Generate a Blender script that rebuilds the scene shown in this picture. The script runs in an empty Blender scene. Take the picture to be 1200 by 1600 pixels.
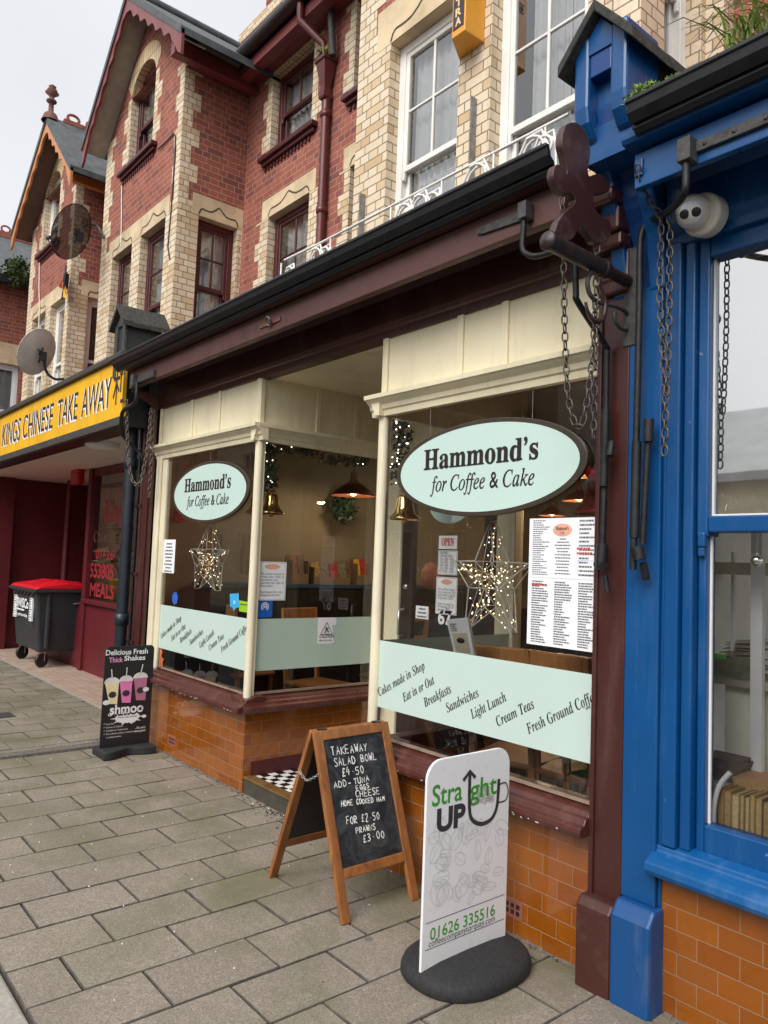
import bpy, bmesh, math, random
from mathutils import Vector, Matrix
random.seed(7)
PI = math.pi
sc = bpy.context.scene
C = sc.collection

# ------------------------------------------------------------------ camera
YAW, PITCH, ROLL = -0.877, 0.0663, 0.0380
FOC = 1180.0
CAM = Vector((0.0, -2.665, 1.6))
_cy, _sy = math.cos(YAW), math.sin(YAW)
_f = Vector((_sy*math.cos(PITCH), _cy*math.cos(PITCH), math.sin(PITCH)))
_r0 = Vector((_cy, -_sy, 0)); _u0 = _r0.cross(_f)
_r = math.cos(ROLL)*_r0 + math.sin(ROLL)*_u0
_u = -math.sin(ROLL)*_r0 + math.cos(ROLL)*_u0
cam_d = bpy.data.cameras.new('camera'); cam = bpy.data.objects.new('camera', cam_d); C.objects.link(cam)
cam.matrix_world = Matrix(((_r.x, _u.x, -_f.x, CAM.x), (_r.y, _u.y, -_f.y, CAM.y), (_r.z, _u.z, -_f.z, CAM.z), (0, 0, 0, 1)))
cam_d.sensor_fit = 'VERTICAL'; cam_d.sensor_height = 36.0; cam_d.lens = 36.0*FOC/1600
cam_d.clip_end = 2000; cam_d.clip_start = 0.05
sc.camera = cam
sc.render.resolution_x, sc.render.resolution_y = 768, 1024

# ------------------------------------------------------------------ world, sun, exposure
SUN_DIR = Vector((0.30, -1.0, 1.0)).normalized()
world = bpy.data.worlds.new('World'); sc.world = world; world.use_nodes = True
wt = world.node_tree; wt.nodes.clear()
wo = wt.nodes.new('ShaderNodeOutputWorld'); bg = wt.nodes.new('ShaderNodeBackground')
sky = wt.nodes.new('ShaderNodeTexSky'); sky.sky_type = 'NISHITA'; sky.sun_disc = False
sky.sun_elevation = math.asin(SUN_DIR.z); sky.sun_rotation = math.atan2(SUN_DIR.x, SUN_DIR.y)
sky.air_density = 1.0; sky.dust_density = 6.0; sky.ozone_density = 1.0
hs = wt.nodes.new('ShaderNodeHueSaturation'); hs.inputs['Saturation'].default_value = 0.10
tcw = wt.nodes.new('ShaderNodeTexCoord'); nzw = wt.nodes.new('ShaderNodeTexNoise'); nzw.inputs['Scale'].default_value = 1.6; nzw.inputs['Detail'].default_value = 4
mrw = wt.nodes.new('ShaderNodeMapRange'); mrw.inputs['From Min'].default_value = 0.3; mrw.inputs['From Max'].default_value = 0.7
mrw.inputs['To Min'].default_value = 0.90; mrw.inputs['To Max'].default_value = 1.08
mxw = wt.nodes.new('ShaderNodeMix'); mxw.data_type = 'RGBA'; mxw.blend_type = 'MULTIPLY'; mxw.inputs[0].default_value = 1.0
wt.links.new(tcw.outputs['Generated'], nzw.inputs['Vector']); wt.links.new(nzw.outputs['Fac'], mrw.inputs['Value'])
wt.links.new(sky.outputs[0], hs.inputs['Color'])
cl_ = wt.nodes.new('ShaderNodeMix'); cl_.data_type = 'RGBA'; cl_.inputs[0].default_value = 0.78; cl_.inputs[7].default_value = (4.0, 4.08, 4.3, 1)   # even cloud over most of the sky
wt.links.new(hs.outputs[0], cl_.inputs[6]); wt.links.new(cl_.outputs[2], mxw.inputs[6]); wt.links.new(mrw.outputs[0], mxw.inputs[7])
wt.links.new(mxw.outputs[2], bg.inputs['Color']); wt.links.new(bg.outputs[0], wo.inputs['Surface'])
bg.inputs['Strength'].default_value = 0.15
sun_d = bpy.data.lights.new('sun', 'SUN'); sun = bpy.data.objects.new('sun', sun_d); C.objects.link(sun)
sun_d.energy = 1.5; sun_d.angle = math.radians(40); sun_d.color = (1.0, 0.97, 0.93)
sun.rotation_euler = SUN_DIR.to_track_quat('Z', 'Y').to_euler(); sun.location = (0, -5, 12)
sc.view_settings.view_transform = 'Standard'; sc.view_settings.look = 'None'
sc.view_settings.exposure = 0.72; sc.view_settings.gamma = 1.0
sc.cycles.use_denoising = True
sc.cycles.max_bounces = 8; sc.cycles.transparent_max_bounces = 16
sc.cycles.caustics_reflective = False; sc.cycles.caustics_refractive = False
sc.cycles.sample_clamp_indirect = 6.0

# ------------------------------------------------------------------ a measured point of the photograph on a plane of the place
def _ray(px, py): return _r*((px-600)/FOC) - _u*((py-800)/FOC) + _f
def at_y(px, py, y=0.0):
    d = _ray(px, py); return CAM + d*((y-CAM.y)/d.y)
def at_x(px, py, x):
    d = _ray(px, py); return CAM + d*((x-CAM.x)/d.x)
def at_z(px, py, z=0.0):
    d = _ray(px, py); return CAM + d*((z-CAM.z)/d.z)

# ------------------------------------------------------------------ materials
def srgb(r, g, b):
    f = lambda c: (c/255/12.92) if c/255 <= 0.04045 else ((c/255+0.055)/1.055)**2.4
    return (f(r), f(g), f(b), 1.0)
def L(c): return (c[0], c[1], c[2], 1.0)
class NT:
    def __init__(s, name):
        s.m = bpy.data.materials.new(name); s.m.use_nodes = True; s.t = s.m.node_tree; s.t.nodes.clear()
        s.out = s.n('ShaderNodeOutputMaterial')
    def n(s, ty, **kw):
        nd = s.t.nodes.new(ty)
        for k, v in kw.items():
            if hasattr(nd, k) and k not in nd.inputs: setattr(nd, k, v)
            else: nd.inputs[k].default_value = v
        return nd
    def l(s, a, b): s.t.links.new(a, b)
    def noise(s, scale, detail=3, rough=0.55, vec=None, dist=0.0):
        if vec is None: vec = s.n('ShaderNodeTexCoord').outputs['Object']
        nd = s.n('ShaderNodeTexNoise', Scale=scale, Detail=detail, Roughness=rough, Distortion=dist); s.l(vec, nd.inputs['Vector']); return nd.outputs['Fac']
    def ramp(s, fac, a, b, lo=0.0, hi=1.0):
        mr = s.n('ShaderNodeMapRange'); mr.inputs['From Min'].default_value = a; mr.inputs['From Max'].default_value = b
        mr.inputs['To Min'].default_value = lo; mr.inputs['To Max'].default_value = hi; s.l(fac, mr.inputs['Value']); return mr.outputs[0]
    def mix(s, fac, a, b, mode='MIX'):
        mx = s.n('ShaderNodeMix', data_type='RGBA', blend_type=mode)
        for i, v in ((0, fac), (6, a), (7, b)):
            if hasattr(v, 'is_output') or isinstance(v, bpy.types.NodeSocket): s.l(v, mx.inputs[i])
            else: mx.inputs[i].default_value = v
        return mx.outputs[2]
    def principled(s, col, rough=0.5, metal=0.0, spec=0.5, bump=None, bstr=0.3, bdist=0.004, coat=0.0):
        p = s.n('ShaderNodeBsdfPrincipled')
        for k, v in (('Base Color', col), ('Roughness', rough), ('Metallic', metal), ('Specular IOR Level', spec), ('Coat Weight', coat)):
            if isinstance(v, bpy.types.NodeSocket): s.l(v, p.inputs[k])
            else: p.inputs[k].default_value = v
        if coat: p.inputs['Coat Roughness'].default_value = 0.06
        if bump is not None:
            b = s.n('ShaderNodeBump'); b.inputs['Strength'].default_value = bstr; b.inputs['Distance'].default_value = bdist
            s.l(bump, b.inputs['Height']); s.l(b.outputs[0], p.inputs['Normal'])
        s.l(p.outputs[0], s.out.inputs[0]); s.p = p; return p
def plain(name, col, rough=0.5, metal=0.0, var=0.15, scale=8.0, bump=0.15, spec=0.5, coat=0.0, bdist=0.002):
    k = NT(name); a = k.noise(scale, 4); fine = k.noise(scale*9, 3)
    c2 = (col[0]*(1-var), col[1]*(1-var), col[2]*(1-var), 1); c3 = (min(1, col[0]*(1+var)), min(1, col[1]*(1+var)), min(1, col[2]*(1+var)), 1)
    cc = k.mix(k.ramp(a, 0.3, 0.7), c2, c3)
    rr = k.ramp(fine, 0.2, 0.8, max(0.02, rough-0.08), min(1, rough+0.1))
    k.principled(cc, rr, metal, spec, fine, bump, bdist, coat); return k.m
def paint(name, col, rough=0.35, dirt=(0.05, 0.04, 0.03, 1), amount=0.25, chips=None, streak=True, spec=0.5):
    k = NT(name); co = k.n('ShaderNodeTexCoord').outputs['Object']
    mp = k.n('ShaderNodeMapping'); mp.inputs['Scale'].default_value = (1, 1, 0.18 if streak else 1); k.l(co, mp.inputs['Vector'])
    a = k.noise(9, 5, 0.65, mp.outputs[0]); b = k.noise(2.2, 3); f = k.noise(60, 3)
    cc = k.mix(k.ramp(b, 0.3, 0.7, 0, 1), (col[0]*0.9, col[1]*0.9, col[2]*0.9, 1), (min(1, col[0]*1.08), min(1, col[1]*1.08), min(1, col[2]*1.08), 1))
    cc = k.mix(k.ramp(a, 0.52, 0.8, 0, amount), cc, dirt)
    if chips is not None:
        ch = k.noise(26, 4, 0.6, None, 0.6); cc = k.mix(k.ramp(ch, 0.715, 0.735), cc, chips)
    k.principled(cc, k.ramp(a, 0.3, 0.8, rough-0.06, rough+0.18), 0, spec, k.noise(30, 4, 0.6, mp.outputs[0]), 0.45, 0.003); return k.m
def bricks(name, c1, c2, mortar, bw=0.233, rh=0.077, ms=0.009, squash=0.5, freq=2, rough=0.85, stain=0.35, coat=0.0, third=None, bump=0.8, bias=0.0, spec=0.3, offset=0.5, wob=0.12, shift=(0, 0, 0)):
    k = NT(name); uv = k.n('ShaderNodeUVMap').outputs[0]
    mp = k.n('ShaderNodeMapping'); mp.inputs['Location'].default_value = shift; k.l(uv, mp.inputs['Vector'])
    wn = k.noise(6, 2, 0.5, None); sub = k.n('ShaderNodeVectorMath', operation='SCALE'); cmb = k.n('ShaderNodeCombineXYZ')
    k.l(k.ramp(wn, 0, 1, -0.01*wob, 0.01*wob), cmb.inputs[0]); k.l(k.ramp(k.noise(7, 2), 0, 1, -0.01*wob, 0.01*wob), cmb.inputs[1])
    add = k.n('ShaderNodeVectorMath', operation='ADD'); k.l(mp.outputs[0], add.inputs[0]); k.l(cmb.outputs[0], add.inputs[1])
    br = k.n('ShaderNodeTexBrick', offset=offset, offset_frequency=2, squash=squash, squash_frequency=freq)
    k.l(add.outputs[0], br.inputs['Vector'])
    for n_, v in (('Color1', c1), ('Color2', c2), ('Mortar', mortar), ('Scale', 1.0), ('Mortar Size', ms/2), ('Mortar Smooth', 0.15), ('Bias', bias), ('Brick Width', bw), ('Row Height', rh)): br.inputs[n_].default_value = v
    cc = br.outputs['Color']
    # the same bond again with other colours, so that bricks differ one by one
    if third is not None:
        br2 = k.n('ShaderNodeTexBrick', offset=offset, offset_frequency=2, squash=squash, squash_frequency=freq); k.l(add.outputs[0], br2.inputs['Vector'])
        for n_, v in (('Color1', (0, 0, 0, 1)), ('Color2', (1, 1, 1, 1)), ('Mortar', (0, 0, 0, 1)), ('Scale', 1.0), ('Mortar Size', ms/2), ('Mortar Smooth', 0.15), ('Brick Width', bw), ('Row Height', rh)): br2.inputs[n_].default_value = v
        cc = k.mix(k.ramp(br2.outputs['Color'], 0.72, 0.95, 0, 0.85), cc, third)
    big = k.noise(0.9, 5, 0.6); sm = k.noise(38, 4)
    cc = k.mix(k.ramp(big, 0.45, 0.8, 0, stain), cc, (c1[0]*0.35, c1[1]*0.33, c1[2]*0.33, 1))
    cc = k.mix(k.ramp(sm, 0.3, 0.75, 0, 0.3), cc, (c1[0]*0.6, c1[1]*0.55, c1[2]*0.55, 1))
    stm = k.n('ShaderNodeMapping'); stm.inputs['Scale'].default_value = (5, 5, 0.35); k.l(k.n('ShaderNodeTexCoord').outputs['Object'], stm.inputs['Vector'])
    cc = k.mix(k.ramp(k.noise(1.0, 5, 0.7, stm.outputs[0]), 0.52, 0.78, 0, 0.5 if stain > 0.26 else 0.25), cc, (c1[0]*0.42, c1[1]*0.40, c1[2]*0.38, 1))
    inv = k.n('ShaderNodeMath', operation='MULTIPLY_ADD'); k.l(br.outputs['Fac'], inv.inputs[0]); inv.inputs[1].default_value = -1.0
    k.l(k.ramp(sm, 0, 1, 0.9, 1.1), inv.inputs[2])
    rr = k.ramp(br.outputs['Fac'], 0, 1, rough, 0.9)
    k.principled(cc, rr, 0, spec, inv.outputs[0], bump, 0.006, coat); return k.m
def glass(name, tint=(0.9, 0.93, 0.92), refl=1.0, rough=0.02):
    k = NT(name); tr = k.n('ShaderNodeBsdfTransparent', Color=L(tint)); gl = k.n('ShaderNodeBsdfGlossy', Roughness=rough); gl.inputs['Color'].default_value = (1, 1, 1, 1)
    lw = k.n('ShaderNodeFresnel', IOR=1.5); mm = k.n('ShaderNodeMath', operation='MULTIPLY_ADD'); mm.inputs[1].default_value = 1.25*refl; mm.inputs[2].default_value = 0.02; k.l(lw.outputs[0], mm.inputs[0])
    nb = k.n('ShaderNodeBump', Strength=0.06, Distance=0.01); k.l(k.noise(1.7, 2), nb.inputs['Height']); k.l(nb.outputs[0], gl.inputs['Normal'])
    mx = k.n('ShaderNodeMixShader'); k.l(mm.outputs[0], mx.inputs[0]); k.l(tr.outputs[0], mx.inputs[1]); k.l(gl.outputs[0], mx.inputs[2]); k.l(mx.outputs[0], k.out.inputs[0]); return k.m
def fabric(name, col, clear=0.25):
    k = NT(name); d = k.n('ShaderNodeBsdfDiffuse', Color=col); t = k.n('ShaderNodeBsdfTranslucent', Color=col); tr = k.n('ShaderNodeBsdfTransparent')
    m1 = k.n('ShaderNodeMixShader'); m1.inputs[0].default_value = 0.12; k.l(d.outputs[0], m1.inputs[1]); k.l(t.outputs[0], m1.inputs[2])
    m2 = k.n('ShaderNodeMixShader'); k.l(k.ramp(k.noise(14, 4, 0.7), 0.35, 0.7, clear*0.4, clear*1.5), m2.inputs[0]); k.l(m1.outputs[0], m2.inputs[1]); k.l(tr.outputs[0], m2.inputs[2]); k.l(m2.outputs[0], k.out.inputs[0]); return k.m
def emit(name, col, strength):
    k = NT(name); e = k.n('ShaderNodeEmission', Color=L(col), Strength=strength); k.l(e.outputs[0], k.out.inputs[0]); return k.m
def pavers_mat(name):
    k = NT(name); geo = k.n('ShaderNodeNewGeometry'); ri = geo.outputs['Random Per Island']
    base = k.mix(ri, (0.30, 0.252, 0.20, 1), (0.40, 0.342, 0.278, 1))
    hs_ = k.n('ShaderNodeTexVoronoi', Scale=190.0); k.l(k.n('ShaderNodeTexCoord').outputs['Object'], hs_.inputs['Vector'])
    sp = k.n('ShaderNodeSeparateColor'); k.l(hs_.outputs['Color'], sp.inputs[0])
    base = k.mix(k.ramp(sp.outputs[0], 0.0, 1.0, 0, 0.75), base, (0.15, 0.125, 0.10, 1))
    base = k.mix(k.ramp(sp.outputs[1], 0.86, 0.93, 0, 0.5), base, (0.50, 0.46, 0.40, 1))
    base = k.mix(k.ramp(k.noise(22, 5, 0.7), 0.35, 0.7, 0.35, 0), base, (0.17, 0.14, 0.115, 1))
    patch = k.noise(1.1, 5, 0.65); base = k.mix(k.ramp(patch, 0.48, 0.72, 0, 0.42), base, (0.17, 0.145, 0.12, 1))
    green = k.noise(1.9, 4, 0.6, None, 0.4); sepx = k.n('ShaderNodeSeparateXYZ'); k.l(k.n('ShaderNodeTexCoord').outputs['Object'], sepx.inputs[0])
    near = k.ramp(sepx.outputs[1], -1.1, 0.0, 0, 1); gm = k.n('ShaderNodeMath', operation='MULTIPLY'); k.l(near, gm.inputs[0]); k.l(k.ramp(green, 0.42, 0.66, 0, 0.75), gm.inputs[1])
    base = k.mix(gm.outputs[0], base, (0.13, 0.125, 0.06, 1))
    gum = k.n('ShaderNodeTexVoronoi', Scale=2.6); k.l(k.n('ShaderNodeTexCoord').outputs['Object'], gum.inputs['Vector'])
    base = k.mix(k.ramp(gum.outputs['Distance'], 0.045, 0.06, 0.8, 0.0), base, (0.13, 0.12, 0.11, 1))
    k.principled(base, 0.85, 0, 0.3, k.noise(150, 3), 0.5, 0.003); return k.m

M = {}
M['paver'] = pavers_mat('paver_concrete')
M['joint'] = plain('joint_dirt', (0.105, 0.090, 0.072, 1), 0.95, var=0.4, scale=20)
M['asphalt'] = plain('asphalt', (0.05, 0.05, 0.052, 1), 0.9, var=0.25, scale=40, bump=0.5)
M['kerb'] = plain('kerb_granite', (0.36, 0.33, 0.29, 1), 0.8, var=0.2, scale=60, bump=0.4)
M['red'] = bricks('red_brick', srgb(168, 102, 84), srgb(144, 82, 70), srgb(194, 162, 142), ms=0.008, third=srgb(122, 78, 76), stain=0.3)
M['cream'] = bricks('cream_brick', srgb(234, 217, 190), srgb(222, 202, 170), srgb(128, 110, 88), ms=0.010, third=srgb(205, 172, 128), stain=0.30)
M['soldier'] = bricks('cream_soldier_brick', srgb(232, 210, 172), srgb(214, 186, 142), srgb(96, 80, 66), bw=0.077, rh=0.4, ms=0.010, squash=1.0, offset=0.0, stain=0.35)
M['tile'] = bricks('amber_glazed_tile', srgb(156, 88, 22), srgb(136, 72, 16), srgb(146, 114, 84), bw=0.1515, rh=0.0791, ms=0.004, squash=1.0, freq=1, rough=0.16, stain=0.25, third=srgb(140, 70, 18), bump=0.5, spec=0.6, wob=0.0, shift=(0.018, 0.006, 0), coat=0.6)
M['stone'] = plain('bath_stone', srgb(205, 184, 150), 0.85, var=0.22, scale=3.5, bump=0.3)
M['cut'] = plain('stone_groove_brown', srgb(84, 70, 56), 0.9)  # dark brown of the flat ribbons that draw the lintel grooves
M['brown'] = paint('brown_paint', srgb(68, 34, 30), 0.34, dirt=srgb(120, 92, 84), amount=0.35)
M['brown_worn'] = paint('brown_paint_weathered', srgb(88, 56, 52), 0.5, dirt=srgb(70, 44, 40), amount=0.7, chips=srgb(150, 128, 118), streak=False)
M['sillbrown'] = paint('brown_sill_paint', srgb(82, 42, 36), 0.3, dirt=srgb(140, 100, 88), amount=0.4, chips=srgb(160, 120, 105))
M['creamp'] = paint('cream_paint', srgb(232, 222, 190), 0.38, dirt=srgb(170, 150, 112), amount=0.4)
M['creamold'] = paint('cream_paint_chipped', srgb(230, 220, 192), 0.42, dirt=srgb(160, 140, 110), amount=0.45, chips=srgb(150, 130, 105))
M['blue'] = paint('blue_paint', srgb(8, 74, 130), 0.3, dirt=srgb(64, 106, 152), amount=0.4, chips=srgb(104, 124, 150))
M['bluechip'] = paint('blue_paint_chipped', srgb(14, 84, 142), 0.33, dirt=srgb(90, 132, 180), amount=0.5, chips=srgb(150, 160, 168))
M['black'] = plain('black_gutter_paint', (0.012, 0.013, 0.015, 1), 0.32, var=0.4, scale=14, bump=0.3)
M['iron'] = plain('black_ironwork', (0.016, 0.016, 0.018, 1), 0.45, var=0.5, scale=30, bump=0.8, metal=0.3)
M['grey_iron'] = plain('weathered_ironwork', (0.07, 0.068, 0.065, 1), 0.6, var=0.4, scale=40, bump=0.8, metal=0.3)
M['chain'] = plain('rusty_chain_steel', (0.16, 0.135, 0.115, 1), 0.5, var=0.45, scale=60, metal=0.6)
M['maroon'] = paint('maroon_paint', srgb(98, 26, 34), 0.45, dirt=srgb(60, 20, 24), amount=0.5)
M['maroonf'] = paint('maroon_window_paint', srgb(78, 26, 29), 0.4, dirt=srgb(60, 24, 26), amount=0.4)
M['white'] = paint('white_paint', srgb(232, 230, 224), 0.4, dirt=srgb(176, 168, 152), amount=0.35)
M['upvc'] = plain('white_plastic', (0.78, 0.79, 0.8, 1), 0.3, var=0.04)
M['glass'] = glass('window_glass', (0.95, 0.96, 0.96), 2.2)
M['shopglass'] = glass('shop_window_glass', (0.985, 0.99, 0.985), 0.78, 0.01)
M['net'] = fabric('net_curtain', (0.94, 0.94, 0.92, 1), 0.08)
M['darkroom'] = plain('painted_room_dark', (0.05, 0.047, 0.043, 1), 0.9)  # near-black colour stands in for the unlit depth of the rooms
M['slate'] = plain('roof_slate', (0.075, 0.082, 0.085, 1), 0.6, var=0.4, scale=6, bump=0.6)
M['lead'] = plain('roof_lead', (0.16, 0.16, 0.165, 1), 0.6, var=0.2)
M['felt'] = plain('mossy_felt', (0.055, 0.054, 0.045, 1), 0.95, var=0.5, scale=35, bump=1.0, bdist=0.006)
M['terra'] = plain('terracotta', srgb(150, 86, 70), 0.8, var=0.2)
M['barge_red'] = paint('bargeboard_maroon', srgb(124, 58, 58), 0.4, dirt=srgb(90, 40, 44), amount=0.5)
M['barge_ora'] = paint('bargeboard_ochre', srgb(196, 128, 74), 0.45, dirt=srgb(130, 84, 54), amount=0.4)
M['soffit'] = plain('soffit_render', srgb(168, 158, 144), 0.85, var=0.12)
M['mint'] = plain('mint_frosted_film', srgb(196, 216, 207), 0.35, var=0.025, scale=2, bump=0.02)
M['mintret'] = plain('grey_frosted_film', srgb(184, 204, 190), 0.5, var=0.03, scale=2, bump=0.02)
M['ink'] = plain('dark_brown_lettering', (0.022, 0.016, 0.013, 1), 0.4, var=0.1)
M['oval'] = plain('mint_sign_face', srgb(198, 222, 214), 0.2, var=0.02, scale=2, bump=0.02)
M['ovalrim'] = plain('dark_sign_rim', (0.05, 0.038, 0.026, 1), 0.35, var=0.2)
M['wood'] = None
def wood(name, a, b, rough=0.5, scale=(1, 1, 1)):
    k = NT(name); co = k.n('ShaderNodeTexCoord').outputs['Object']; mp = k.n('ShaderNodeMapping'); mp.inputs['Scale'].default_value = scale; k.l(co, mp.inputs['Vector'])
    n1 = k.noise(14, 6, 0.65, mp.outputs[0], 1.2); n2 = k.noise(60, 4, 0.6, mp.outputs[0])
    cc = k.mix(k.ramp(n1, 0.3, 0.7), a, b); cc = k.mix(k.ramp(n2, 0.6, 0.75, 0, 0.5), cc, (a[0]*0.3, a[1]*0.3, a[2]*0.3, 1))
    wear = k.noise(5, 5, 0.7); cc = k.mix(k.ramp(wear, 0.62, 0.75, 0, 0.45), cc, (min(1, b[0]*1.5), min(1, b[1]*1.6), min(1, b[2]*1.9), 1))
    k.principled(cc, rough, 0, 0.4, n2, 0.4, 0.002); return k.m
M['wood'] = wood('board_oak', srgb(112, 68, 38), srgb(168, 110, 62), 0.5, (1, 1, 0.10))
M['pine'] = wood('chair_beech', srgb(168, 112, 62), srgb(196, 140, 84), 0.4, (1, 1, 0.2))
M['darkwood'] = plain('dark_panel_wood', srgb(46, 32, 28), 0.45, var=0.3)
M['beige'] = plain('beige_plaster', srgb(146, 136, 118), 0.8, var=0.08, scale=2)
M['paper'] = plain('white_paper', (0.88, 0.89, 0.91, 1), 0.6, var=0.04, scale=3)
M['print'] = plain('grey_print', (0.11, 0.11, 0.13, 1), 0.7)
M['printred'] = plain('red_print', srgb(190, 50, 50), 0.6)
M['salmon'] = plain('salmon_badge', srgb(232, 170, 145), 0.5)
M['pblack'] = plain('black_plastic', (0.018, 0.018, 0.02, 1), 0.4, var=0.2)
M['rubber'] = plain('speckled_rubber', (0.022, 0.022, 0.023, 1), 0.75, var=0.4, scale=70, bump=0.7)
M['signwhite'] = plain('white_sign_panel', (0.83, 0.83, 0.84, 1), 0.3, var=0.02, scale=3, bump=0.03)
M['green'] = plain('green_print', srgb(62, 152, 44), 0.4)
M['char'] = plain('charcoal_print', (0.035, 0.035, 0.04, 1), 0.5)
M['palegrey'] = plain('pale_grey_print', (0.60, 0.60, 0.61, 1), 0.4, var=0.03)
M['yellow'] = paint('yellow_sign_paint', srgb(244, 186, 34), 0.4, dirt=srgb(160, 124, 50), amount=0.55)
M['navy'] = plain('navy_lettering', (0.018, 0.02, 0.035, 1), 0.4)
M['gold'] = plain('gold_foil', (0.83, 0.56, 0.22, 1), 0.18, metal=1.0, var=0.1)
M['redgloss'] = plain('red_gloss_plastic', srgb(180, 24, 40), 0.25, var=0.1)
M['binred'] = plain('red_bin_lid', srgb(214, 24, 40), 0.4, var=0.08)
M['binblack'] = plain('charcoal_bin_plastic', (0.026, 0.03, 0.036, 1), 0.45, var=0.2, scale=3)
M['steel'] = plain('zinc_steel', (0.55, 0.55, 0.55, 1), 0.35, metal=0.9)
M['silver'] = plain('mirror_bauble', (0.85, 0.85, 0.85, 1), 0.04, metal=1.0, var=0.02, bump=0.0)
M['led'] = emit('warm_led', (1.0, 0.80, 0.48), 2.2)
M['bulb'] = emit('lamp_bulb', (1.0, 0.62, 0.25), 9.0)
M['wirew'] = plain('white_wire', (0.75, 0.72, 0.66, 1), 0.4)
M['leaf'] = plain('leaf_green', (0.06, 0.10, 0.025, 1), 0.6, var=0.4, scale=40)
M['grassm'] = plain('grass_green', (0.28, 0.38, 0.09, 1), 0.6, var=0.4, scale=30)
M['moss'] = plain('moss_green', (0.19, 0.28, 0.06, 1), 0.9, var=0.4, scale=60)
M['fir'] = plain('fir_tinsel', (0.012, 0.035, 0.02, 1), 0.5, var=0.4, scale=60)
M['copper'] = plain('copper_shade', (0.30, 0.11, 0.06, 1), 0.35, metal=0.6)
M['chalkboard'] = None
def chalk_mat():
    k = NT('chalkboard_slate'); n1 = k.noise(9, 5, 0.7, None, 1.5); n2 = k.noise(3, 3)
    cc = k.mix(k.ramp(n1, 0.42, 0.72, 0, 0.8), (0.014, 0.016, 0.019, 1), (0.085, 0.095, 0.105, 1)); k.principled(cc, 0.7, 0, 0.3); return k.m
M['chalkboard'] = chalk_mat()
M['chalk'] = plain('white_chalk', (0.80, 0.80, 0.78, 1), 0.95, var=0.25, scale=120)
M['fig'] = paint('brown_figure_paint', srgb(66, 40, 38), 0.32, dirt=srgb(104, 92, 88), amount=0.7, streak=False)
M['floor_tile'] = bricks('pink_floor_tile', srgb(190, 170, 152), srgb(172, 150, 134), srgb(140, 122, 108), bw=0.10, rh=0.10, ms=0.006, squash=1.0, offset=0.0, rough=0.6, stain=0.3, bump=0.3)
def checker():
    k = NT('checker_tile'); uv = k.n('ShaderNodeUVMap').outputs[0]; ch = k.n('ShaderNodeTexChecker', Scale=1/0.062); k.l(uv, ch.inputs['Vector'])
    ch.inputs['Color1'].default_value = (0.80, 0.79, 0.75, 1); ch.inputs['Color2'].default_value = (0.012, 0.012, 0.013, 1)
    k.principled(ch.outputs['Color'], 0.3, 0, 0.5); return k.m
M['checker'] = checker()

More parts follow.
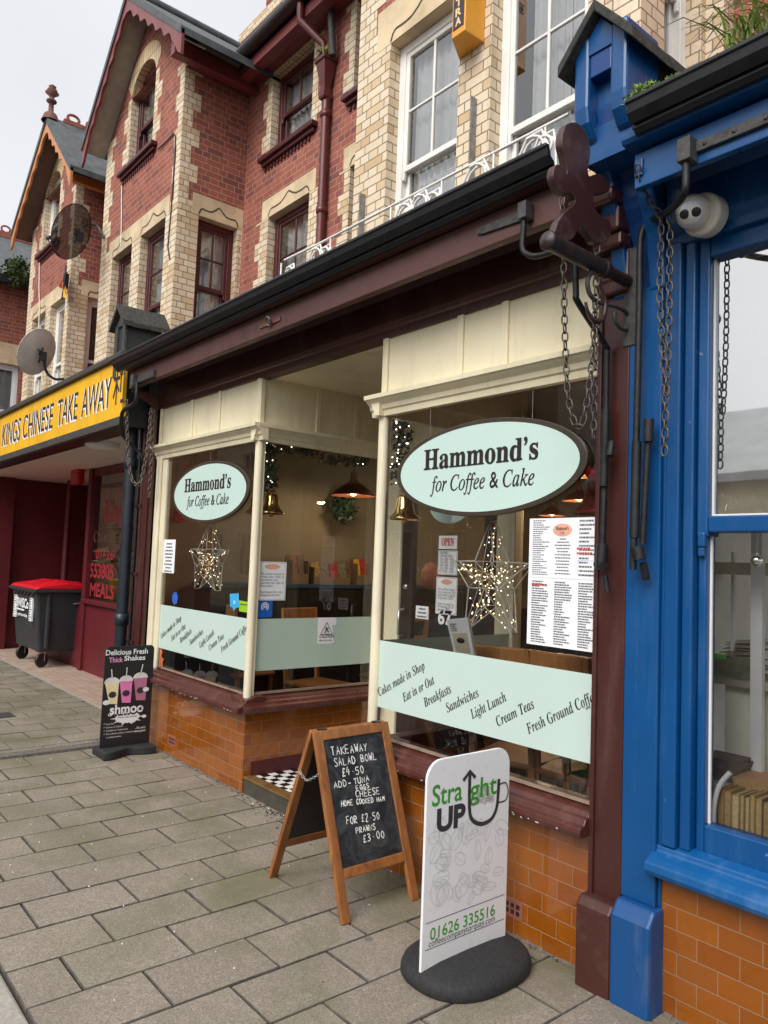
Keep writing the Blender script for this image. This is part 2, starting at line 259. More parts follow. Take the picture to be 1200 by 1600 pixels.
# ------------------------------------------------------------------ mesh helpers
class MB:
    def __init__(s): s.v = []; s.f = []; s.mi = []; s.m = 0; s.sm = []; s.smooth = False
    def add(s, vs, fs):
        o = len(s.v); s.v += [tuple(p) for p in vs]
        for f in fs: s.f.append([o+i for i in f]); s.mi.append(s.m); s.sm.append(s.smooth)
    def box(s, x0, x1, y0, y1, z0, z1):
        x0, x1 = min(x0, x1), max(x0, x1); y0, y1 = min(y0, y1), max(y0, y1); z0, z1 = min(z0, z1), max(z0, z1)
        s.add([(x0, y0, z0), (x1, y0, z0), (x1, y1, z0), (x0, y1, z0), (x0, y0, z1), (x1, y0, z1), (x1, y1, z1), (x0, y1, z1)],
              [(0, 3, 2, 1), (4, 5, 6, 7), (0, 1, 5, 4), (1, 2, 6, 5), (2, 3, 7, 6), (3, 0, 4, 7)]); return s
    def quad(s, a, b, c, d): s.add([a, b, c, d], [(0, 1, 2, 3)]); return s
    def poly(s, pts): s.add(pts, [tuple(range(len(pts)))]); return s
    def prism(s, pts, off):
        off = Vector(off); n = len(pts); a = [Vector(p) for p in pts]; b = [p+off for p in a]
        s.add(a+b, [tuple(range(n-1, -1, -1)), tuple(range(n, 2*n))] + [(i, (i+1) % n, n+(i+1) % n, n+i) for i in range(n)]); return s
    def profx(s, prof, x0, x1):   # profile of (y, z) run along x
        return s.prism([(x0, y, z) for y, z in prof], (x1-x0, 0, 0))
    def profy(s, prof, y0, y1):   # profile of (x, z) run along y
        return s.prism([(x, y0, z) for x, z in prof], (0, y1-y0, 0))
    def tube(s, pts, r, n=8, closed=False, cap=True):
        pts = [Vector(p) for p in pts]; N = len(pts); rs = r if isinstance(r, (list, tuple)) else [r]*N
        sm0 = s.smooth; s.smooth = True; t0 = None; rings = []; up = None
        for i, p in enumerate(pts):
            if closed: t = (pts[(i+1) % N]-pts[i-1]).normalized()
            else: t = (pts[min(i+1, N-1)]-pts[max(i-1, 0)]).normalized()
            if up is None:
                up = Vector((0, 0, 1)) if abs(t.z) < 0.9 else Vector((1, 0, 0)); up = (up - t*up.dot(t)).normalized()
            else: up = (up - t*up.dot(t)); up = up.normalized() if up.length > 1e-6 else t.orthogonal().normalized()
            w = t.cross(up); rings.append([p+(up*math.cos(2*PI*k/n)+w*math.sin(2*PI*k/n))*rs[i] for k in range(n)])
        vs = [q for ring in rings for q in ring]; fs = []
        for i in range(N if closed else N-1):
            j = (i+1) % N
            for k in range(n): fs.append((i*n+k, j*n+k, j*n+(k+1) % n, i*n+(k+1) % n))
        s.add(vs, fs); s.smooth = sm0
        if cap and not closed: s.add(rings[0], [tuple(range(n))]); s.add(rings[-1], [tuple(range(n-1, -1, -1))])
        return s
    def lathe(s, prof, org, ax=(0, 0, 1), n=24, smooth=True):
        ax = Vector(ax).normalized(); a = ax.orthogonal().normalized(); b = ax.cross(a); org = Vector(org); sm0 = s.smooth; s.smooth = smooth
        vs = [org+ax*h+(a*math.cos(2*PI*k/n)+b*math.sin(2*PI*k/n))*r for r, h in prof for k in range(n)]
        s.add(vs, [(i*n+k, i*n+(k+1) % n, (i+1)*n+(k+1) % n, (i+1)*n+k) for i in range(len(prof)-1) for k in range(n)]); s.smooth = sm0; return s
    def ball(s, c, r, n=8, sq=(1, 1, 1)):
        sm0 = s.smooth; s.smooth = True; c = Vector(c); m = max(3, n//2); vs = []
        for i in range(m+1):
            th = PI*i/m
            for k in range(n): ph = 2*PI*k/n; vs.append(c+Vector((sq[0]*r*math.sin(th)*math.cos(ph), sq[1]*r*math.sin(th)*math.sin(ph), sq[2]*r*math.cos(th))))
        s.add(vs, [(i*n+k, (i+1)*n+k, (i+1)*n+(k+1) % n, i*n+(k+1) % n) for i in range(m) for k in range(n)]); s.smooth = sm0; return s
    def ribbon(s, pts, w, nrm, closed=False):   # flat stroke of width w in the plane with normal nrm
        pts = [Vector(p) for p in pts]; nrm = Vector(nrm); N = len(pts); Ls, Rs = [], []
        for i, p in enumerate(pts):
            t = (pts[(i+1) % N]-pts[i-1]) if closed else (pts[min(i+1, N-1)]-pts[max(i-1, 0)])
            sd = nrm.cross(t).normalized()*w/2; Ls.append(p+sd); Rs.append(p-sd)
        s.add(Ls+Rs, [(i, N+i, N+(i+1) % N, (i+1) % N) for i in range(N if closed else N-1)]); return s
    def text(s, body, p0, right, up, width=None, height=None, bold=0.0, shear=0.0):
        vs, fs = font_mesh(body, bold, shear); x0 = min(v[0] for v in vs); x1 = max(v[0] for v in vs); y0 = min(v[1] for v in vs); y1 = max(v[1] for v in vs)
        if width is not None: sx = width/(x1-x0)
        if height is not None: sy = height/0.72
        if width is None: sx = sy
        if height is None: sy = sx
        p0, right, up = Vector(p0), Vector(right).normalized(), Vector(up).normalized()
        s.add([p0+right*((v[0]-x0)*sx)+up*(v[1]*sy) for v in vs], fs); return s
    def build(s, name, mats, parent=None, bevel=0.0, seg=2, kind=None):
        me = bpy.data.meshes.new(name); mats = mats if isinstance(mats, (list, tuple)) else [mats]
        org = Vector((0, 0, 0))
        if parent is None and s.v:
            xs, ys, zs = zip(*s.v); org = Vector(((min(xs)+max(xs))/2, (min(ys)+max(ys))/2, min(zs)))
        me.from_pydata([tuple(Vector(p)-org) for p in s.v], [], s.f)
        for m in mats: me.materials.append(m)
        uvl = me.uv_layers.new(name='UVMap')
        for p, mi, sm in zip(me.polygons, s.mi, s.sm):
            p.material_index = mi; p.use_smooth = sm; n = p.normal; ax, ay, az = abs(n.x), abs(n.y), abs(n.z)
            for li in p.loop_indices:
                co = Vector(s.v[me.loops[li].vertex_index])
                uvl.data[li].uv = (co.x, co.y) if az >= ax and az >= ay else ((co.y, co.z) if ax > ay else (co.x, co.z))
        o = bpy.data.objects.new(name, me); C.objects.link(o); o.location = org
        if bevel:
            b = o.modifiers.new('bevel', 'BEVEL'); b.width = bevel; b.segments = seg; b.limit_method = 'ANGLE'; b.angle_limit = math.radians(40)
        if parent is None: WM[o.name] = Matrix.Translation(org)
        else:
            o.parent = parent; o.matrix_parent_inverse = WM.get(parent.name, Matrix()).inverted()
        if kind: o['kind'] = kind
        return o
WM = {}
_fonts = {}
def font_mesh(body, bold, shear):
    key = (body, bold, shear)
    if key not in _fonts:
        cu = bpy.data.curves.new('lettering', 'FONT'); cu.body = body; cu.size = 1.0; cu.offset = bold; cu.shear = shear; cu.resolution_u = 4
        o = bpy.data.objects.new('lettering', cu); me = o.to_mesh()
        _fonts[key] = ([(v.co.x, v.co.y) for v in me.vertices], [tuple(p.vertices) for p in me.polygons])
        o.to_mesh_clear(); bpy.data.objects.remove(o); bpy.data.curves.remove(cu)
    return _fonts[key]
def fancy(s, caps):   # the same letters from the serif alphabets of the default font stack
    out = ''
    for ch in s:
        if 'A' <= ch <= 'Z': out += chr(caps+ord(ch)-65)
        elif ch == 'h' and caps == 0x1D434: out += '\u210e'
        elif 'a' <= ch <= 'z': out += chr(caps+26+ord(ch)-97)
        else: out += ch
    return out
SERIF_BOLD, SERIF_IT, SERIF_BIT = 0x1D400, 0x1D434, 0x1D468
def thing(name, label, cat, loc=(0, 0, 0), group=None):
    o = bpy.data.objects.new(name, None); C.objects.link(o); o.location = loc; o.empty_display_size = 0.1
    o['label'] = label; o['category'] = cat
    if group: o['group'] = group
    WM[o.name] = Matrix.Translation(Vector(loc)); return o
def tag(o, label, cat, group=None):
    o['label'] = label; o['category'] = cat
    if group: o['group'] = group
    return o
def dup(root, loc, rotz, label, group=None):
    r = root.copy(); C.objects.link(r); r.location = loc; r.rotation_euler = (0, 0, rotz); r['label'] = label
    if group: r['group'] = group
    for ch in list(root.children):
        c = ch.copy(); C.objects.link(c); c.parent = r; c.matrix_parent_inverse = ch.matrix_parent_inverse.copy()
        for g in list(ch.children):
            d = g.copy(); C.objects.link(d); d.parent = c; d.matrix_parent_inverse = g.matrix_parent_inverse.copy()
    return r
X, Y, Z = Vector((1, 0, 0)), Vector((0, 1, 0)), Vector((0, 0, 1))

# ================================================================== ground
gm = MB(); gm.quad((-900, -900, -0.135), (900, -900, -0.135), (900, 900, -0.135), (-900, 900, -0.135)); g = gm.build('ground', M['asphalt'], kind='structure')
rm = MB(); rm.quad((-120, -9.0, -0.13), (60, -9.0, -0.13), (60, -1.985, -0.13), (-120, -1.985, -0.13)); rm.build('road', M['asphalt'], kind='structure')
bm_ = MB(); bm_.box(-60, 20, -1.82, 0.30, -0.12, -0.022); bm_.build('pavement_bed', M['joint'], kind='structure')
pv = MB()
for k in range(-52, 20):
    x0 = -3.15+0.285*k; x1 = x0+0.285
    if x0 < -6.47 < x1 or x0 < -6.36 < x1: pass
    ph = -1.40 if k % 2 else -1.62
    yend = 0.185 if x1 < -6.75 else 0.02
    ys = [-1.82]+[y for y in [ph+0.44*i for i in range(-1, 5)] if -1.80 < y < yend-0.04]+[yend]
    for y0, y1 in zip(ys[:-1], ys[1:]):
        gx, gy = random.uniform(0.003, 0.0056), random.uniform(0.003, 0.0056); dz = random.uniform(-0.002, 0.0015); tl = random.uniform(-0.002, 0.002)
        a, b, c, d = x0+gx, x1-gx, y0+gy, y1-gy
        if a < -6.365 and b > -6.47 and c < -0.30 and d > -1.12:      # the drain channel is let in here
            if b > -6.365 and b+6.365 > a+6.47+0.2: a = -6.36
            elif a < -6.475: b = -6.475
            else: a = -6.36
            if b-a < 0.02: continue
        q = 0.0028; j = lambda s_: s_+random.uniform(-0.0012, 0.0012)
        vs = [(a, c, -0.04), (b, c, -0.04), (b, d, -0.04), (a, d, -0.04), (j(a), j(c), -0.004+dz), (j(b), j(c), -0.004+dz), (j(b), j(d), -0.004+dz+tl), (j(a), j(d), -0.004+dz+tl), (a+q, c+q, dz), (b-q, c+q, dz), (b-q, d-q, dz+tl), (a+q, d-q, dz+tl)]
        pv.m = 1; pv.add(vs, [(0, 1, 5, 4), (1, 2, 6, 5), (2, 3, 7, 6), (3, 0, 4, 7), (4, 5, 9, 8), (5, 6, 10, 9), (6, 7, 11, 10), (7, 4, 8, 11)]); pv.m = 0; pv.add(vs[8:], [(0, 1, 2, 3)])
pv.build('pavement', [M['paver'], M['joint']], kind='structure')
kb = MB(); x = -40.0
while x < 12: kb.box(x+0.004, x+0.911, -1.985, -1.828, -0.13, -0.002); x += 0.915
kb.build('kerb', M['kerb'], kind='structure', bevel=0.012)
ft = MB(); ft.quad((-13.6, 0.205, 0.003), (-6.62, 0.205, 0.003), (-6.62, 2.6, 0.003), (-13.6, 2.6, 0.003)); ft.build('tiled_floor', M['floor_tile'], kind='structure')
te = MB(); te.box(-13.6, -6.62, 0.185, 0.205, -0.03, 0.006); te.build('floor_edging', M['kerb'], kind='structure')
# second pavement across the road
op = MB(); op.box(-120, 60, -11.0, -9.0, -0.13, 0.0); op.build('opposite_pavement', M['kerb'], kind='structure')

# ================================================================== wall tools
def mapy(c): return lambda u, d, z: (u, c+d, z)          # a wall that faces the street
def mapx(c): return lambda u, d, z: (c-d, u, z)          # a wall that faces up the street
def mbox(mb, mp, u0, u1, d0, d1, z0, z1):
    a, b = mp(u0, d0, z0), mp(u1, d1, z1); mb.box(a[0], b[0], a[1], b[1], a[2], b[2])
def wall(mb, mp, u0, u1, z0, z1, opens=(), rd=0.13, skin=0.0):
    us = sorted({u0, u1, *[o[0] for o in opens], *[o[1] for o in opens]}); zs = sorted({z0, z1, *[o[2] for o in opens], *[o[3] for o in opens]})
    for a, b in zip(us[:-1], us[1:]):
        for c, d in zip(zs[:-1], zs[1:]):
            if any(o[0]-1e-6 <= a and b <= o[1]+1e-6 and o[2]-1e-6 <= c and d <= o[3]+1e-6 for o in opens): continue
            mb.quad(mp(a, skin, c), mp(b, skin, c), mp(b, skin, d), mp(a, skin, d))
    for a0, a1, b0, b1 in opens:
        e = 0.004
        mb.quad(mp(a0-e, skin, b0), mp(a0-e, rd, b0), mp(a0-e, rd, b1), mp(a0-e, skin, b1)); mb.quad(mp(a1+e, skin, b0), mp(a1+e, rd, b0), mp(a1+e, rd, b1), mp(a1+e, skin, b1))
        mb.quad(mp(a0, skin, b1+e), mp(a1, skin, b1+e), mp(a1, rd, b1+e), mp(a0, rd, b1+e)); mb.quad(mp(a0, skin, b0), mp(a1, skin, b0), mp(a1, rd, b0), mp(a0, rd, b0))
def quoin(mb, mp, u, sgn, z0, z1, wide=0.345, narrow=0.23, pr=0.004, rd=0.13):
    k = int(math.floor(z0/0.231))
    while k*0.231 < z1:
        a, b = max(z0, k*0.231), min(z1, (k+1)*0.231); w = wide if k % 2 else narrow
        if b-a > 0.005: mbox(mb, mp, u, u+sgn*w, -pr, rd, a, b)
        k += 1
def bandbox(mb, mp, u0, u1, z0, z1, pr=0.004, rd=0.13): mbox(mb, mp, u0, u1, -pr, rd, z0, z1)
def sash(parent, mp, a0, a1, b0, b1, mat, zmid, top=(2, 2), low=(1, 1), d0=0.10, curtain=True, arch=0.0, open_low=0.0, pattern=False):
    fr = MB(); fw = 0.07; D = d0
    mbox(fr, mp, a0, a0+fw, D, D+0.09, b0, b1); mbox(fr, mp, a1-fw, a1, D, D+0.09, b0, b1)
    mbox(fr, mp, a0+fw, a1-fw, D, D+0.09, b1-0.07, b1); mbox(fr, mp, a0+fw, a1-fw, D-0.03, D+0.09, b0, b0+0.05)
    i0, i1, j0, j1 = a0+fw, a1-fw, b0+0.05, b1-0.07; r = 0.042
    def one(c0, c1, z0, z1, d, grid, foot):
        mbox(fr, mp, c0, c0+r, d, d+0.035, z0, z1); mbox(fr, mp, c1-r, c1, d, d+0.035, z0, z1)
        mbox(fr, mp, c0+r, c1-r, d+0.001, d+0.034, z1-r, z1); mbox(fr, mp, c0+r, c1-r, d+0.001, d+0.034, z0, z0+foot)
        for g in range(1, grid[0]): cx = c0+(c1-c0)*g/grid[0]; mbox(fr, mp, cx-0.011, cx+0.011, d+0.004, d+0.03, z0+foot, z1-r)
        for g in range(1, grid[1]): cz = z0+(z1-z0)*g/grid[1]; mbox(fr, mp, c0+r, c1-r, d+0.006, d+0.028, cz-0.011, cz+0.011)
    one(i0, i1, zmid-0.03, j1, D+0.012, top, 0.05); one(i0, i1, j0, zmid+0.015, D+0.052, low, 0.06)
    for s_ in (i0+0.005, i1-0.030): mbox(fr, mp, s_, s_+0.025, D+0.004, D+0.034, zmid-0.10, zmid-0.031)
    w = fr.build('window', mat, parent, bevel=0.004, seg=1)
    gl = MB(); gl.quad(mp(i0+r, D+0.03, zmid+0.02), mp(i1-r, D+0.03, zmid+0.02), mp(i1-r, D+0.03, j1-r), mp(i0+r, D+0.03, j1-r))
    gl.quad(mp(i0+r, D+0.07, j0+0.06), mp(i1-r, D+0.07, j0+0.06), mp(i1-r, D+0.07, zmid-0.027), mp(i0+r, D+0.07, zmid-0.027)); gl.build('glass', M['glass'], w)
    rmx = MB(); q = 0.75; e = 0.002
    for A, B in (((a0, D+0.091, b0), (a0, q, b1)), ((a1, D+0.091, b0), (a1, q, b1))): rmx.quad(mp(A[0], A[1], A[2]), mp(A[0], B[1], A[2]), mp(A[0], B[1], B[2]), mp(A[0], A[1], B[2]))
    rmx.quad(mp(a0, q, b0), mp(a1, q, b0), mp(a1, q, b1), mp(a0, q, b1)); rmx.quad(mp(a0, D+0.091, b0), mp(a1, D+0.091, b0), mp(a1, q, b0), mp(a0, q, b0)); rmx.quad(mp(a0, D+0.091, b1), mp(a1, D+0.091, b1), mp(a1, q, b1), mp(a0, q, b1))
    rmx.build('dark_backing', M['darkroom'], w)  # dark box added behind the sash, room darkness put into its colour
    if curtain:
        cu = MB(); cu.smooth = True; n = 60; rows = 2; vs = []
        seed = random.random()*9
        spans = curtain if isinstance(curtain, (list, tuple)) else [(0.0, 1.0)]
        for s0, s1 in spans:
            vs = []
            for i in range(n+1):
                u = a0+0.02+(a1-a0-0.04)*(s0+(s1-s0)*i/n); dd = D+0.135+0.022*math.sin(i*0.95+seed)+0.012*math.sin(i*2.3+seed*2)
                vs += [mp(u, dd, b0+0.02), mp(u, dd*0.7+(D+0.135)*0.3, b1-0.02)]
            cu.add(vs, [(2*i, 2*i+2, 2*i+3, 2*i+1) for i in range(n)])
        cu.build('net_curtain', M['net'], w)
        if pattern:
            bt = MB()
            for i in range(26):
                u = random.uniform(a0+0.15, a1-0.15); z_ = random.uniform(b0+0.1, zmid-0.1); s_ = random.uniform(0.018, 0.034)
                for sg in (-1, 1): bt.poly([mp(u, D+0.096, z_), mp(u+sg*s_, D+0.095, z_+s_*0.9), mp(u+sg*s_*1.1, D+0.095, z_+0.1*s_), mp(u+sg*s_*0.6, D+0.095, z_-0.5*s_)])
            bt.build('lace_pattern', M['paper'], w)
    return w
def ogee(s_):
    K = ((0, 0.0), (0.06, 0.055), (0.15, 0.085), (0.28, 0.078), (0.45, 0.075), (0.62, 0.082), (0.8, 0.115), (0.93, 0.155), (1.0, 0.165))
    for (a, ha), (b, hb) in zip(K[:-1], K[1:]):
        if s_ <= b: return ha+(hb-ha)*(s_-a)/(b-a)
    return K[-1][1]
def lintel(parent, mp, u0, u1, z0, z1, a0, a1):
    lm = MB(); mbox(lm, mp, u0, u1, -0.006, 0.12, z0, z1); o = lm.build('lintel', M['stone'], parent)
    g = MB(); pts = []; w = a1-a0; nrm = Vector(mp(0, -1, 0))-Vector(mp(0, 0, 0))
    for i in range(33):
        t = i/32; h = ogee(1-abs(2*t-1))
        pts.append(Vector(mp(a0+w*t, -0.0085, z0+0.012+h)))
    g.ribbon(pts, 0.020, nrm); g.build('carved_groove', M['cut'], o)
    return o
def stone_sill(parent, mp, a0, a1, z, mat):
    s_ = MB(); mbox(s_, mp, a0, a1, -0.09, 0.14, z-0.06, z); mbox(s_, mp, a0+0.03, a1-0.03, -0.05, 0.02, z-0.11, z-0.06); o = s_.build('window_sill', mat, parent, bevel=0.008)
    d = MB(); n = int((a1-a0-0.1)/0.075)
    for i in range(n): mbox(d, mp, a0+0.06+i*0.075, a0+0.095+i*0.075, -0.022, 0.01, z-0.17, z-0.125)
    d.build('dentil', mat, o); return o
def arch_head(cm, sm, mp, a0, a1, zs, zc, zt, pr=0.004, rd=0.13, red=None):
    n = 14; cx = (a0+a1)/2; w = (a1-a0)/2; rise = zc-zs; ring = 0.235
    def pt(i, k):
        t = -1+2*i/n; zz = zs+rise*math.sqrt(max(0, 1-t*t*0.98)); nx, nz = t*rise/w, 1.0; l_ = math.hypot(nx, nz); return (cx+t*w+k*nx/l_, zz+k*nz/l_)
    for i in range(n):
        (ax, az), (bx, bz), (cx2, cz), (dx, dz) = pt(i, 0), pt(i+1, 0), pt(i+1, ring), pt(i, ring)
        sm.quad(mp(ax, -pr-0.002, az), mp(bx, -pr-0.002, bz), mp(cx2, -pr-0.002, cz), mp(dx, -pr-0.002, dz))
        sm.quad(mp(ax, -pr-0.002, az), mp(bx, -pr-0.002, bz), mp(bx, rd, bz), mp(ax, rd, az))

# ================================================================== the house with the takeaway (gabled bay over a recessed shop)
SH = thing('takeaway_building', 'red and cream brick gabled house above a maroon takeaway front with a yellow signboard', 'building', (-9.5, 1.9, 0))
YB, YR = 1.05, 1.95
B0, B1 = -11.35, -8.66
rw, cw, so = MB(), MB(), MB()
mf, mr, mrec = mapy(YB), mapx(B1), mapy(YR)
ZB = 3.0
frontop = [(-10.85, -10.10, 3.9, 5.85), (-9.80, -9.00, 3.9, 5.85), (-10.45, -9.60, 7.02, 8.06)]
wall(rw, mf, B0, B1, ZB, 8.06, frontop)
# gable triangle with the arched head left out
apx, apz = -9.96, 9.05
wall(rw, mf, B0, -10.45, 8.06, 8.08, []); 
rw.poly([mf(B0, 0, 8.06), mf(-10.45, 0, 8.06), mf(-10.45, 0, 8.3), mf(-10.025, 0, 8.47), mf(-10.025, 0, apz), mf(B0, 0, 8.06)][:5])
rw.poly([mf(B1, 0, 8.06), mf(-9.60, 0, 8.06), mf(-9.60, 0, 8.3), mf(-10.025, 0, 8.47), mf(-10.025, 0, apz)])
wall(rw, mr, YB, YR, ZB, 8.2, [(1.33, 1.88, 3.9, 5.85)])
wall(rw, mrec, B1, -6.62, ZB, 8.3, [(-8.0, -7.10, 3.9, 5.80), (-8.05, -7.13, 6.60, 7.66)])
wall(rw, mapy(YR), -12.8, B0, ZB, 8.3, [])
rw.quad((B0, YB, ZB), (B0, YR, ZB), (B0, YR, 8.2), (B0, YB, 8.2))
rw.build('wall', M['red'], SH)
# cream brick dressings
bandbox(cw, mf, B0, -10.85, 3.0, 5.85); bandbox(cw, mf, -10.10, -9.80, 3.0, 5.85); bandbox(cw, mf, -9.00, B1+0.002, 3.0, 5.85)
bandbox(cw, mr, YB-0.002, 1.33, 3.0, 5.85, 0.003); bandbox(cw, mr, 1.88, YR, 3.0, 5.85, 0.003)
quoin(cw, mf, B1+0.002, -1, 5.86, 7.75, 0.22, 0.115); quoin(cw, mr, YB-0.002, 1, 5.86, 7.70, 0.235, 0.12, 0.003)
quoin(cw, mf, B0, 1, 5.86, 7.75, 0.345, 0.23)
quoin(cw, mf, -10.45, -1, 7.02, 8.08, 0.235, 0.12); quoin(cw, mf, -9.60, 1, 7.02, 8.08, 0.235, 0.12)
quoin(cw, mrec, -8.0, -1, 3.6, 5.80, 0.30, 0.19); quoin(cw, mrec, -7.10, 1, 3.6, 5.80, 0.30, 0.19)
quoin(cw, mrec, -8.05, -1, 6.60, 7.66, 0.20, 0.11); quoin(cw, mrec, -7.13, 1, 6.60, 7.66, 0.20, 0.11)
cw.build('cream_dressing', M['cream'], SH)
arch_head(cw, so, mf, -10.45, -9.60, 8.06, 8.40, 8.6)
for i in range(11):   # soldier course of the upper recess window
    so.quad(mrec(-8.05+i*0.0836, -0.006, 7.66), mrec(-8.05+(i+1)*0.0836, -0.006, 7.66), mrec(-8.05+(i+1)*0.0836, -0.006, 7.95), mrec(-8.05+i*0.0836, -0.006, 7.95))
so.quad(mrec(-8.05, -0.006, 7.66), mrec(-7.13, -0.006, 7.66), mrec(-7.13, 0.13, 7.66), mrec(-8.05, 0.13, 7.66))
so.build('brick_arch', M['soldier'], SH)
lintel(SH, mf, -11.0, -8.90, 5.853, 6.12, -10.85, -10.10); g2 = lintel(SH, mr, 1.24, 1.95, 5.853, 6.12, 1.33, 1.88); lintel(SH, mrec, -8.16, -6.98, 5.803, 6.05, -8.0, -7.10)
gx = MB(); 
lm2 = MB()
for mp_, a0, a1, z0 in ((mf, -9.80, -9.00, 5.853),):
    pts = []
    for i in range(33):
        t = i/32; h = ogee(1-abs(2*t-1)); pts.append(Vector(mp_(a0+(a1-a0)*t, -0.0085, z0+0.012+h)))
    lm2.ribbon(pts, 0.02, (0, -1, 0))
lm2.build('carved_groove', M['cut'], g2)
MW = M['maroonf']
sash(SH, mf, -10.85, -10.10, 3.9, 5.85, MW, 4.85, (1, 2)); sash(SH, mf, -9.80, -9.00, 3.9, 5.85, MW, 4.85, (1, 2))
sash(SH, mr, 1.33, 1.88, 3.9, 5.85, MW, 5.0, (2, 2)); sash(SH, mrec, -8.0, -7.10, 3.9, 5.80, MW, 4.85, (2, 2)); sash(SH, mrec, -8.05, -7.13, 6.60, 7.66, MW, 7.14, (2, 1))
sash(SH, mf, -10.45, -9.60, 7.02, 8.35, MW, 7.62, (1, 1))
stone_sill(SH, mf, -10.66, -9.42, 7.02, M['maroonf']); stone_sill(SH, mrec, -8.2, -6.99, 6.60, M['maroonf'])
# roof of the bay and of the recess
def gable_roof(parent, xl, xr, zl, zr, ax, az, y0, y1, mat, th=0.09):
    rf = MB()
    for (xe, ze) in ((xl, zl), (xr, zr)):
        rf.prism([(xe, y0, ze), (ax, y0, az), (ax, y0, az+th*1.3), (xe, y0, ze+th)], (0, y1-y0, 0))
    return rf.build('roof', mat, parent)
rfo = gable_roof(SH, -11.50, -8.05, 7.60, 7.62, apx, 9.13, 0.70, 6.0, M['slate'])
so2 = MB()   # boarded underside of the overhang
so2.prism([(-11.44, 0.76, 7.575), (apx, 0.76, 9.085), (apx, 0.76, 9.11), (-11.44, 0.76, 7.60)], (0, 0.285, 0)); so2.prism([(-8.11, 0.76, 7.595), (apx, 0.76, 9.085), (apx, 0.76, 9.11), (-8.11, 0.76, 7.62)], (0, 0.285, 0))
so2.build('soffit', M['soffit'], SH)
def bargeboard(parent, xe, ze, ax, az, y, mat, n=7, dp=0.24, tail=0.0):
    up, lo = [], []; N = 60
    for i in range(N+1):
        t = i/N; x_, z_ = xe+(ax-xe)*t, ze+(az-ze)*t; up.append((x_, y, z_))
        sc_ = 0.075*abs(math.sin(PI*n*t))**0.8+0.02*math.sin(2*PI*n*t); fl = 0.20*math.exp(-((t-0.045)/0.05)**2)
        lo.append((x_, y, z_-dp+sc_-fl*0.8))
    b = MB(); off = (0, -0.035, 0)
    for i in range(N): b.prism([up[i], up[i+1], lo[i+1], lo[i]], off)
    return b.build('bargeboard', mat, parent)
bargeboard(SH, -11.50, 7.66, apx, 9.16, 0.755, M['barge_red']); bargeboard(SH, -8.05, 7.68, apx, 9.16, 0.752, M['barge_red'])
# eaves boards and gutters of the return and the recess
ea = MB(); ea.box(-8.52, -8.40, 0.79, YR+0.1, 7.60, 7.78); ea.box(B1, -8.52, 1.05, YR, 7.66, 7.70)
ea.box(-8.40, -6.3, 1.66, 1.80, 7.66, 7.80); ea.box(-8.40, -6.3, 1.80, YR, 7.70, 7.74); ea.build('eaves_board', M['barge_red'], SH, bevel=0.006)
gt = MB(); gt.tube([(-8.36, 0.80, 7.86), (-8.36, 1.62, 7.83)], 0.085, 12); gt.tube([(-8.44, 1.60, 7.87), (-6.3, 1.60, 7.90)], 0.085, 12); gt.build('gutter', plain('maroon_black_gutter', (0.03, 0.016, 0.016, 1), 0.4), SH)
rf2 = MB(); rf2.prism([(-8.7, 1.62, 7.92), (-8.7, 6.0, 10.6), (-8.7, 6.0, 10.7), (-8.7, 1.62, 8.0)], (3.6, 0, 0)); rf2.build('roof', M['slate'], SH)
rdg = MB(); rdg.tube([(apx, 0.72, 9.26), (apx, 6, 9.26)], 0.07, 8); rdg.build('ridge_tile', M['slate'], SH)
ch = MB(); cx0, cy0, cz0 = -11.6, 3.8, 9.0
ch.box(cx0-0.75, cx0+0.55, cy0, cy0+0.75, 8.5, 11.05); chm = ch.build('chimney', M['red'], SH)
cc_ = MB(); cc_.box(cx0-0.80, cx0+0.60, cy0-0.05, cy0+0.80, 11.05, 11.22); cc_.box(cx0-0.86, cx0+0.66, cy0-0.11, cy0+0.86, 11.22, 11.42); cc_.build('chimney_cap', M['cream'], chm)
cs = MB(); cs.prism([(cx0-0.86, cy0-0.11, 11.42), (cx0+0.66, cy0-0.11, 11.42), (cx0+0.45, cy0+0.1, 11.62), (cx0-0.65, cy0+0.1, 11.62)], (0, 0.9, 0)); cs.build('chimney_flaunching', M['stone'], chm)
cp = MB()
for dx in (-0.45, 0.05, 0.4): cp.lathe([(0.13, 11.5), (0.15, 12.0), (0.17, 12.02), (0.17, 12.1), (0.12, 12.1), (0.12, 11.9)], (cx0+dx, cy0+0.4, 0), n=14)
cp.build('chimney_pot', M['terra'], chm)
# downpipes of the recess
dpp = MB(); dpp.tube([(-6.74, 1.88, 2.9), (-6.74, 1.88, 6.72)], 0.05, 10); dpp.lathe([(0.06, 6.70), (0.075, 6.72), (0.075, 6.78), (0.06, 6.8), (0.06, 6.85), (0.12, 7.12), (0.14, 7.12), (0.14, 7.16), (0.10, 7.16)], (-6.74, 1.86, 0), n=4, smooth=False)
dpp.tube([(-6.95, 1.62, 7.86), (-6.95, 1.62, 7.62), (-6.78, 1.84, 7.36), (-6.76, 1.86, 7.10)], 0.045, 10)
for z_ in (4.2, 5.4, 6.5): dpp.lathe([(0.05, z_), (0.062, z_+0.005), (0.062, z_+0.07), (0.05, z_+0.075)], (-6.74, 1.88, 0), n=12)
dpp.build('downpipe', paint('downpipe_maroon', srgb(98, 42, 40), 0.35), SH)
dp2 = MB(); dp2.tube([(-6.62, 1.86, 7.15), (-6.66, 1.84, 7.6), (-6.68, 1.80, 8.6)], 0.04, 10); dp2.build('downpipe', M['grey_iron'], SH)

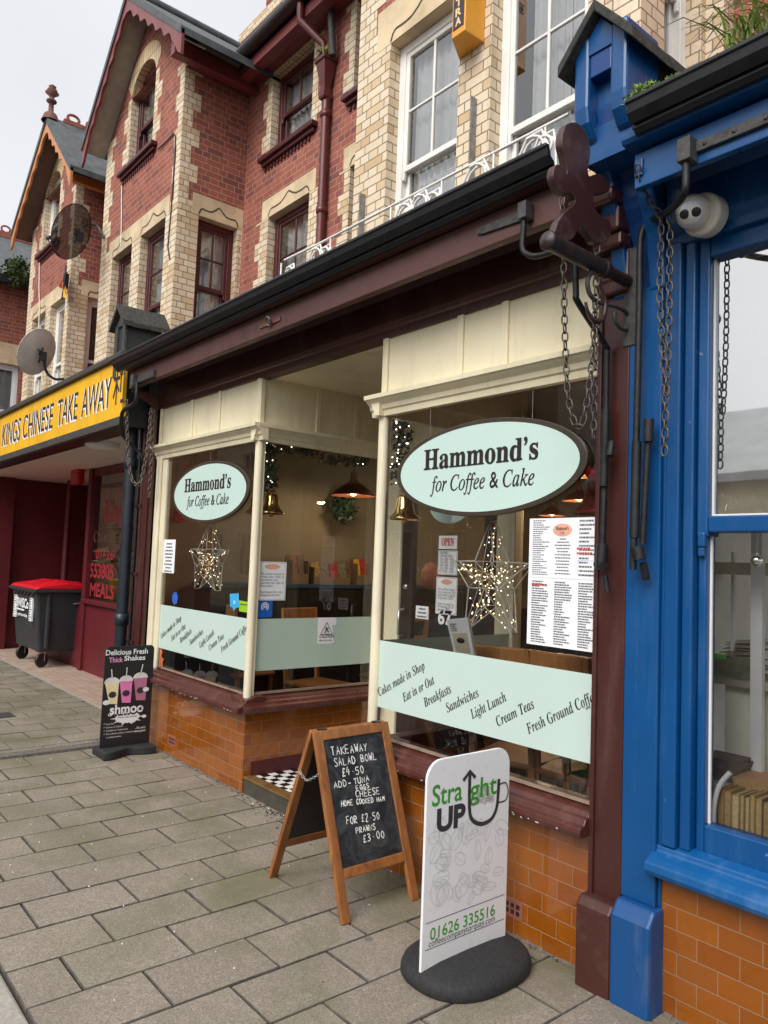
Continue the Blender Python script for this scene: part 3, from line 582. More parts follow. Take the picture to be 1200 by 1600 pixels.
# ================================================================== the cafe building: upper floors
CB = thing('cafe_building', 'brick house with white sash windows above a brown and cream cafe front', 'building', (-4.0, 1.0, 0))
H0, H1 = -5.03, -2.32
rw, cw = MB(), MB(); mh, mhr = mapy(YB), mapx(H1)
OPW = [(-4.60, -3.80, 3.55, 5.83), (-3.48, -2.68, 3.55, 5.83)]
wall(rw, mh, H0, H1, 3.0, 8.3, OPW + [(-4.1, -3.25, 7.02, 8.1)])
wall(rw, mhr, YB, YR, 3.0, 8.3, [(1.30, 1.74, 4.62, 5.83)])
wall(rw, mapy(YR), -6.62, H0, 3.0, 8.3, [(-6.33, -5.4, 3.9, 5.80), (-6.33, -5.4, 6.6, 7.66)])
wall(rw, mapy(YR), H1, -1.67, 3.0, 8.3, [])
rw.quad((H0, YB, 3.0), (H0, YR, 3.0), (H0, YR, 8.3), (H0, YB, 8.3))
rw.build('wall', M['red'], CB)
bandbox(cw, mh, H0, -4.60, 3.0, 5.83); bandbox(cw, mh, -3.80, -3.48, 3.0, 5.83); bandbox(cw, mh, -2.68, H1+0.002, 3.0, 5.83)
quoin(cw, mh, H0, 1, 5.83, 8.3, 0.345, 0.23); quoin(cw, mh, H1+0.002, -1, 5.83, 8.3, 0.345, 0.23); quoin(cw, mhr, YB-0.002, 1, 5.83, 8.3, 0.345, 0.23, 0.003)
bandbox(cw, mhr, YB-0.002, 1.30, 3.0, 5.83, 0.003); bandbox(cw, mhr, 1.30, 1.74, 3.0, 4.62, 0.003); bandbox(cw, mhr, 1.74, YR, 3.0, 5.83, 0.003)
quoin(cw, mapy(YR), -6.33, -1, 3.4, 5.80, 0.20, 0.10); quoin(cw, mapy(YR), -6.33, -1, 6.6, 7.95, 0.20, 0.10)
mbox(cw, mapy(1.80), H1+0.001, -2.20, 0, 0.14, 3.0, 8.0)
cw.build('cream_dressing', M['cream'], CB)
lintel(CB, mh, -4.78, -2.5, 5.833, 6.18, -4.60, -3.80); lintel(CB, mhr, 1.25, 1.80, 5.833, 6.15, 1.30, 1.74); lintel(CB, mapy(YR), -6.45, -5.3, 5.803, 6.05, -6.33, -5.4)
stone_sill(CB, mapy(YR), -6.44, -5.3, 6.60, M['maroonf'])
sash(CB, mh, *OPW[0], M['white'], 4.78, (2, 2), pattern=True, curtain=[(0.08, 1.0)]); sash(CB, mh, *OPW[1], M['white'], 4.62, (2, 2), pattern=True, curtain=[(0.2, 1.0)])
sash(CB, mhr, 1.30, 1.74, 4.62, 5.83, M['white'], 5.3, (1, 1)); sash(CB, mapy(YR), -6.33, -5.4, 3.9, 5.8, MW, 4.85, (2, 2)); sash(CB, mapy(YR), -6.33, -5.4, 6.6, 7.66, MW, 7.14, (2, 1))
sash(CB, mh, -4.1, -3.25, 7.02, 8.1, M['white'], 7.6, (1, 1))
rf3 = MB(); rf3.prism([(-6.6, 0.7, 8.3), (-6.6, 6.0, 11.0), (-6.6, 6.0, 11.1), (-6.6, 0.7, 8.4)], (4.93, 0, 0)); rf3.build('roof', M['slate'], CB)

# ================================================================== farther houses
FG = thing('gabled_house', 'farther gabled brick house with ochre bargeboards and a finial on its ridge', 'house', (-14.0, 1.9, 0))
F0, F1 = -15.35, -12.80; mg, mgr = mapy(YB), mapx(F1); rw, cw, so = MB(), MB(), MB(); fx, fz = -13.62, 8.92
wall(rw, mg, F0, F1, 2.9, 8.06, [(-14.95, -14.10, 3.6, 5.85), (-13.80, -12.98, 3.6, 5.85), (-14.60, -13.70, 7.0, 8.06)])
rw.poly([mg(F0, 0, 8.06), mg(-14.60, 0, 8.06), mg(-14.60, 0, 8.3), mg(-14.15, 0, 8.45), mg(fx, 0, fz)]); rw.poly([mg(F1, 0, 8.06), mg(-13.70, 0, 8.06), mg(-13.70, 0, 8.3), mg(-14.15, 0, 8.45), mg(fx, 0, fz)])
wall(rw, mgr, YB, YR, 2.9, 8.0, [(1.35, 1.80, 3.6, 5.85)]); wall(rw, mapy(YR), -18, F0, 2.9, 8, []); rw.build('wall', M['red'], FG)
bandbox(cw, mg, F0, -14.95, 2.9, 5.85); bandbox(cw, mg, -14.10, -13.80, 2.9, 5.85); bandbox(cw, mg, -12.98, F1+0.002, 2.9, 5.85); bandbox(cw, mgr, YB-0.002, 1.35, 2.9, 5.85, 0.003); bandbox(cw, mgr, 1.80, YR, 2.9, 5.85, 0.003)
quoin(cw, mg, F1+0.002, -1, 5.86, 7.7, 0.22, 0.115); quoin(cw, mgr, YB-0.002, 1, 5.86, 7.6, 0.235, 0.12, 0.003); quoin(cw, mg, F0, 1, 5.86, 7.7, 0.345, 0.23)
quoin(cw, mg, -14.60, -1, 7.0, 8.08, 0.235, 0.12); quoin(cw, mg, -13.70, 1, 7.0, 8.08, 0.235, 0.12); cw.build('cream_dressing', M['cream'], FG)
arch_head(cw, so, mg, -14.60, -13.70, 8.06, 8.40, 8.6); so.build('brick_arch', M['soldier'], FG)
lintel(FG, mg, -15.1, -12.9, 5.853, 6.12, -14.95, -14.10); lintel(FG, mgr, 1.24, 1.95, 5.853, 6.12, 1.35, 1.80)
sash(FG, mg, -14.95, -14.10, 3.6, 5.85, M['white'], 4.8, (1, 1)); sash(FG, mg, -13.80, -12.98, 3.6, 5.85, M['white'], 4.8, (1, 1)); sash(FG, mgr, 1.35, 1.80, 3.6, 5.85, M['white'], 4.8, (1, 1), curtain=False); sash(FG, mg, -14.60, -13.70, 7.0, 8.35, M['white'], 7.5, (1, 1))
stone_sill(FG, mg, -14.75, -13.5, 7.0, M['maroonf'])
gable_roof(FG, -15.55, -12.0, 7.55, 7.5, fx, 9.0, 0.70, 6, M['slate'])
s3 = MB(); s3.prism([(-15.5, 0.76, 7.52), (fx, 0.76, 8.95), (fx, 0.76, 8.98), (-15.5, 0.76, 7.55)], (0, 0.285, 0)); s3.prism([(-12.05, 0.76, 7.48), (fx, 0.76, 8.95), (fx, 0.76, 8.98), (-12.05, 0.76, 7.51)], (0, 0.285, 0)); s3.build('soffit', plain('dark_soffit_board', srgb(110, 86, 72), 0.8), FG)
bargeboard(FG, -15.55, 7.6, fx, 9.02, 0.755, M['barge_ora']); bargeboard(FG, -12.0, 7.56, fx, 9.02, 0.752, M['barge_ora'])
e3 = MB(); e3.box(-12.42, -12.32, 0.79, 2.5, 7.50, 7.68); e3.build('eaves_board', M['barge_ora'], FG)
g3 = MB(); g3.tube([(-12.27, 0.8, 7.74), (-12.27, 2.5, 7.74)], 0.075, 10); g3.build('gutter', M['white'], FG)
fn = MB(); fn.lathe([(0.15, 9.02), (0.11, 9.14), (0.045, 9.20), (0.04, 9.36), (0.085, 9.375), (0.085, 9.40), (0.04, 9.42), (0.045, 9.48), (0.115, 9.535), (0.06, 9.56), (0.085, 9.59), (0.04, 9.62), (0.065, 9.65), (0.0, 9.70)], (fx, 0.78, 0), n=12); fn.build('finial', plain('weathered_terracotta', srgb(112, 78, 66), 0.85, var=0.3), FG)
rt = MB()
for i in range(16):
    y0 = 1.0+i*0.33; rt.box(fx-0.05, fx+0.05, y0, y0+0.32, 9.08, 9.16)
    rt.tube([(fx, y0+0.16+0.10*math.cos(a*PI/6), 9.22+0.07*math.sin(a*PI/6)) for a in range(12)], 0.026, 5, closed=True)
rt.build('ridge_tile', M['terra'], FG)
wp = MB(); wp.box(-14.0, -13.72, 0.0, 0.4, 0, 2.75); wp.box(-18.0, -13.6, 0.0, 0.35, 2.75, 3.3); wp.box(-18, -14.0, 0.1, 0.3, 0, 0.7); wp.build('shopfront', M['white'], FG, bevel=0.01)
wg = MB(); wg.quad((-18, 0.2, 0.7), (-14, 0.2, 0.7), (-14, 0.2, 2.75), (-18, 0.2, 2.75)); wg.build('shop_glass', M['shopglass'], FG)
wd = MB(); wd.quad((-18, 0.9, 0), (-13.72, 0.9, 0), (-13.72, 0.9, 2.8), (-18, 0.9, 2.8)); wd.build('dark_backing', M['darkroom'], FG)  # dark sheet painted in for the dim depth of the shop

CH = thing('corner_house', 'far red brick house with slate roof and crested ridge facing down the street', 'house', (-18, -1, 0))
mc = mapx(-17.0); rw = MB(); wall(rw, mc, -6, 3.0, 0, 7.2, [(0.10, 1.38, 3.9, 5.42), (-2.3, -1.0, 3.9, 5.42), (-4.8, -3.5, 3.9, 5.42)]); rw.quad((-17, -6, 0), (-23, -6, 0), (-23, -6, 7.2), (-17, -6, 7.2)); rw.build('wall', M['red'], CH)
for a in (0.10, -2.3, -4.8):
    lm3 = MB(); mbox(lm3, mc, a-0.15, a+1.6, -0.01, 0.1, 5.42, 5.85); lm3.build('lintel', M['stone'], CH); sash(CH, mc, a, a+1.28, 3.9, 5.42, M['upvc'], 4.45, (1, 1))
rr = MB(); rr.prism([(-16.75, -6.3, 7.15), (-16.75, -6.3, 7.3), (-20, -6.3, 9.2), (-20, -6.3, 9.05)], (0, 9.5, 0)); rr.prism([(-23.2, -6.3, 7.15), (-23.2, -6.3, 7.3), (-20, -6.3, 9.2), (-20, -6.3, 9.05)], (0, 9.5, 0)); rr.build('roof', M['slate'], CH)
rg = MB()
for i in range(28):
    y0 = -6.2+i*0.33; rg.box(-20.06, -19.94, y0, y0+0.32, 9.18, 9.32); rg.tube([(-20, y0+0.16+0.10*math.cos(a*PI/6), 9.40+0.08*math.sin(a*PI/6)) for a in range(12)], 0.026, 5, closed=True)
rg.build('ridge_tile', M['terra'], CH)
gg = MB(); gg.box(-16.78, -16.62, -6.3, 3.0, 7.0, 7.16); gg.build('gutter', M['black'], CH)

M['zinc'] = plain('pale_zinc_sheet', (0.50, 0.51, 0.52, 1), 0.5, var=0.12, scale=2)
# houses across the road, seen only in the shop windows
def far_block(name, label, x0, x1, h, mat, rows, cat='building', roof='slate'):
    o = thing(name, label, cat, ((x0+x1)/2, -12, 0)); w = MB(); n = max(1, int((x1-x0)/1.9)); ops = []
    for r in range(rows):
        for i in range(n):
            a = x0+(x1-x0)*(i+0.5)/n; ops.append((a-0.45, a+0.45, 0.9+r*2.9, 2.5+r*2.9))
    mp = lambda u, d, z: (u, -11.0-d, z)
    wall(w, mp, x0, x1, -0.13, h, ops, 0.12); w.quad((x0, -11, 0), (x0, -17, 0), (x0, -17, h), (x0, -11, h)); w.quad((x1, -11, 0), (x1, -17, 0), (x1, -17, h), (x1, -11, h)); w.build('wall', mat, o)
    for a0, a1, b0, b1 in ops:
        f = MB()
        for u0, u1, z0, z1 in ((a0, a0+0.06, b0, b1), (a1-0.06, a1, b0, b1), (a0+0.06, a1-0.06, b0, b0+0.06), (a0+0.06, a1-0.06, b1-0.06, b1), ((a0+a1)/2-0.02, (a0+a1)/2+0.02, b0+0.06, b1-0.06)): mbox(f, mp, u0, u1, 0.06, 0.11, z0, z1)
        fo = f.build('window', M['white'], o); gq = MB(); gq.quad(mp(a0, 0.10, b0), mp(a1, 0.10, b0), mp(a1, 0.10, b1), mp(a0, 0.10, b1)); gq.build('glass', M['navy'], fo)
    r = MB(); r.prism([(x0-0.2, -10.7, h-0.1), (x0-0.2, -10.7, h+0.05), (x0-0.2, -14, h+1.9), (x0-0.2, -14, h+1.75)], (x1-x0+0.4, 0, 0)); r.prism([(x0-0.2, -17.3, h-0.1), (x0-0.2, -17.3, h+0.05), (x0-0.2, -14, h+1.9), (x0-0.2, -14, h+1.75)], (x1-x0+0.4, 0, 0)); r.build('roof', M[roof], o)
far_block('terraced_house', 'pale rendered house with white windows reflected in the cafe glass', -21, -10.5, 6.2, M['soffit'], 2)
far_block('terraced_house', 'long low pale shop range across the road reflected in the bookshop glass', -10.4, 14, 3.4, M['creamp'], 1, roof='zinc')
far_block('terraced_house', 'grey rendered house at the far end across the road', -34, -21.1, 7.0, M['stone'], 2)

# ================================================================== the cafe front
GZ0, GZ1 = 0.655, 2.425          # glass
LX0, LX1, RX0, RX1 = -6.12, -4.60, -3.25, -1.812
def tiles(mb, mp, u0, u1, z0, z1): wall(mb, mp, u0, u1, z0, z1, [])
def mapxr(c): return lambda u, d, z: (c+d, u, z)         # a wall that faces down the street
# stall risers
sr = MB(); sr.box(-6.32, LX1, 0.0, 0.11, -0.05, 0.565); sr.box(LX1-0.11, LX1-0.0005, 0.111, 1.2, -0.05, 0.565); sr.build('stall_riser', M['tile'], CB)
sr = MB(); sr.box(RX0, -1.80, 0.0, 0.11, -0.05, 0.565); sr.box(RX0+0.0005, RX0+0.11, 0.111, 1.2, -0.05, 0.565); rsr = sr.build('stall_riser', M['tile'], CB)
sk = MB(); sk.box(LX1, LX1+0.015, 0.06, 1.2, 0.10, 0.20); sk.build('skirting', M['maroonf'], CB)
def airbrick(px, py, w=0.145, h=0.075):
    p = at_y(px, py, 0.0); a = MB(); a.box(p.x-w/2, p.x+w/2, -0.004, 0.03, p.z-h/2, p.z+h/2); o = a.build('air_vent', M['terra'], CB); hq = MB()
    for i in range(4):
        for j in range(2): hq.box(p.x-w/2+0.02+i*0.03, p.x-w/2+0.038+i*0.03, -0.0055, 0.0, p.z-0.024+j*0.027, p.z-0.006+j*0.027)
    hq.build('vent_hole', M['pblack'], o)
airbrick(797, 1416); airbrick(269, 1157)
# window sills: moulded, running round the corner
SP = [(-0.095, 0.545), (-0.10, 0.565), (-0.095, 0.585), (-0.07, 0.592), (-0.06, 0.612), (-0.04, 0.618), (-0.03, 0.635), (0.0, 0.64), (0.04, 0.652), (0.11, 0.652), (0.11, 0.545)]
sl = MB(); sl.profx(SP, -6.30, LX1+0.06); sl.profy([(LX1-y, z+0.0004) for y, z in SP], -0.06, 1.18); sl.build('window_sill', M['sillbrown'], CB, bevel=0.004)
sl = MB(); sl.profx(SP, RX0-0.06, -1.812); sl.profy([(RX0+y, z+0.0004) for y, z in SP], -0.06, 1.18); sl.build('window_sill', M['sillbrown'], CB, bevel=0.004)
# flaked paint along the lower edge of the sill
for i in range(26):
    x_ = random.choice([random.uniform(-2.35, -1.95), random.uniform(-3.2, -1.9), random.uniform(-6.1, -4.6)]); w = random.uniform(0.006, 0.03); z_ = random.uniform(0.548, 0.556); fk_ = MB()
    fk_.add([(x_, -0.0985, z_), (x_+w, -0.0988, z_+random.uniform(-0.002, 0.002)), (x_+w*0.9, -0.1005, z_+0.006), (x_+w*0.2, -0.1003, z_+0.005), (x_+w*0.5, -0.096, z_+0.003)], [(0, 1, 2, 3), (0, 4, 1), (3, 2, 4)])
    if i == 0: flakes = MB()
    flakes.add(fk_.v, fk_.f)
flakes.build('paint_flake', M['white'], CB, kind='stuff')
# putty line and glazing beads
GBD = paint('dirty_bead_paint', srgb(150, 128, 112), 0.6, dirt=srgb(70, 50, 42), amount=0.9, chips=srgb(206, 196, 178), streak=False)
for bx in ((LX0, LX1-0.03, 0.005, 0.03, 0.652, 0.664), (RX0+0.03, RX1, 0.005, 0.03, 0.652, 0.664), (LX1-0.03, LX1-0.005, 0.03, 1.12, 0.652, 0.668)):
    pb = MB(); pb.box(*bx); pb.build('glazing_bead', GBD, CB)
# posts
for cx in (LX1-0.008, RX0+0.004):
    po = MB(); po.tube([(cx, 0.012, 0.62), (cx, 0.012, 2.44)], 0.030, 14); po.box(cx-0.018, cx+0.018, 0.02, 0.05, 0.62, 2.44); po.build('window_post', M['creamold'], CB)
fp = MB(); fp.box(-6.31, -6.215, -0.015, 0.06, 0.60, 2.44); fp.box(-6.215, LX0, 0.0, 0.05, 0.60, 2.44); fp.box(-6.245, -6.20, -0.022, 0.0, 0.62, 2.44); fp.build('window_frame', M['creamold'], CB, bevel=0.008)
ep = MB(); ep.box(LX1-0.05, LX1+0.004, 1.10, 1.17, 0.64, 2.44); ep.box(RX0-0.004, RX0+0.05, 1.10, 1.17, 0.64, 2.44); ep.build('window_frame', M['creamold'], CB, bevel=0.008)
# cornice over the glass
CP = [(0.03, 2.415), (-0.012, 2.415), (-0.018, 2.445), (-0.028, 2.452), (-0.036, 2.475), (-0.058, 2.492), (-0.066, 2.50), (-0.078, 2.505), (-0.08, 2.528), (0.03, 2.535)]
cn = MB(); cn.profx(CP, -6.32, LX1+0.075); cn.profy([(LX1-y, z-0.0006) for y, z in CP], -0.05, 1.18); cn.build('cornice', M['creamp'], CB)
cn = MB(); cn.profx(CP, RX0-0.075, -1.812); cn.profy([(RX0+y, z-0.0006) for y, z in CP], -0.05, 1.18); cn.build('cornice', M['creamp'], CB)
# panelled frieze
fz_ = MB(); fz_.box(-6.32, LX1, 0.0, 0.06, 2.52, 2.90); fz_.box(LX1-0.06, LX1-0.001, 0.061, 1.18, 2.52, 2.90); fzo = fz_.build('frieze', M['creamp'], CB)
fz_ = MB(); fz_.box(RX0, -1.812, 0.0, 0.06, 2.52, 2.90); fz_.box(RX0+0.001, RX0+0.06, 0.061, 1.18, 2.52, 2.90); fz_.build('frieze', M['creamp'], CB)
def bead(*a):
    q_ = MB(); q_.box(*a); q_.build('panel_bead', M['creamp'], fzo, bevel=0.006)
for px, py in ((343, 650), (300, 665)): q = at_y(px, py, 0); bead(q.x-0.022, q.x+0.022, -0.014, 0.0, 2.535, 2.86)
for px, py in ((720, 555), (790, 535)): q = at_y(px, py, 0); bead(q.x-0.022, q.x+0.022, -0.014, 0.0, 2.535, 2.86)
for cx in (LX1-0.02, RX0+0.02, -6.27): bead(cx-0.022, cx+0.022, -0.016, 0.0, 2.535, 2.86)
for px in (497, 556): q = at_x(px, 640, LX1); bead(LX1-0.001, LX1+0.016, q.y-0.02, q.y+0.02, 2.535, 2.87)
bead(LX1-0.001, LX1+0.012, -0.01, 0.03, 2.535, 2.87); bead(-1.845, -1.812, -0.014, 0, 2.535, 2.86)

lc = MB(); lc.box(LX1, RX0, 0.02, 1.2, 2.87, 2.92); lc.build('lobby_ceiling', M['creamp'], CB)
# shop glass
def pane(name, pts, mat, parent): m = MB(); m.quad(*pts); return m.build(name, mat, parent)
gL = pane('shop_window', [(LX0, 0.02, GZ0), (LX1-0.03, 0.02, GZ0), (LX1-0.03, 0.02, GZ1), (LX0, 0.02, GZ1)], M['shopglass'], CB)
gR = pane('shop_window', [(RX0+0.03, 0.02, GZ0), (RX1, 0.02, GZ0), (RX1, 0.02, GZ1), (RX0+0.03, 0.02, GZ1)], M['shopglass'], CB)
gT = pane('shop_window', [(LX1-0.02, 0.045, GZ0), (LX1-0.02, 1.10, GZ0), (LX1-0.02, 1.10, GZ1), (LX1-0.02, 0.045, GZ1)], M['shopglass'], CB)
gU = pane('shop_window', [(RX0+0.02, 0.045, GZ0), (RX0+0.02, 1.10, GZ0), (RX0+0.02, 1.10, GZ1), (RX0+0.02, 0.045, GZ1)], M['shopglass'], CB)
BZ0, BZ1 = 0.812, 1.172
def film(parent, a, b, mat):
    m = MB(); m.quad((a[0], a[1], BZ0), (b[0], b[1], BZ0), (b[0], b[1], BZ1), (a[0], a[1], BZ1)); return m.build('frosted_band', mat, parent)
film(gL, (LX0, 0.0175), (LX1-0.03, 0.0175), M['mint']); film(gR, (RX0+0.03, 0.0175), (RX1, 0.0175), M['mint']); film(gT, (LX1-0.0175, 0.045), (LX1-0.0175, 1.10), M['mintret']); film(gU, (RX0+0.026, 0.045), (RX0+0.026, 1.10), M['mintret'])
MENU = ['Cakes made in Shop', 'Eat in or Out', 'Breakfasts', 'Sandwiches', 'Light Lunch', 'Cream Teas', 'Fresh Ground Coffee']
RP = [((592.7, 1088), (666, 1044)), ((631, 1097), (680.7, 1067)), ((664, 1105), (706.7, 1081)), ((699, 1113.5), (750, 1087)), ((737.7, 1123.5), (793, 1094)), ((778, 1135), (837, 1105)), ((825.7, 1147), (937, 1093))]
LP = [((251.7, 998.5), (284, 968)), ((268, 1002), (290.7, 981)), ((281.7, 1005.5), (300, 988)), ((296.7, 1008.5), (318, 989)), ((312, 1013), (335, 991)), ((327, 1017), (350.7, 996)), ((346, 1020), (387.7, 983))]
for PP, gl in ((RP, gR), (LP, gL)):
    tm = MB()
    for s_, (a, b) in zip(MENU, PP):
        p, q = at_y(*a, 0.0155), at_y(*b, 0.0155); d = q-p; tm.text(fancy(s_, SERIF_BIT), p, d, Vector((-d.z, 0, d.x)), d.length*0.98, 0.047, bold=-0.004)
    tm.build('lettering', M['ink'], gl)
# fascia, soffit, gutter, flat roof
FX0, FX1 = -6.30, -1.80
fs = MB(); fs.profx([(-0.30, 3.135), (-0.30, 2.99), (-0.262, 2.985), (-0.262, 3.135)], FX0, FX1); fs.build('fascia', M['brown_worn'], CB, bevel=0.005)
sf = MB(); sf.profx([(-0.259, 3.10), (-0.225, 3.098), (-0.215, 3.06), (-0.19, 3.06), (-0.185, 3.115), (-0.07, 3.115), (-0.045, 3.07), (-0.04, 2.93), (-0.03, 2.905), (-0.018, 2.90), (-0.016, 2.855), (0.065, 2.855), (0.065, 3.14), (-0.259, 3.14)], FX0, FX1); sf.build('soffit', M['brown'], CB, bevel=0.004)
ml = MB(); ml.profx([(-0.258, 3.14), (-0.335, 3.145), (-0.345, 3.155), (-0.345, 3.168), (-0.258, 3.172)], FX0-0.02, FX1); ml.build('fascia_moulding', M['brown_worn'], CB)
GP = [(-0.30, 3.11), (-0.37, 3.11), (-0.385, 3.125), (-0.388, 3.145), (-0.40, 3.165), (-0.425, 3.195), (-0.432, 3.225), (-0.440, 3.225), (-0.440, 3.240), (-0.415, 3.240), (-0.405, 3.2), (-0.37, 3.16), (-0.30, 3.16)]
GP = [(-0.350 if y > -0.31 else min(y, -0.372), z+0.026 if z < 3.15 else z-0.006) for y, z in GP]
gu = MB(); gu.profx(GP, -6.40, -1.79); gu.build('gutter', M['black'], CB, bevel=0.003)
fr_ = MB(); fr_.box(-6.60, -1.80, -0.25, YR, 3.176, 3.20); fr_.build('flat_roof', M['lead'], CB)
# pilaster next to the takeaway
pl = MB(); pl.box(-6.62, -6.32, -0.03, 0.1, -0.05, 2.95); pl.box(-6.345, -6.32, -0.045, 0.0, 0.3, 2.86); pl.box(-6.56, -6.40, -0.045, -0.03, 0.35, 2.80); pl.build('pilaster', M['brown'], CB, bevel=0.006)
tr = MB(); tr.prism([(-6.36, -0.262, 2.985), (-6.36, -0.02, 2.86), (-6.36, -0.02, 2.985)], (0.06, 0, 0)); tr.build('bracket', M['brown_worn'], CB)
# lobby: step, floor, door
st = MB(); st.box(LX1, RX0, 0.012, 0.10, -0.05, 0.098); st.build('doorstep', plain('slate_step', srgb(70, 66, 58), 0.6, var=0.3), CB, bevel=0.006)
sn = MB(); sn.box(LX1, RX0, 0.004, 0.085, 0.0985, 0.112); sn.build('step_nosing', plain('worn_brass_nosing', srgb(126, 96, 56), 0.5, var=0.35, metal=0.3), CB, bevel=0.004)
lf = MB(); lf.quad((LX1, 0.085, 0.106), (RX0, 0.085, 0.106), (RX0, 1.2, 0.106), (LX1, 1.2, 0.106)); lf.build('lobby_floor', M['checker'], CB)
DY = 1.17
dfm = MB(); dfm.box(LX1, -4.40, DY, DY+0.08, 0.1, 2.9); dfm.box(-3.42, RX0, DY, DY+0.08, 0.1, 2.9); dfm.box(-4.40, -3.42, DY, DY+0.08, 2.25, 2.9); dfm.build('door_frame', M['creamp'], CB, bevel=0.01)
ddr = MB(); ddr.box(-4.40, -4.27, DY+0.02, DY+0.065, 0.11, 2.25); ddr.box(-3.55, -3.42, DY+0.02, DY+0.065, 0.11, 2.25); ddr.box(-4.27, -3.55, DY+0.021, DY+0.064, 0.11, 0.75); ddr.box(-4.27, -3.55, DY+0.021, DY+0.064, 2.12, 2.25); dro = ddr.build('door', M['darkwood'], CB, bevel=0.006)
pane('glass', [(-4.27, DY+0.04, 0.75), (-3.55, DY+0.04, 0.75), (-3.55, DY+0.04, 2.12), (-4.27, DY+0.04, 2.12)], M['shopglass'], dro)
hd = MB(); hd.tube([(-4.33, DY-0.005, 1.05), (-4.33, DY-0.05, 1.06), (-4.33, DY-0.05, 1.24), (-4.33, DY-0.005, 1.25)], 0.011, 8); hd.lathe([(0.0, 0.0), (0.02, 0.0), (0.02, 0.02), (0, 0.02)], (-4.33, DY+0.02, 1.42), (0, -1, 0), 12); hd.build('handle', M['steel'], dro)
tn = MB(); q = at_y(684, 974, DY+0.005); tn.text('67', q, X, Z, None, 0.10, bold=0.03); tn.build('door_number', M['paper'], dro)
# the room inside
ri = MB(); IX0, IX1, IY1 = -6.28, -1.71, 5.2
ri.quad((IX0, 0.06, 0.1), (IX0, IY1, 0.1), (IX0, IY1, 2.9), (IX0, 0.06, 2.9)); ri.quad((IX1, 0.06, 0.1), (IX1, IY1, 0.1), (IX1, IY1, 2.9), (IX1, 0.06, 2.9)); ri.quad((IX0, IY1, 0.1), (IX1, IY1, 0.1), (IX1, IY1, 2.9), (IX0, IY1, 2.9))
ri.quad((IX0, 0.11, 0.05), (LX1-0.11, 0.11, 0.05), (LX1-0.11, 0.11, 0.55), (IX0, 0.11, 0.55))
ri.build('interior_wall', M['beige'], CB)
rc = MB(); rc.quad((IX0, 0.06, 2.89), (LX1, 0.06, 2.89), (LX1, IY1, 2.89), (IX0, IY1, 2.89)); rc.quad((RX0, 0.06, 2.89), (IX1, 0.06, 2.89), (IX1, IY1, 2.89), (RX0, IY1, 2.89)); rc.quad((LX1, DY+0.04, 2.93), (RX0, DY+0.04, 2.93), (RX0, IY1, 2.93), (LX1, IY1, 2.93)); rc.box(IX0, IX1, DY+0.05, IY1, 2.935, 2.96); rc.box(IX0, LX1-0.07, 0.07, DY+0.05, 2.935, 2.96); rc.box(RX0+0.07, IX1, 0.07, DY+0.05, 2.935, 2.96); rc.build('interior_ceiling', M['beige'], CB)
rf_ = MB(); rf_.quad((IX0, 0.1, 0.1), (IX1, 0.1, 0.1), (IX1, IY1, 0.1), (IX0, IY1, 0.1)); rf_.build('interior_floor', M['darkwood'], CB)
wn = MB(); wn.box(IX0+0.001, IX0+0.03, 0.2, IY1-0.01, 0.1, 1.08); wn.box(IX0+0.03, IX1, IY1-0.035, IY1-0.005, 0.1, 1.08); wn.box(IX1-0.03, IX1-0.001, 0.2, IY1-0.04, 0.1, 1.08); wn.build('wainscot', M['darkwood'], CB, bevel=0.004)

# ================================================================== the shared pilaster and the bookshop front (blue)
BS = thing('bookshop_building', 'blue painted shopfront with amber tiled base and mossy gutter at the edge of the street', 'building', (0.0, 1.0, 0))
PX0, PXM, PX1 = -1.812, -1.672, -1.53
pr_ = MB(); pr_.box(PX0, PXM-0.0005, -0.03, 0.12, 0.325, 2.72); pr_.box(PX0+0.0, PX0+0.02, -0.042, -0.03, 0.325, 2.72); pr_.build('pilaster', M['brown'], CB, bevel=0.004)
pp = MB(); pp.prism([(PX0-0.012, -0.10, -0.05), (PX0-0.012, -0.10, 0.305), (PX0-0.012, -0.075, 0.335), (PX0-0.012, 0.1, 0.335), (PX0-0.012, 0.1, -0.05)], (PXM-PX0+0.0115, 0, 0)); pp.build('plinth', paint('brown_plinth_paint', srgb(70, 36, 30), 0.5, dirt=srgb(92, 80, 70), amount=0.55, streak=False), CB, bevel=0.01)
pb2 = MB(); pb2.box(PXM+0.0005, PX1, -0.03, 0.12, 0.37, 2.72); pb2.box(PX1, PX1+0.012, -0.012, 0.12, 0.37, 2.72); pb2.build('pilaster', M['blue'], BS, bevel=0.004)
pp = MB(); pp.prism([(PXM+0.0005, -0.10, -0.05), (PXM+0.0005, -0.10, 0.32), (PXM+0.0005, -0.06, 0.37), (PXM+0.0005, 0.1, 0.37), (PXM+0.0005, 0.1, -0.05)], (PX1-PXM+0.02, 0, 0)); pp.build('plinth', paint('blue_plinth_paint', srgb(16, 72, 128), 0.45, dirt=srgb(90, 104, 124), amount=0.8, chips=srgb(120, 132, 146), streak=True), BS, bevel=0.012)
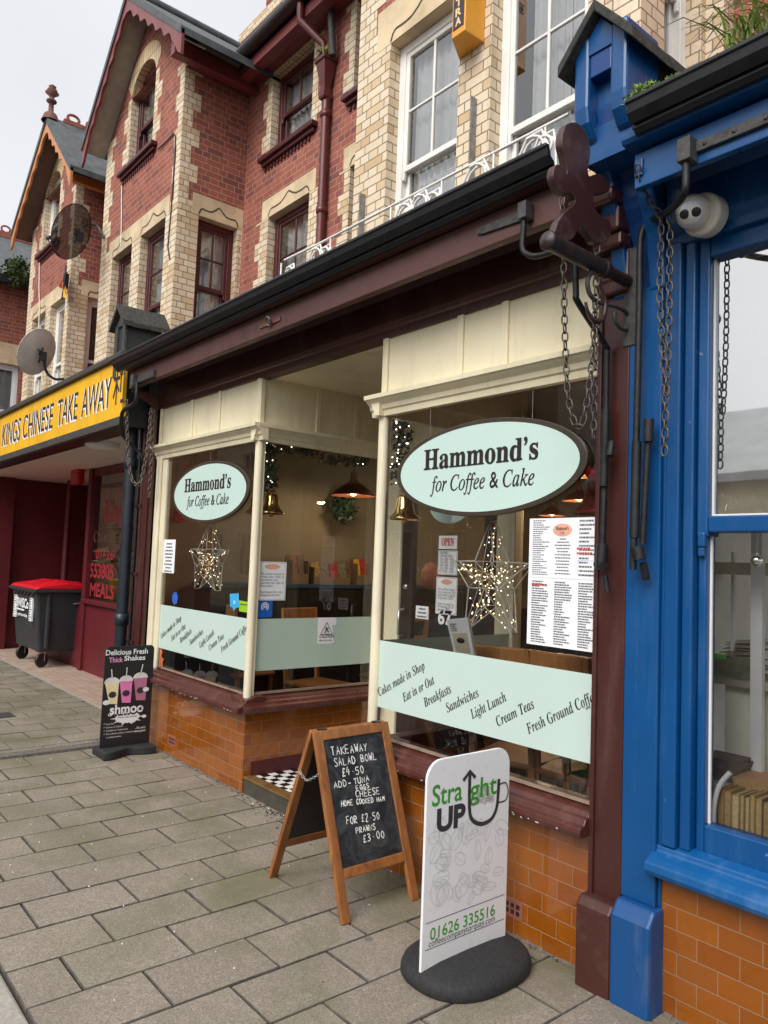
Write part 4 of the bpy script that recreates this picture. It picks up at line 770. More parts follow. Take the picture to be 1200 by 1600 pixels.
# capital blocks (brown half stepped back, blue half rising into the gableted console)
cpn = MB(); cpn.box(PX0, PXM-0.001, -0.04, 0.099, 2.7205, 3.119)
for z0, z1, y in ((2.72, 2.78, -0.06), (2.78, 2.90, -0.045), (2.90, 2.96, -0.10), (2.96, 3.06, -0.12), (3.06, 3.12, -0.17)): cpn.box(PX0, PXM-0.001, y, 0.1, z0, z1)
cpn.build('capital', M['brown'], CB, bevel=0.012)
def console(parent, x0, x1, mat, s=1.0):
    prof = [(0.10, 2.70), (-0.035, 2.70), (-0.045, 2.80), (-0.07, 2.92), (-0.10, 2.99), (-0.13, 3.04), (-0.145, 3.08), (-0.15, 3.14), (-0.18, 3.19), (-0.23, 3.235), (-0.28, 3.27), (-0.315, 3.32), (-0.325, 3.38), (-0.325, 3.66), (-0.10, 3.66), (-0.10, 3.2), (0.10, 3.1)]
    return prof
c1 = MB(); prof = console(None, 0, 0, None)
c1.profx(prof, -1.750, -1.682); c1.profx(prof, -1.588, -1.517); c1.build('console', M['blue'], BS, bevel=0.012)
c2 = MB(); c2.profx([(y+0.055 if y < 0.05 else y, z) for y, z in prof[:-4]]+[(-0.05, 3.66), (-0.05, 3.2), (0.1, 3.1)], -1.682, -1.588); c2.profx([(-0.315, 3.49), (-0.315, 3.66), (-0.25, 3.66), (-0.25, 3.49)], -1.681, -1.589); c2.build('console_recess', paint('deep_blue_paint', srgb(14, 62, 124), 0.35), BS, bevel=0.004)
# side cheek behind the console, gable roof
ck = MB(); ck.box(-1.735, -1.53, -0.26, -0.11, 3.18, 3.60); ck.build('console_cheek', M['blue'], BS)
ck = MB(); ck.box(-1.72, -1.545, -0.10, 0.30, 3.2, 3.58); ck.build('gablet_box', M['felt'], BS)
def gablet(parent, xc, hw, ze, za, y0, y1, mat, th=0.045):
    r = MB()
    for sg in (-1, 1):
        n = 5
        for i in range(n):
            ya, yb = y0+(y1-y0)*i/n, y0+(y1-y0)*(i+1)/n; j = random.uniform(-0.004, 0.006)
            r.prism([(xc+sg*hw, ya, ze+j), (xc, ya, za+j), (xc, ya, za+th+j), (xc+sg*hw, ya, ze+th+j)], (0, yb-ya, 0))
    return r.build('gablet_roof', mat, parent, bevel=0.004)
gablet(BS, -1.635, 0.165, 3.53, 3.72, -0.365, 0.32, M['felt'])
tg = MB(); tg.prism([(-1.742, -0.322, 3.58), (-1.527, -0.322, 3.58), (-1.635, -0.322, 3.71)], (0, 0.2, 0)); tg.build('gablet_board', M['blue'], BS)
# bookshop fascia, gutter
BX0, BX1 = -1.50, 2.6
bf = MB(); bf.profx([(-0.30, 3.115), (-0.30, 2.985), (-0.27, 2.985), (-0.27, 3.115)], -1.492, BX1); bf.build('fascia', M['blue'], BS, bevel=0.004)
bs_ = MB(); bs_.profx([(-0.268, 3.08), (-0.235, 3.075), (-0.225, 3.04), (-0.20, 3.04), (-0.195, 3.11), (-0.07, 3.11), (-0.045, 3.07), (-0.04, 2.93), (-0.03, 2.905), (-0.015, 2.895), (-0.01, 2.86), (0.06, 2.86), (0.06, 3.2), (-0.268, 3.2)], -1.512, BX1); bs_.build('soffit', M['blue'], BS, bevel=0.004)
bm2 = MB(); bm2.profx([(-0.268, 3.13), (-0.35, 3.135), (-0.36, 3.15), (-0.36, 3.172), (-0.268, 3.18)], -1.512, BX1); bm2.build('fascia_moulding', M['blue'], BS, bevel=0.003)
GB = [(y-0.005, z+0.005) for y, z in GP]; bg2 = MB(); bg2.profx(GB, -1.445, BX1); bg2.build('gutter', M['black'], BS, bevel=0.003)
br_ = MB(); br_.box(-1.50, BX1, -0.25, YR, 3.184, 3.21); br_.box(-1.798, -1.502, 0.02, YR, 3.15, 3.18); br_.build('flat_roof', M['lead'], BS)
bw_ = MB(); wall(bw_, mapy(YR), -1.6705, BX1, 3.0, 8.3, [(0.3, 1.2, 3.9, 5.8)]); bw_.build('wall', M['red'], BS); sash(BS, mapy(YR), 0.3, 1.2, 3.9, 5.8, M['white'], 4.85, (2, 2))
# window joinery
GX0, GX1 = -1.368, 1.30
ju = MB(); ju.box(-1.515, -1.46, -0.022, 0.1, 0.60, 2.87); ju.box(-1.455, -1.415, 0.0, 0.1, 0.60, 2.87); ju.box(-1.41, GX0, 0.02, 0.11, 1.74, 2.87); ju.box(-1.41, GX0-0.012, 0.035, 0.11, 0.60, 1.74)
ju.box(GX0, GX1, 0.02, 0.11, 2.79, 2.87); ju.box(GX0, GX1, 0.02, 0.11, 1.755, 1.815); ju.box(GX0-0.012, GX1, 0.035, 0.11, 0.60, 0.70); ju.box(GX1, GX1+0.1, 0.0, 0.11, 0.6, 2.87)
ju.box(-1.40, -1.372, 0.006, 0.034, 1.70, 1.754); ju.box(-1.402, -1.378, 0.012, 0.034, 1.665, 1.70)
jo = ju.build('window_frame', M['blue'], BS, bevel=0.006)
k_ = NT('boosted_reflection_glass'); tr_ = k_.n('ShaderNodeBsdfTransparent'); gl_ = k_.n('ShaderNodeBsdfGlossy', Roughness=0.02); gl_.inputs['Color'].default_value = (0.86, 0.87, 0.85, 1); nb_ = k_.n('ShaderNodeBump', Strength=0.08, Distance=0.01); k_.l(k_.noise(1.7, 2), nb_.inputs['Height']); k_.l(nb_.outputs[0], gl_.inputs['Normal'])
mx_ = k_.n('ShaderNodeMixShader'); mx_.inputs[0].default_value = 0.74; k_.l(tr_.outputs[0], mx_.inputs[1]); k_.l(gl_.outputs[0], mx_.inputs[2]); k_.l(mx_.outputs[0], k_.out.inputs[0]); M['mirror'] = k_.m  # reflectance raised beyond plain glass to bring up the sky reflection
pane('shop_window', [(GX0, 0.06, 1.81), (GX1, 0.06, 1.81), (GX1, 0.06, 2.79), (GX0, 0.06, 2.79)], M['mirror'], BS); pane('shop_window', [(GX0-0.012, 0.075, 0.70), (GX1, 0.075, 0.70), (GX1, 0.075, 1.755), (GX0-0.012, 0.075, 1.755)], M['shopglass'], BS)
pu = MB(); pu.box(GX0, GX0+0.008, 0.052, 0.06, 1.815, 2.79); pu.box(GX0-0.012, GX0-0.004, 0.066, 0.075, 0.70, 1.755); pu.box(GX0+0.008, GX1, 0.052, 0.06, 1.815, 1.823); pu.build('putty', M['white'], BS)
bsl = MB(); bsl.profx([(0.1, 0.50), (-0.075, 0.50), (-0.085, 0.52), (-0.08, 0.545), (-0.055, 0.56), (-0.02, 0.575), (-0.015, 0.595), (0.03, 0.605), (0.1, 0.605)], -1.545, BX1); bsl.build('window_sill', M['bluechip'], BS, bevel=0.005)
bsr = MB(); bsr.box(-1.52, BX1, 0.0, 0.11, -0.05, 0.50); bsr.build('stall_riser', M['tile'], BS)
bin_ = MB(); bin_.quad((-1.67, 3.0, 0.1), (2.5, 3.0, 0.1), (2.5, 3.0, 2.86), (-1.67, 3.0, 2.86)); bin_.quad((-1.67, 0.13, 0.1), (-1.67, 3.0, 0.1), (-1.67, 3.0, 2.86), (-1.67, 0.13, 2.86)); bin_.quad((-1.67, 0.11, 2.85), (2.5, 0.11, 2.85), (2.5, 3, 2.85), (-1.67, 3, 2.85)); bin_.build('interior_wall', plain('pale_plaster', srgb(236, 234, 226), 0.8, var=0.06), BS)
bfl = MB(); bfl.box(-1.66, 2.5, 0.122, 0.75, 0.62, 0.655); bfl.build('display_ledge', M['white'], BS)
bf2 = MB(); bf2.quad((-1.67, 0.11, 0.1), (2.5, 0.11, 0.1), (2.5, 3, 0.1), (-1.67, 3, 0.1)); bf2.build('interior_floor', M['darkwood'], BS)

# ================================================================== the takeaway front (lower part of the red and cream house)
KX1 = -6.63
kf = MB(); kf.box(-12.6, KX1, 0.84, 0.90, -0.05, 0.90); kf.build('stall_riser', M['maroon'], SH)
ksl = MB(); ksl.box(-10.45, KX1, 0.78, 0.92, 0.90, 0.96); ksl.build('window_sill', M['maroon'], SH, bevel=0.01)
kw = MB(); kw.box(-10.52, -10.40, 0.80, 0.94, 0.0, 2.72); kw.box(-10.40, KX1, 0.83, 0.93, 2.62, 2.72); kw.build('window_frame', M['maroon'], SH, bevel=0.008)
kg = pane('shop_window', [(-10.40, 0.87, 0.96), (KX1, 0.87, 0.96), (KX1, 0.87, 2.62), (-10.40, 0.87, 2.62)], M['shopglass'], SH)
kr = MB(); kr.quad((-13.2, 1.9, 0), (-10.5, 1.9, 0), (-10.5, 1.9, 2.72), (-13.2, 1.9, 2.72)); kr.quad((-10.5, 0.94, 0), (-10.5, 1.9, 0), (-10.5, 1.9, 2.72), (-10.5, 0.94, 2.72)); kr.quad((-13.2, 0.3, 0), (-13.2, 1.9, 0), (-13.2, 1.9, 2.72), (-13.2, 0.3, 2.72)); kr.box(-13.45, -13.05, 0.16, 0.5, 0, 2.72); kr.build('recess_wall', M['maroon'], SH)
kp = MB(); kp.tube([(-12.6, 1.2, 0.0), (-12.6, 1.2, 2.72)], 0.05, 10); kp.build('recess_pipe', M['maroon'], SH)
ki = MB(); ki.quad((-10.4, 3.2, 0), (KX1, 3.2, 0), (KX1, 3.2, 2.72), (-10.4, 3.2, 2.72)); ki.quad((-10.48, 0.95, 0), (-10.48, 3.2, 0), (-10.48, 3.2, 2.72), (-10.48, 0.95, 2.72)); ki.quad((KX1, 0.94, 0), (KX1, 3.2, 0), (KX1, 3.2, 2.72), (KX1, 0.94, 2.72)); ki.quad((-10.4, 0.95, 0.85), (KX1, 0.95, 0.85), (KX1, 3.2, 0.85), (-10.4, 3.2, 0.85)); ki.build('interior_wall', plain('buff_plaster', srgb(214, 204, 186), 0.8, var=0.1), SH)  # interior walls in one even buff plaster colour
kc = MB(); kc.box(-13.3, -6.64, -0.10, 3.2, 2.725, 2.76); kc.build('ceiling', plain('white_ceiling_board', srgb(224, 216, 206), 0.7, var=0.05), SH)
kcl = MB(); q = at_z(160, 692, 2.725); kcl.lathe([(0.0, 2.66), (0.12, 2.665), (0.17, 2.69), (0.18, 2.725)], (q.x, q.y, 0), n=24); kcl.build('ceiling_lamp', M['paper'], SH)
kfa = MB(); kfa.box(-13.3, -6.46, -0.26, -0.06, 2.70, 3.30); kfa.build('fascia', M['black'], SH)
ktr = MB(); ktr.box(-13.3, -6.46, -0.33, -0.02, 3.30, 3.35); ktr.box(-13.3, -6.46, -0.31, -0.26, 2.70, 2.775); ktr.build('fascia_trim', M['grey_iron'], SH, bevel=0.005)
kfr = MB(); kfr.box(-13.3, -6.64, -0.05, YR, 3.28, 3.30); kfr.build('flat_roof', M['lead'], SH)
ksn = MB(); ksn.box(-13.3, -6.465, -0.29, -0.26, 2.78, 3.295); kso = ksn.build('signboard', M['yellow'], SH)
kt = MB(); ks = MB()
for word, (ax_, ay_), (bx_, by_) in (('KINGS', (3, 692), (31, 684)), ('CHINESE', (35, 686), (82, 664)), ('TAKE', (89, 665), (120, 654)), ('AWAY', (127, 650), (172, 636))):
    a, b = at_y(ax_, ay_, -0.292), at_y(bx_, by_, -0.292); w_ = b.x-a.x; z_ = 2.90
    kt.text(word, (a.x, -0.2945, z_), X, Z, w_, 0.29, bold=-0.004); ks.text(word, (a.x-0.02, -0.2925, z_-0.012), X, Z, w_, 0.29, bold=0.02)
a = at_y(176, 628, -0.292); kt.text('\u5229', (a.x, -0.2945, 2.93), X, Z, 0.26, 0.29, bold=0.0)
kt.build('lettering', M['navy'], kso); ks.build('letter_shadow', M['paper'], kso)
kl = MB(); kb_ = MB(); Yk = 0.868
def winword(mb, s_, a, b, h, style=SERIF_BOLD, bold=0.0):
    p, q = at_y(*a, Yk), at_y(*b, Yk); mb.text(fancy(s_, style) if style else s_, p, X, Z, q.x-p.x, h, bold=bold)
winword(kl, 'King\u2019s', (163, 815), (203, 803), 0.30); winword(kb_, 'Chinese Takeaway', (146, 847), (235, 838), 0.15, SERIF_BOLD)
winword(kl, '01626', (149, 873), (178, 868), 0.13, None, 0.02); winword(kl, '553805', (140, 901), (177, 898), 0.19, None, 0.03); winword(kl, 'MEALS', (140, 930), (178, 926), 0.17, None, 0.03)
kl.build('lettering', plain('faded_red_lettering', srgb(158, 46, 54), 0.5), kg); kb_.build('lettering', plain('brown_gold_lettering', srgb(96, 78, 62), 0.5), kg)
kbn = MB(); p, q = at_y(193, 864, 0.88), at_y(200, 930, 0.88); kbn.box(p.x, p.x+0.16, 0.88, 0.885, q.z, p.z); kbn.build('window_banner', plain('red_gold_banner', srgb(206, 84, 52), 0.6, var=0.35, scale=12), SH)
kal = MB(); q = at_y(125, 739, 0.78); kal.box(q.x-0.16, q.x+0.16, 0.70, 0.80, q.z-0.17, q.z+0.17); tag(kal.build('alarm_box', M['redgloss'], bevel=0.02), 'red alarm box fixed beside the takeaway window near its ceiling', 'alarm box')
# small gablet over the party pilaster
sg_ = MB(); sg_.box(-6.70, -6.50, -0.28, 0.05, 3.20, 3.60); sg_.build('gablet_box', plain('dark_slate_paint', (0.03, 0.032, 0.034, 1), 0.5, var=0.3), SH); sgp = MB(); sgp.box(-6.72, -6.66, -0.30, -0.28, 3.15, 3.62); sgp.box(-6.54, -6.48, -0.30, -0.28, 3.15, 3.62); sgp.prism([(-6.72, -0.295, 3.60), (-6.48, -0.295, 3.60), (-6.60, -0.295, 3.72)], (0, 0.02, 0)); sgp.build('gablet_board', M['grey_iron'], SH)
gablet(SH, -6.60, 0.17, 3.57, 3.75, -0.34, 0.10, M['felt'])

# ================================================================== small tools for the movable things
def smooth(pts, k=4, closed=False):
    pts = [Vector(p) for p in pts]; n = len(pts); out = []
    for i in range(n if closed else n-1):
        p0, p1, p2, p3 = (pts[(i-1) % n] if closed or i > 0 else pts[0]), pts[i], pts[(i+1) % n], (pts[(i+2) % n] if closed or i+2 < n else pts[-1])
        for j in range(k):
            t = j/k; out.append(0.5*((2*p1)+(p2-p0)*t+(2*p0-5*p1+4*p2-p3)*t*t+(3*p1-p0-3*p2+p3)*t**3))
    if not closed: out.append(pts[-1])
    return out
def chain_mesh(pts, ln=0.036, wd=0.011, r=0.0032):
    pts = smooth(pts, 12); mb = MB(); d = [0]
    for a, b in zip(pts[:-1], pts[1:]): d.append(d[-1]+(b-a).length)
    step = ln*0.80; s_ = step/2; i = 0; k = 0
    while s_ < d[-1]:
        while i+1 < len(d)-1 and d[i+1] < s_: i += 1
        t = (pts[i+1]-pts[i]).normalized(); p = pts[i]+t*(s_-d[i]); up = Vector((1, 0.2, 0.1)); up = (up-t*up.dot(t)).normalized()
        if k % 2: up = t.cross(up)
        ring = [p+t*(math.copysign(abs(math.cos(a))**0.7, math.cos(a))*ln/2)+up*(math.sin(a)*wd) for a in [2*PI*q/10 for q in range(10)]]
        mb.tube(ring, r, 5, closed=True); s_ += step; k += 1
    return mb
def leaf_cloud(mb, c, r, n, size, sq=(1, 1, 1)):
    for _ in range(n):
        while True:
            v = Vector((random.uniform(-1, 1), random.uniform(-1, 1), random.uniform(-1, 1)))
            if v.length < 1: break
        p = Vector(c)+Vector((v.x*r*sq[0], v.y*r*sq[1], v.z*r*sq[2])); a = Vector((random.uniform(-1, 1), random.uniform(-1, 1), random.uniform(-0.6, 1))).normalized(); b = a.orthogonal().normalized(); s_ = size*random.uniform(0.6, 1.4)
        mb.quad(p-b*s_*0.4, p+a*s_*0.5-b*s_*0.1, p+a*s_, p+a*s_*0.5+b*s_*0.45)
def bars(mb, org, right, up, w, h, lines, nrm, fill=(0.5, 1.0), seedless=None, x0=0.08, x1=0.92, center=False, th=0.45):
    org, right, up, nrm = Vector(org), Vector(right), Vector(up), Vector(nrm)
    for i in range(lines):
        z_ = h*(1-(i+0.7)/lines); a = w*x0; L_ = (x1-x0)*w*random.uniform(*fill); t = h/lines*th
        if center: a = w*(x0+x1)/2-L_/2
        e = a+L_
        while a < e:
            wl = min(e-a, w*random.uniform(0.03, 0.12)); p = org+right*a+up*z_+nrm; mb.quad(p, p+right*wl, p+right*wl+up*t, p+up*t); a += wl+w*0.018

# ================================================================== chalkboard
AB = thing('chalkboard', 'wooden folding chalkboard with a handwritten takeaway salad menu on the pavement', 'chalkboard', (-3.0, -0.33, 0))
TOPZ = 0.785
def slope(xa, xb): # lean from foot xa to head xb; returns P(u, z, off)
    d = Vector((xb-xa, 0, TOPZ)).normalized(); n = Vector((d.z, 0, -d.x)) if xa > xb else Vector((-d.z, 0, d.x))
    return (lambda u, z, off=0.0: Vector((xa+(xb-xa)*z/TOPZ, u, z))+n*off), n, d
def slab(mb, P, u0, u1, z0, z1, o0, o1):
    a = [P(u, z, o) for o in (o0, o1) for z in (z0, z1) for u in (u0, u1)]
    mb.add(a, [(0, 1, 3, 2), (4, 6, 7, 5), (0, 4, 5, 1), (2, 3, 7, 6), (0, 2, 6, 4), (1, 5, 7, 3)])
U0, U1 = -0.562, -0.103
for xa, xb, front in ((-2.715, -2.995, True), (-3.325, -3.015, False)):
    P, n, d = slope(xa, xb); f = MB(); s_ = 1 if front else 1
    slab(f, P, U0, U0+0.047, 0.0, TOPZ, -0.012, 0.012); slab(f, P, U1-0.047, U1, 0.0, TOPZ, -0.012, 0.012)
    slab(f, P, U0+0.047, U1-0.047, TOPZ-0.045, TOPZ-0.001, -0.011, 0.011); slab(f, P, U0+0.047, U1-0.047, 0.165, 0.207, -0.011, 0.011)
    fo = f.build('frame', M['wood'], AB, bevel=0.004)
    b = MB(); slab(b, P, U0+0.047, U1-0.047, 0.207, TOPZ-0.045, -0.005, 0.004); bo = b.build('writing_board', M['chalkboard'] if front else M['pblack'], AB)
    if front: PF, NF, DF, BO = P, n, d, bo
GL = {'T': [[(0, 1), (1, 1)], [(.5, 1), (.5, 0)]], 'A': [[(0, 0), (.5, 1), (1, 0)], [(.2, .4), (.8, .4)]], 'K': [[(0, 1), (0, 0)], [(1, 1), (0, .45), (1, 0)]], 'E': [[(1, 1), (0, 1), (0, 0), (1, 0)], [(0, .5), (.8, .5)]],
      'W': [[(0, 1), (.25, 0), (.5, .7), (.75, 0), (1, 1)]], 'Y': [[(0, 1), (.5, .5)], [(1, 1), (.5, .5), (.3, 0)]], 'S': [[(1, .88), (.5, 1), (.08, .78), (.5, .52), (.95, .25), (.5, 0), (0, .12)]], 'L': [[(0, 1), (0, 0), (.9, 0)]],
      'D': [[(0, 0), (0, 1), (.6, .95), (1, .5), (.6, .05), (0, 0)]], 'B': [[(0, 0), (0, 1), (.7, .95), (.8, .7), (0, .52), (.9, .4), (.9, .1), (0, 0)]], 'O': [[(.5, 1), (.05, .75), (.05, .25), (.5, 0), (.95, .25), (.95, .75), (.5, 1)]],
      '\u00a3': [[(1, .85), (.6, 1), (.35, .75), (.4, .3), (.1, 0), (1, .05)], [(.05, .48), (.8, .48)]], '4': [[(.5, 1), (0, .4), (1, .4)], [(.7, .7), (.65, 0)]], '.': [[(.4, .4), (.55, .45)]], '5': [[(1, 1), (.2, 1), (.1, .58), (.7, .6), (.95, .3), (.6, 0), (0, .08)]],
      '0': [[(.5, 1), (.1, .7), (.1, .3), (.5, 0), (.9, .3), (.9, .7), (.5, 1)]], '-': [[(.1, .5), (.9, .5)]], 'U': [[(0, 1), (.05, .2), (.5, 0), (.95, .2), (1, 1)]], 'N': [[(0, 0), (0, 1), (1, 0), (1, 1)]], 'G': [[(1, .85), (.5, 1), (.05, .6), (.3, .05), (.9, .1), (.95, .45), (.5, .45)]],
      'C': [[(1, .85), (.5, 1), (.05, .6), (.2, .08), (.6, 0), (1, .15)]], 'H': [[(0, 1), (0, 0)], [(1, 1), (1, 0)], [(0, .5), (1, .5)]], 'M': [[(0, 0), (.1, 1), (.5, .4), (.9, 1), (1, 0)]], 'F': [[(0, 0), (0, 1), (1, 1)], [(0, .5), (.7, .5)]],
      'R': [[(0, 0), (0, 1), (.8, .9), (.8, .6), (0, .5), (1, 0)]], 'P': [[(0, 0), (0, 1), (.85, .92), (.85, .6), (0, .48)]], '2': [[(.05, .8), (.5, 1), (.9, .75), (.1, 0), (1, .03)]], '3': [[(.1, .95), (.7, 1), (.85, .75), (.4, .55), (.95, .35), (.6, 0), (0, .08)]], ' ': []}
ck_ = MB()
def chalkline(s_, a, b, h):
    # a, b: pixels of the line's two ends; find them on the leaning board
    def on(px, py):
        d = _ray(px, py); n0 = PF(0, 0, 0.0065); t = (n0-CAM).dot(NF)/d.dot(NF); return CAM+d*t
    p, q = on(*a), on(*b); dr = (q-p); W = dr.length; dr.normalize(); up = NF.cross(dr); up = up if up.z > 0 else -up
    cw_ = W/len(s_); hh = h
    for i, c in enumerate(s_):
        jx, jy, js = random.uniform(-0.06, 0.06)*cw_, random.uniform(-0.06, 0.06)*hh, random.uniform(0.88, 1.1)
        for st_ in GL[c]:
            pts = [p+dr*(i*cw_+cw_*(0.12+0.66*x_)+jx)+up*(y_*hh*js+jy)+NF*(0.0003*(i % 3)) for x_, y_ in st_]
            ck_.ribbon(smooth(pts, 3) if len(pts) > 4 else pts, random.uniform(0.0038, 0.0054), NF)
for s_, a, b, h in (('TAKEAWAY', (518, 1181), (575, 1172), 0.036), ('SALAD BOWL', (522, 1198), (590, 1186), 0.034), ('\u00a34.50', (534, 1213), (570, 1208), 0.036), ('ADD-', (522, 1231), (550, 1227), 0.027), ('TUNA', (553, 1226), (578, 1220), 0.026), ('EGGS', (557, 1236), (578, 1230), 0.022),
                    ('CHEESE', (556, 1246), (594, 1240), 0.030), ('HOME COOKED HAM', (533, 1260), (602, 1251), 0.023), ('FOR \u00a32.50', (541, 1288), (594, 1280), 0.034), ('PRAWNS', (556, 1302), (588, 1296), 0.025), ('\u00a33.00', (567, 1316), (602, 1308), 0.034)): chalkline(s_, a, b, h)
ck_.build('chalk_writing', M['chalk'], BO)
acn = chain_mesh([PF(U0-0.004, 0.60, 0.0), Vector((-3.02, U0-0.006, 0.555)), Vector((-3.23, U0-0.004, 0.60))][:2]+[Vector((-3.09, U0-0.004, 0.585))], 0.020, 0.006, 0.0018); acn.build('safety_chain', M['steel'], AB)
hn = MB()
for u in (U0+0.06, U1-0.06): hn.box(-3.022, -2.988, u-0.02, u+0.02, TOPZ-0.012, TOPZ+0.006)
hn.build('hinge', M['iron'], AB)

# ================================================================== white swing sign
SU = thing('pavement_sign', 'white round-cornered coffee sign panel with green lettering on a black rubber base', 'pavement sign', (-2.15, -0.37, 0))
XS = -2.142
def rrect(y0, y1, z0, z1, r, x):
    pts = []
    for cy, cz, a0 in ((y1-r, z1-r, 0), (y0+r, z1-r, PI/2)):
        for i in range(9): a = a0+PI/2*i/8; pts.append((x, cy+r*math.cos(a), cz+r*math.sin(a)))
    return pts+[(x, y0, z0), (x, y1, z0)]
pn = MB(); pn.prism(rrect(-0.617, -0.137, 0.055, 0.842, 0.075, XS-0.012), (0.012, 0, 0)); pno = pn.build('panel', M['signwhite'], SU, bevel=0.0015, seg=1)
def sp(px, py, e=0.001): return at_x(px, py, XS+e)
lg = MB(); a, b = sp(675, 1260), sp(737, 1249); yA, yB, zb = -0.575, -0.172, 0
def stext(mb, s_, a, b, h, e=0.0012, bold=0.0, adj=1.0):
    p, q = sp(*a, e), sp(*b, e); z_ = (p.z+q.z)/2; mb.text(s_, (XS+e, p.y, z_), Y, Z, q.y-p.y, h, bold=bold)
stext(lg, 'Stra', (675, 1261), (722, 1249), 0.082, bold=0.012); stext(lg, 'ght', (734, 1250), (776, 1239), 0.082, bold=0.012); stext(lg, '01626 335516', (672, 1465), (773, 1434), 0.046, bold=0.006); lg.build('green_lettering', M['green'], pno)
dk = MB(); stext(dk, 'UP', (682, 1300), (727, 1288), 0.086, bold=0.045)
cup = [(734.5, 1206), (733.5, 1240), (734, 1268), (738, 1281), (748, 1287), (758, 1286), (769, 1278), (776, 1262), (778.5, 1240), (779.5, 1217)]
dk.ribbon(smooth([sp(*c, 0.0016) for c in cup], 5), 0.017, X); dk.ribbon([sp(724, 1220, 0.0019), sp(734.5, 1205, 0.0019), sp(743, 1215, 0.0019)], 0.015, X)
dk.ribbon(smooth([sp(*c, 0.0017) for c in ((780, 1226), (790, 1223), (794, 1236), (790, 1250), (778, 1254))], 5), 0.006, X)
for zz in (0.234, 0.135): dk.quad((XS+0.0012, -0.60, zz), (XS+0.0012, -0.15, zz), (XS+0.0012, -0.15, zz+0.0025), (XS+0.0012, -0.60, zz+0.0025))
dk.build('dark_lettering', M['char'], pno)
ur = MB(); stext(ur, 'coffeecompanytorquay.com', (670, 1476), (773, 1443), 0.026, bold=-0.004); ur.build('web_address', M['char'], pno)
bn = MB(); br_2 = MB()
for i in range(60):
    cy, cz, r_ = random.uniform(-0.58, -0.17), random.uniform(0.27, 0.58), random.uniform(0.026, 0.048); a0 = random.uniform(0, PI)
    if i < 22: cy, cz, r_ = random.uniform(-0.34, -0.24), random.uniform(0.635, 0.70), 0.016
    A = Vector((0, math.cos(a0), math.sin(a0))); B = Vector((0, -math.sin(a0), math.cos(a0))); c = Vector((XS+0.0006+0.00001*i, cy, cz)); k = random.uniform(0.35, 0.75)
    m_ = br_2 if i < 22 else bn
    m_.ribbon([c+A*r_*math.cos(t*PI/8)+B*r_*k*math.sin(t*PI/8) for t in range(16)], 0.0028, X, closed=True); m_.ribbon([c-A*r_*0.95, c+B*r_*0.12, c+A*r_*0.95], 0.0022, X)
bn.build('bean_pattern', M['palegrey'], pno); br_2.build('bean_pattern', plain('bean_outline_grey', (0.42, 0.42, 0.40, 1), 0.5), pno)
bs = MB(); bs.smooth = True; n_ = 48; rings = []
for k, h in ((0.97, 0.0), (1.0, 0.012), (0.995, 0.035), (0.965, 0.052), (0.91, 0.062), (0.55, 0.072), (0.0, 0.075)):
    rings.append([(-2.145+0.212*k*math.copysign(abs(math.cos(2*PI*i/n_))**0.85, math.cos(2*PI*i/n_)), -0.365+0.275*k*math.copysign(abs(math.sin(2*PI*i/n_))**0.8, math.sin(2*PI*i/n_)), h) for i in range(n_)])
bs.add([p for r_ in rings for p in r_], [(i*n_+k, i*n_+(k+1) % n_, (i+1)*n_+(k+1) % n_, (i+1)*n_+k) for i in range(len(rings)-1) for k in range(n_)]); bs.build('base', M['rubber'], SU)

# ================================================================== black milkshake sign
SM = thing('milkshake_sign', 'black milkshake sign with three cups standing near the bin on a wavy rubber base', 'pavement sign', (-6.0, -0.28, 0))
XM = -5.99
pn = MB(); pn.prism(rrect(-0.475, -0.075, 0.06, 0.852, 0.035, XM-0.014), (0.014, 0, 0)); pno = pn.build('panel', M['pblack'], SM, bevel=0.0015, seg=1)
def mp_(px, py, e=0.001): return at_x(px, py, XM+e)
def mtext(mb, s_, a, b, h, e=0.0014, bold=0.0):
    p, q = mp_(*a, e), mp_(*b, e); mb.text(s_, (XM+e, p.y, (p.z+q.z)/2), Y, Z, q.y-p.y, h, bold=bold)
wt_ = MB(); mtext(wt_, 'Delicious Fresh', (165, 1027), (231, 1018), 0.042, bold=0.02); mtext(wt_, 'Shakes', (194, 1034), (227, 1029), 0.040, bold=0.02); mtext(wt_, 'shmoo', (171, 1120), (224, 1108), 0.075, bold=0.028, e=0.0034)
for i, s_ in enumerate(('Low Fat', 'Source of Calcium', 'Suitable for Vegetarians', 'No artificial colours, sweeteners', 'or preservatives')): p = mp_(166, 1133+i*5.2, 0.0014); wt_.text(s_, p, Y, Z, None, 0.013)
for i in range(4): p = mp_(161.5, 1133+i*5.4, 0.0014); wt_.text('\u2713', p, Y, Z, None, 0.016)
p = mp_(211, 1139, 0.0014); wt_.text('...Oh, and it', p, Y, Z, 0.085, 0.017, bold=0.01); p = mp_(210, 1144, 0.0014); wt_.text('tastes great!', p, Y, Z, 0.09, 0.017, bold=0.01); wt_.build('white_lettering', M['paper'], pno)
pk = MB(); mtext(pk, 'Thick', (170, 1035.5), (192, 1034), 0.040, bold=0.02); pk.build('pink_lettering', plain('pink_print', srgb(238, 160, 200), 0.5), pno)
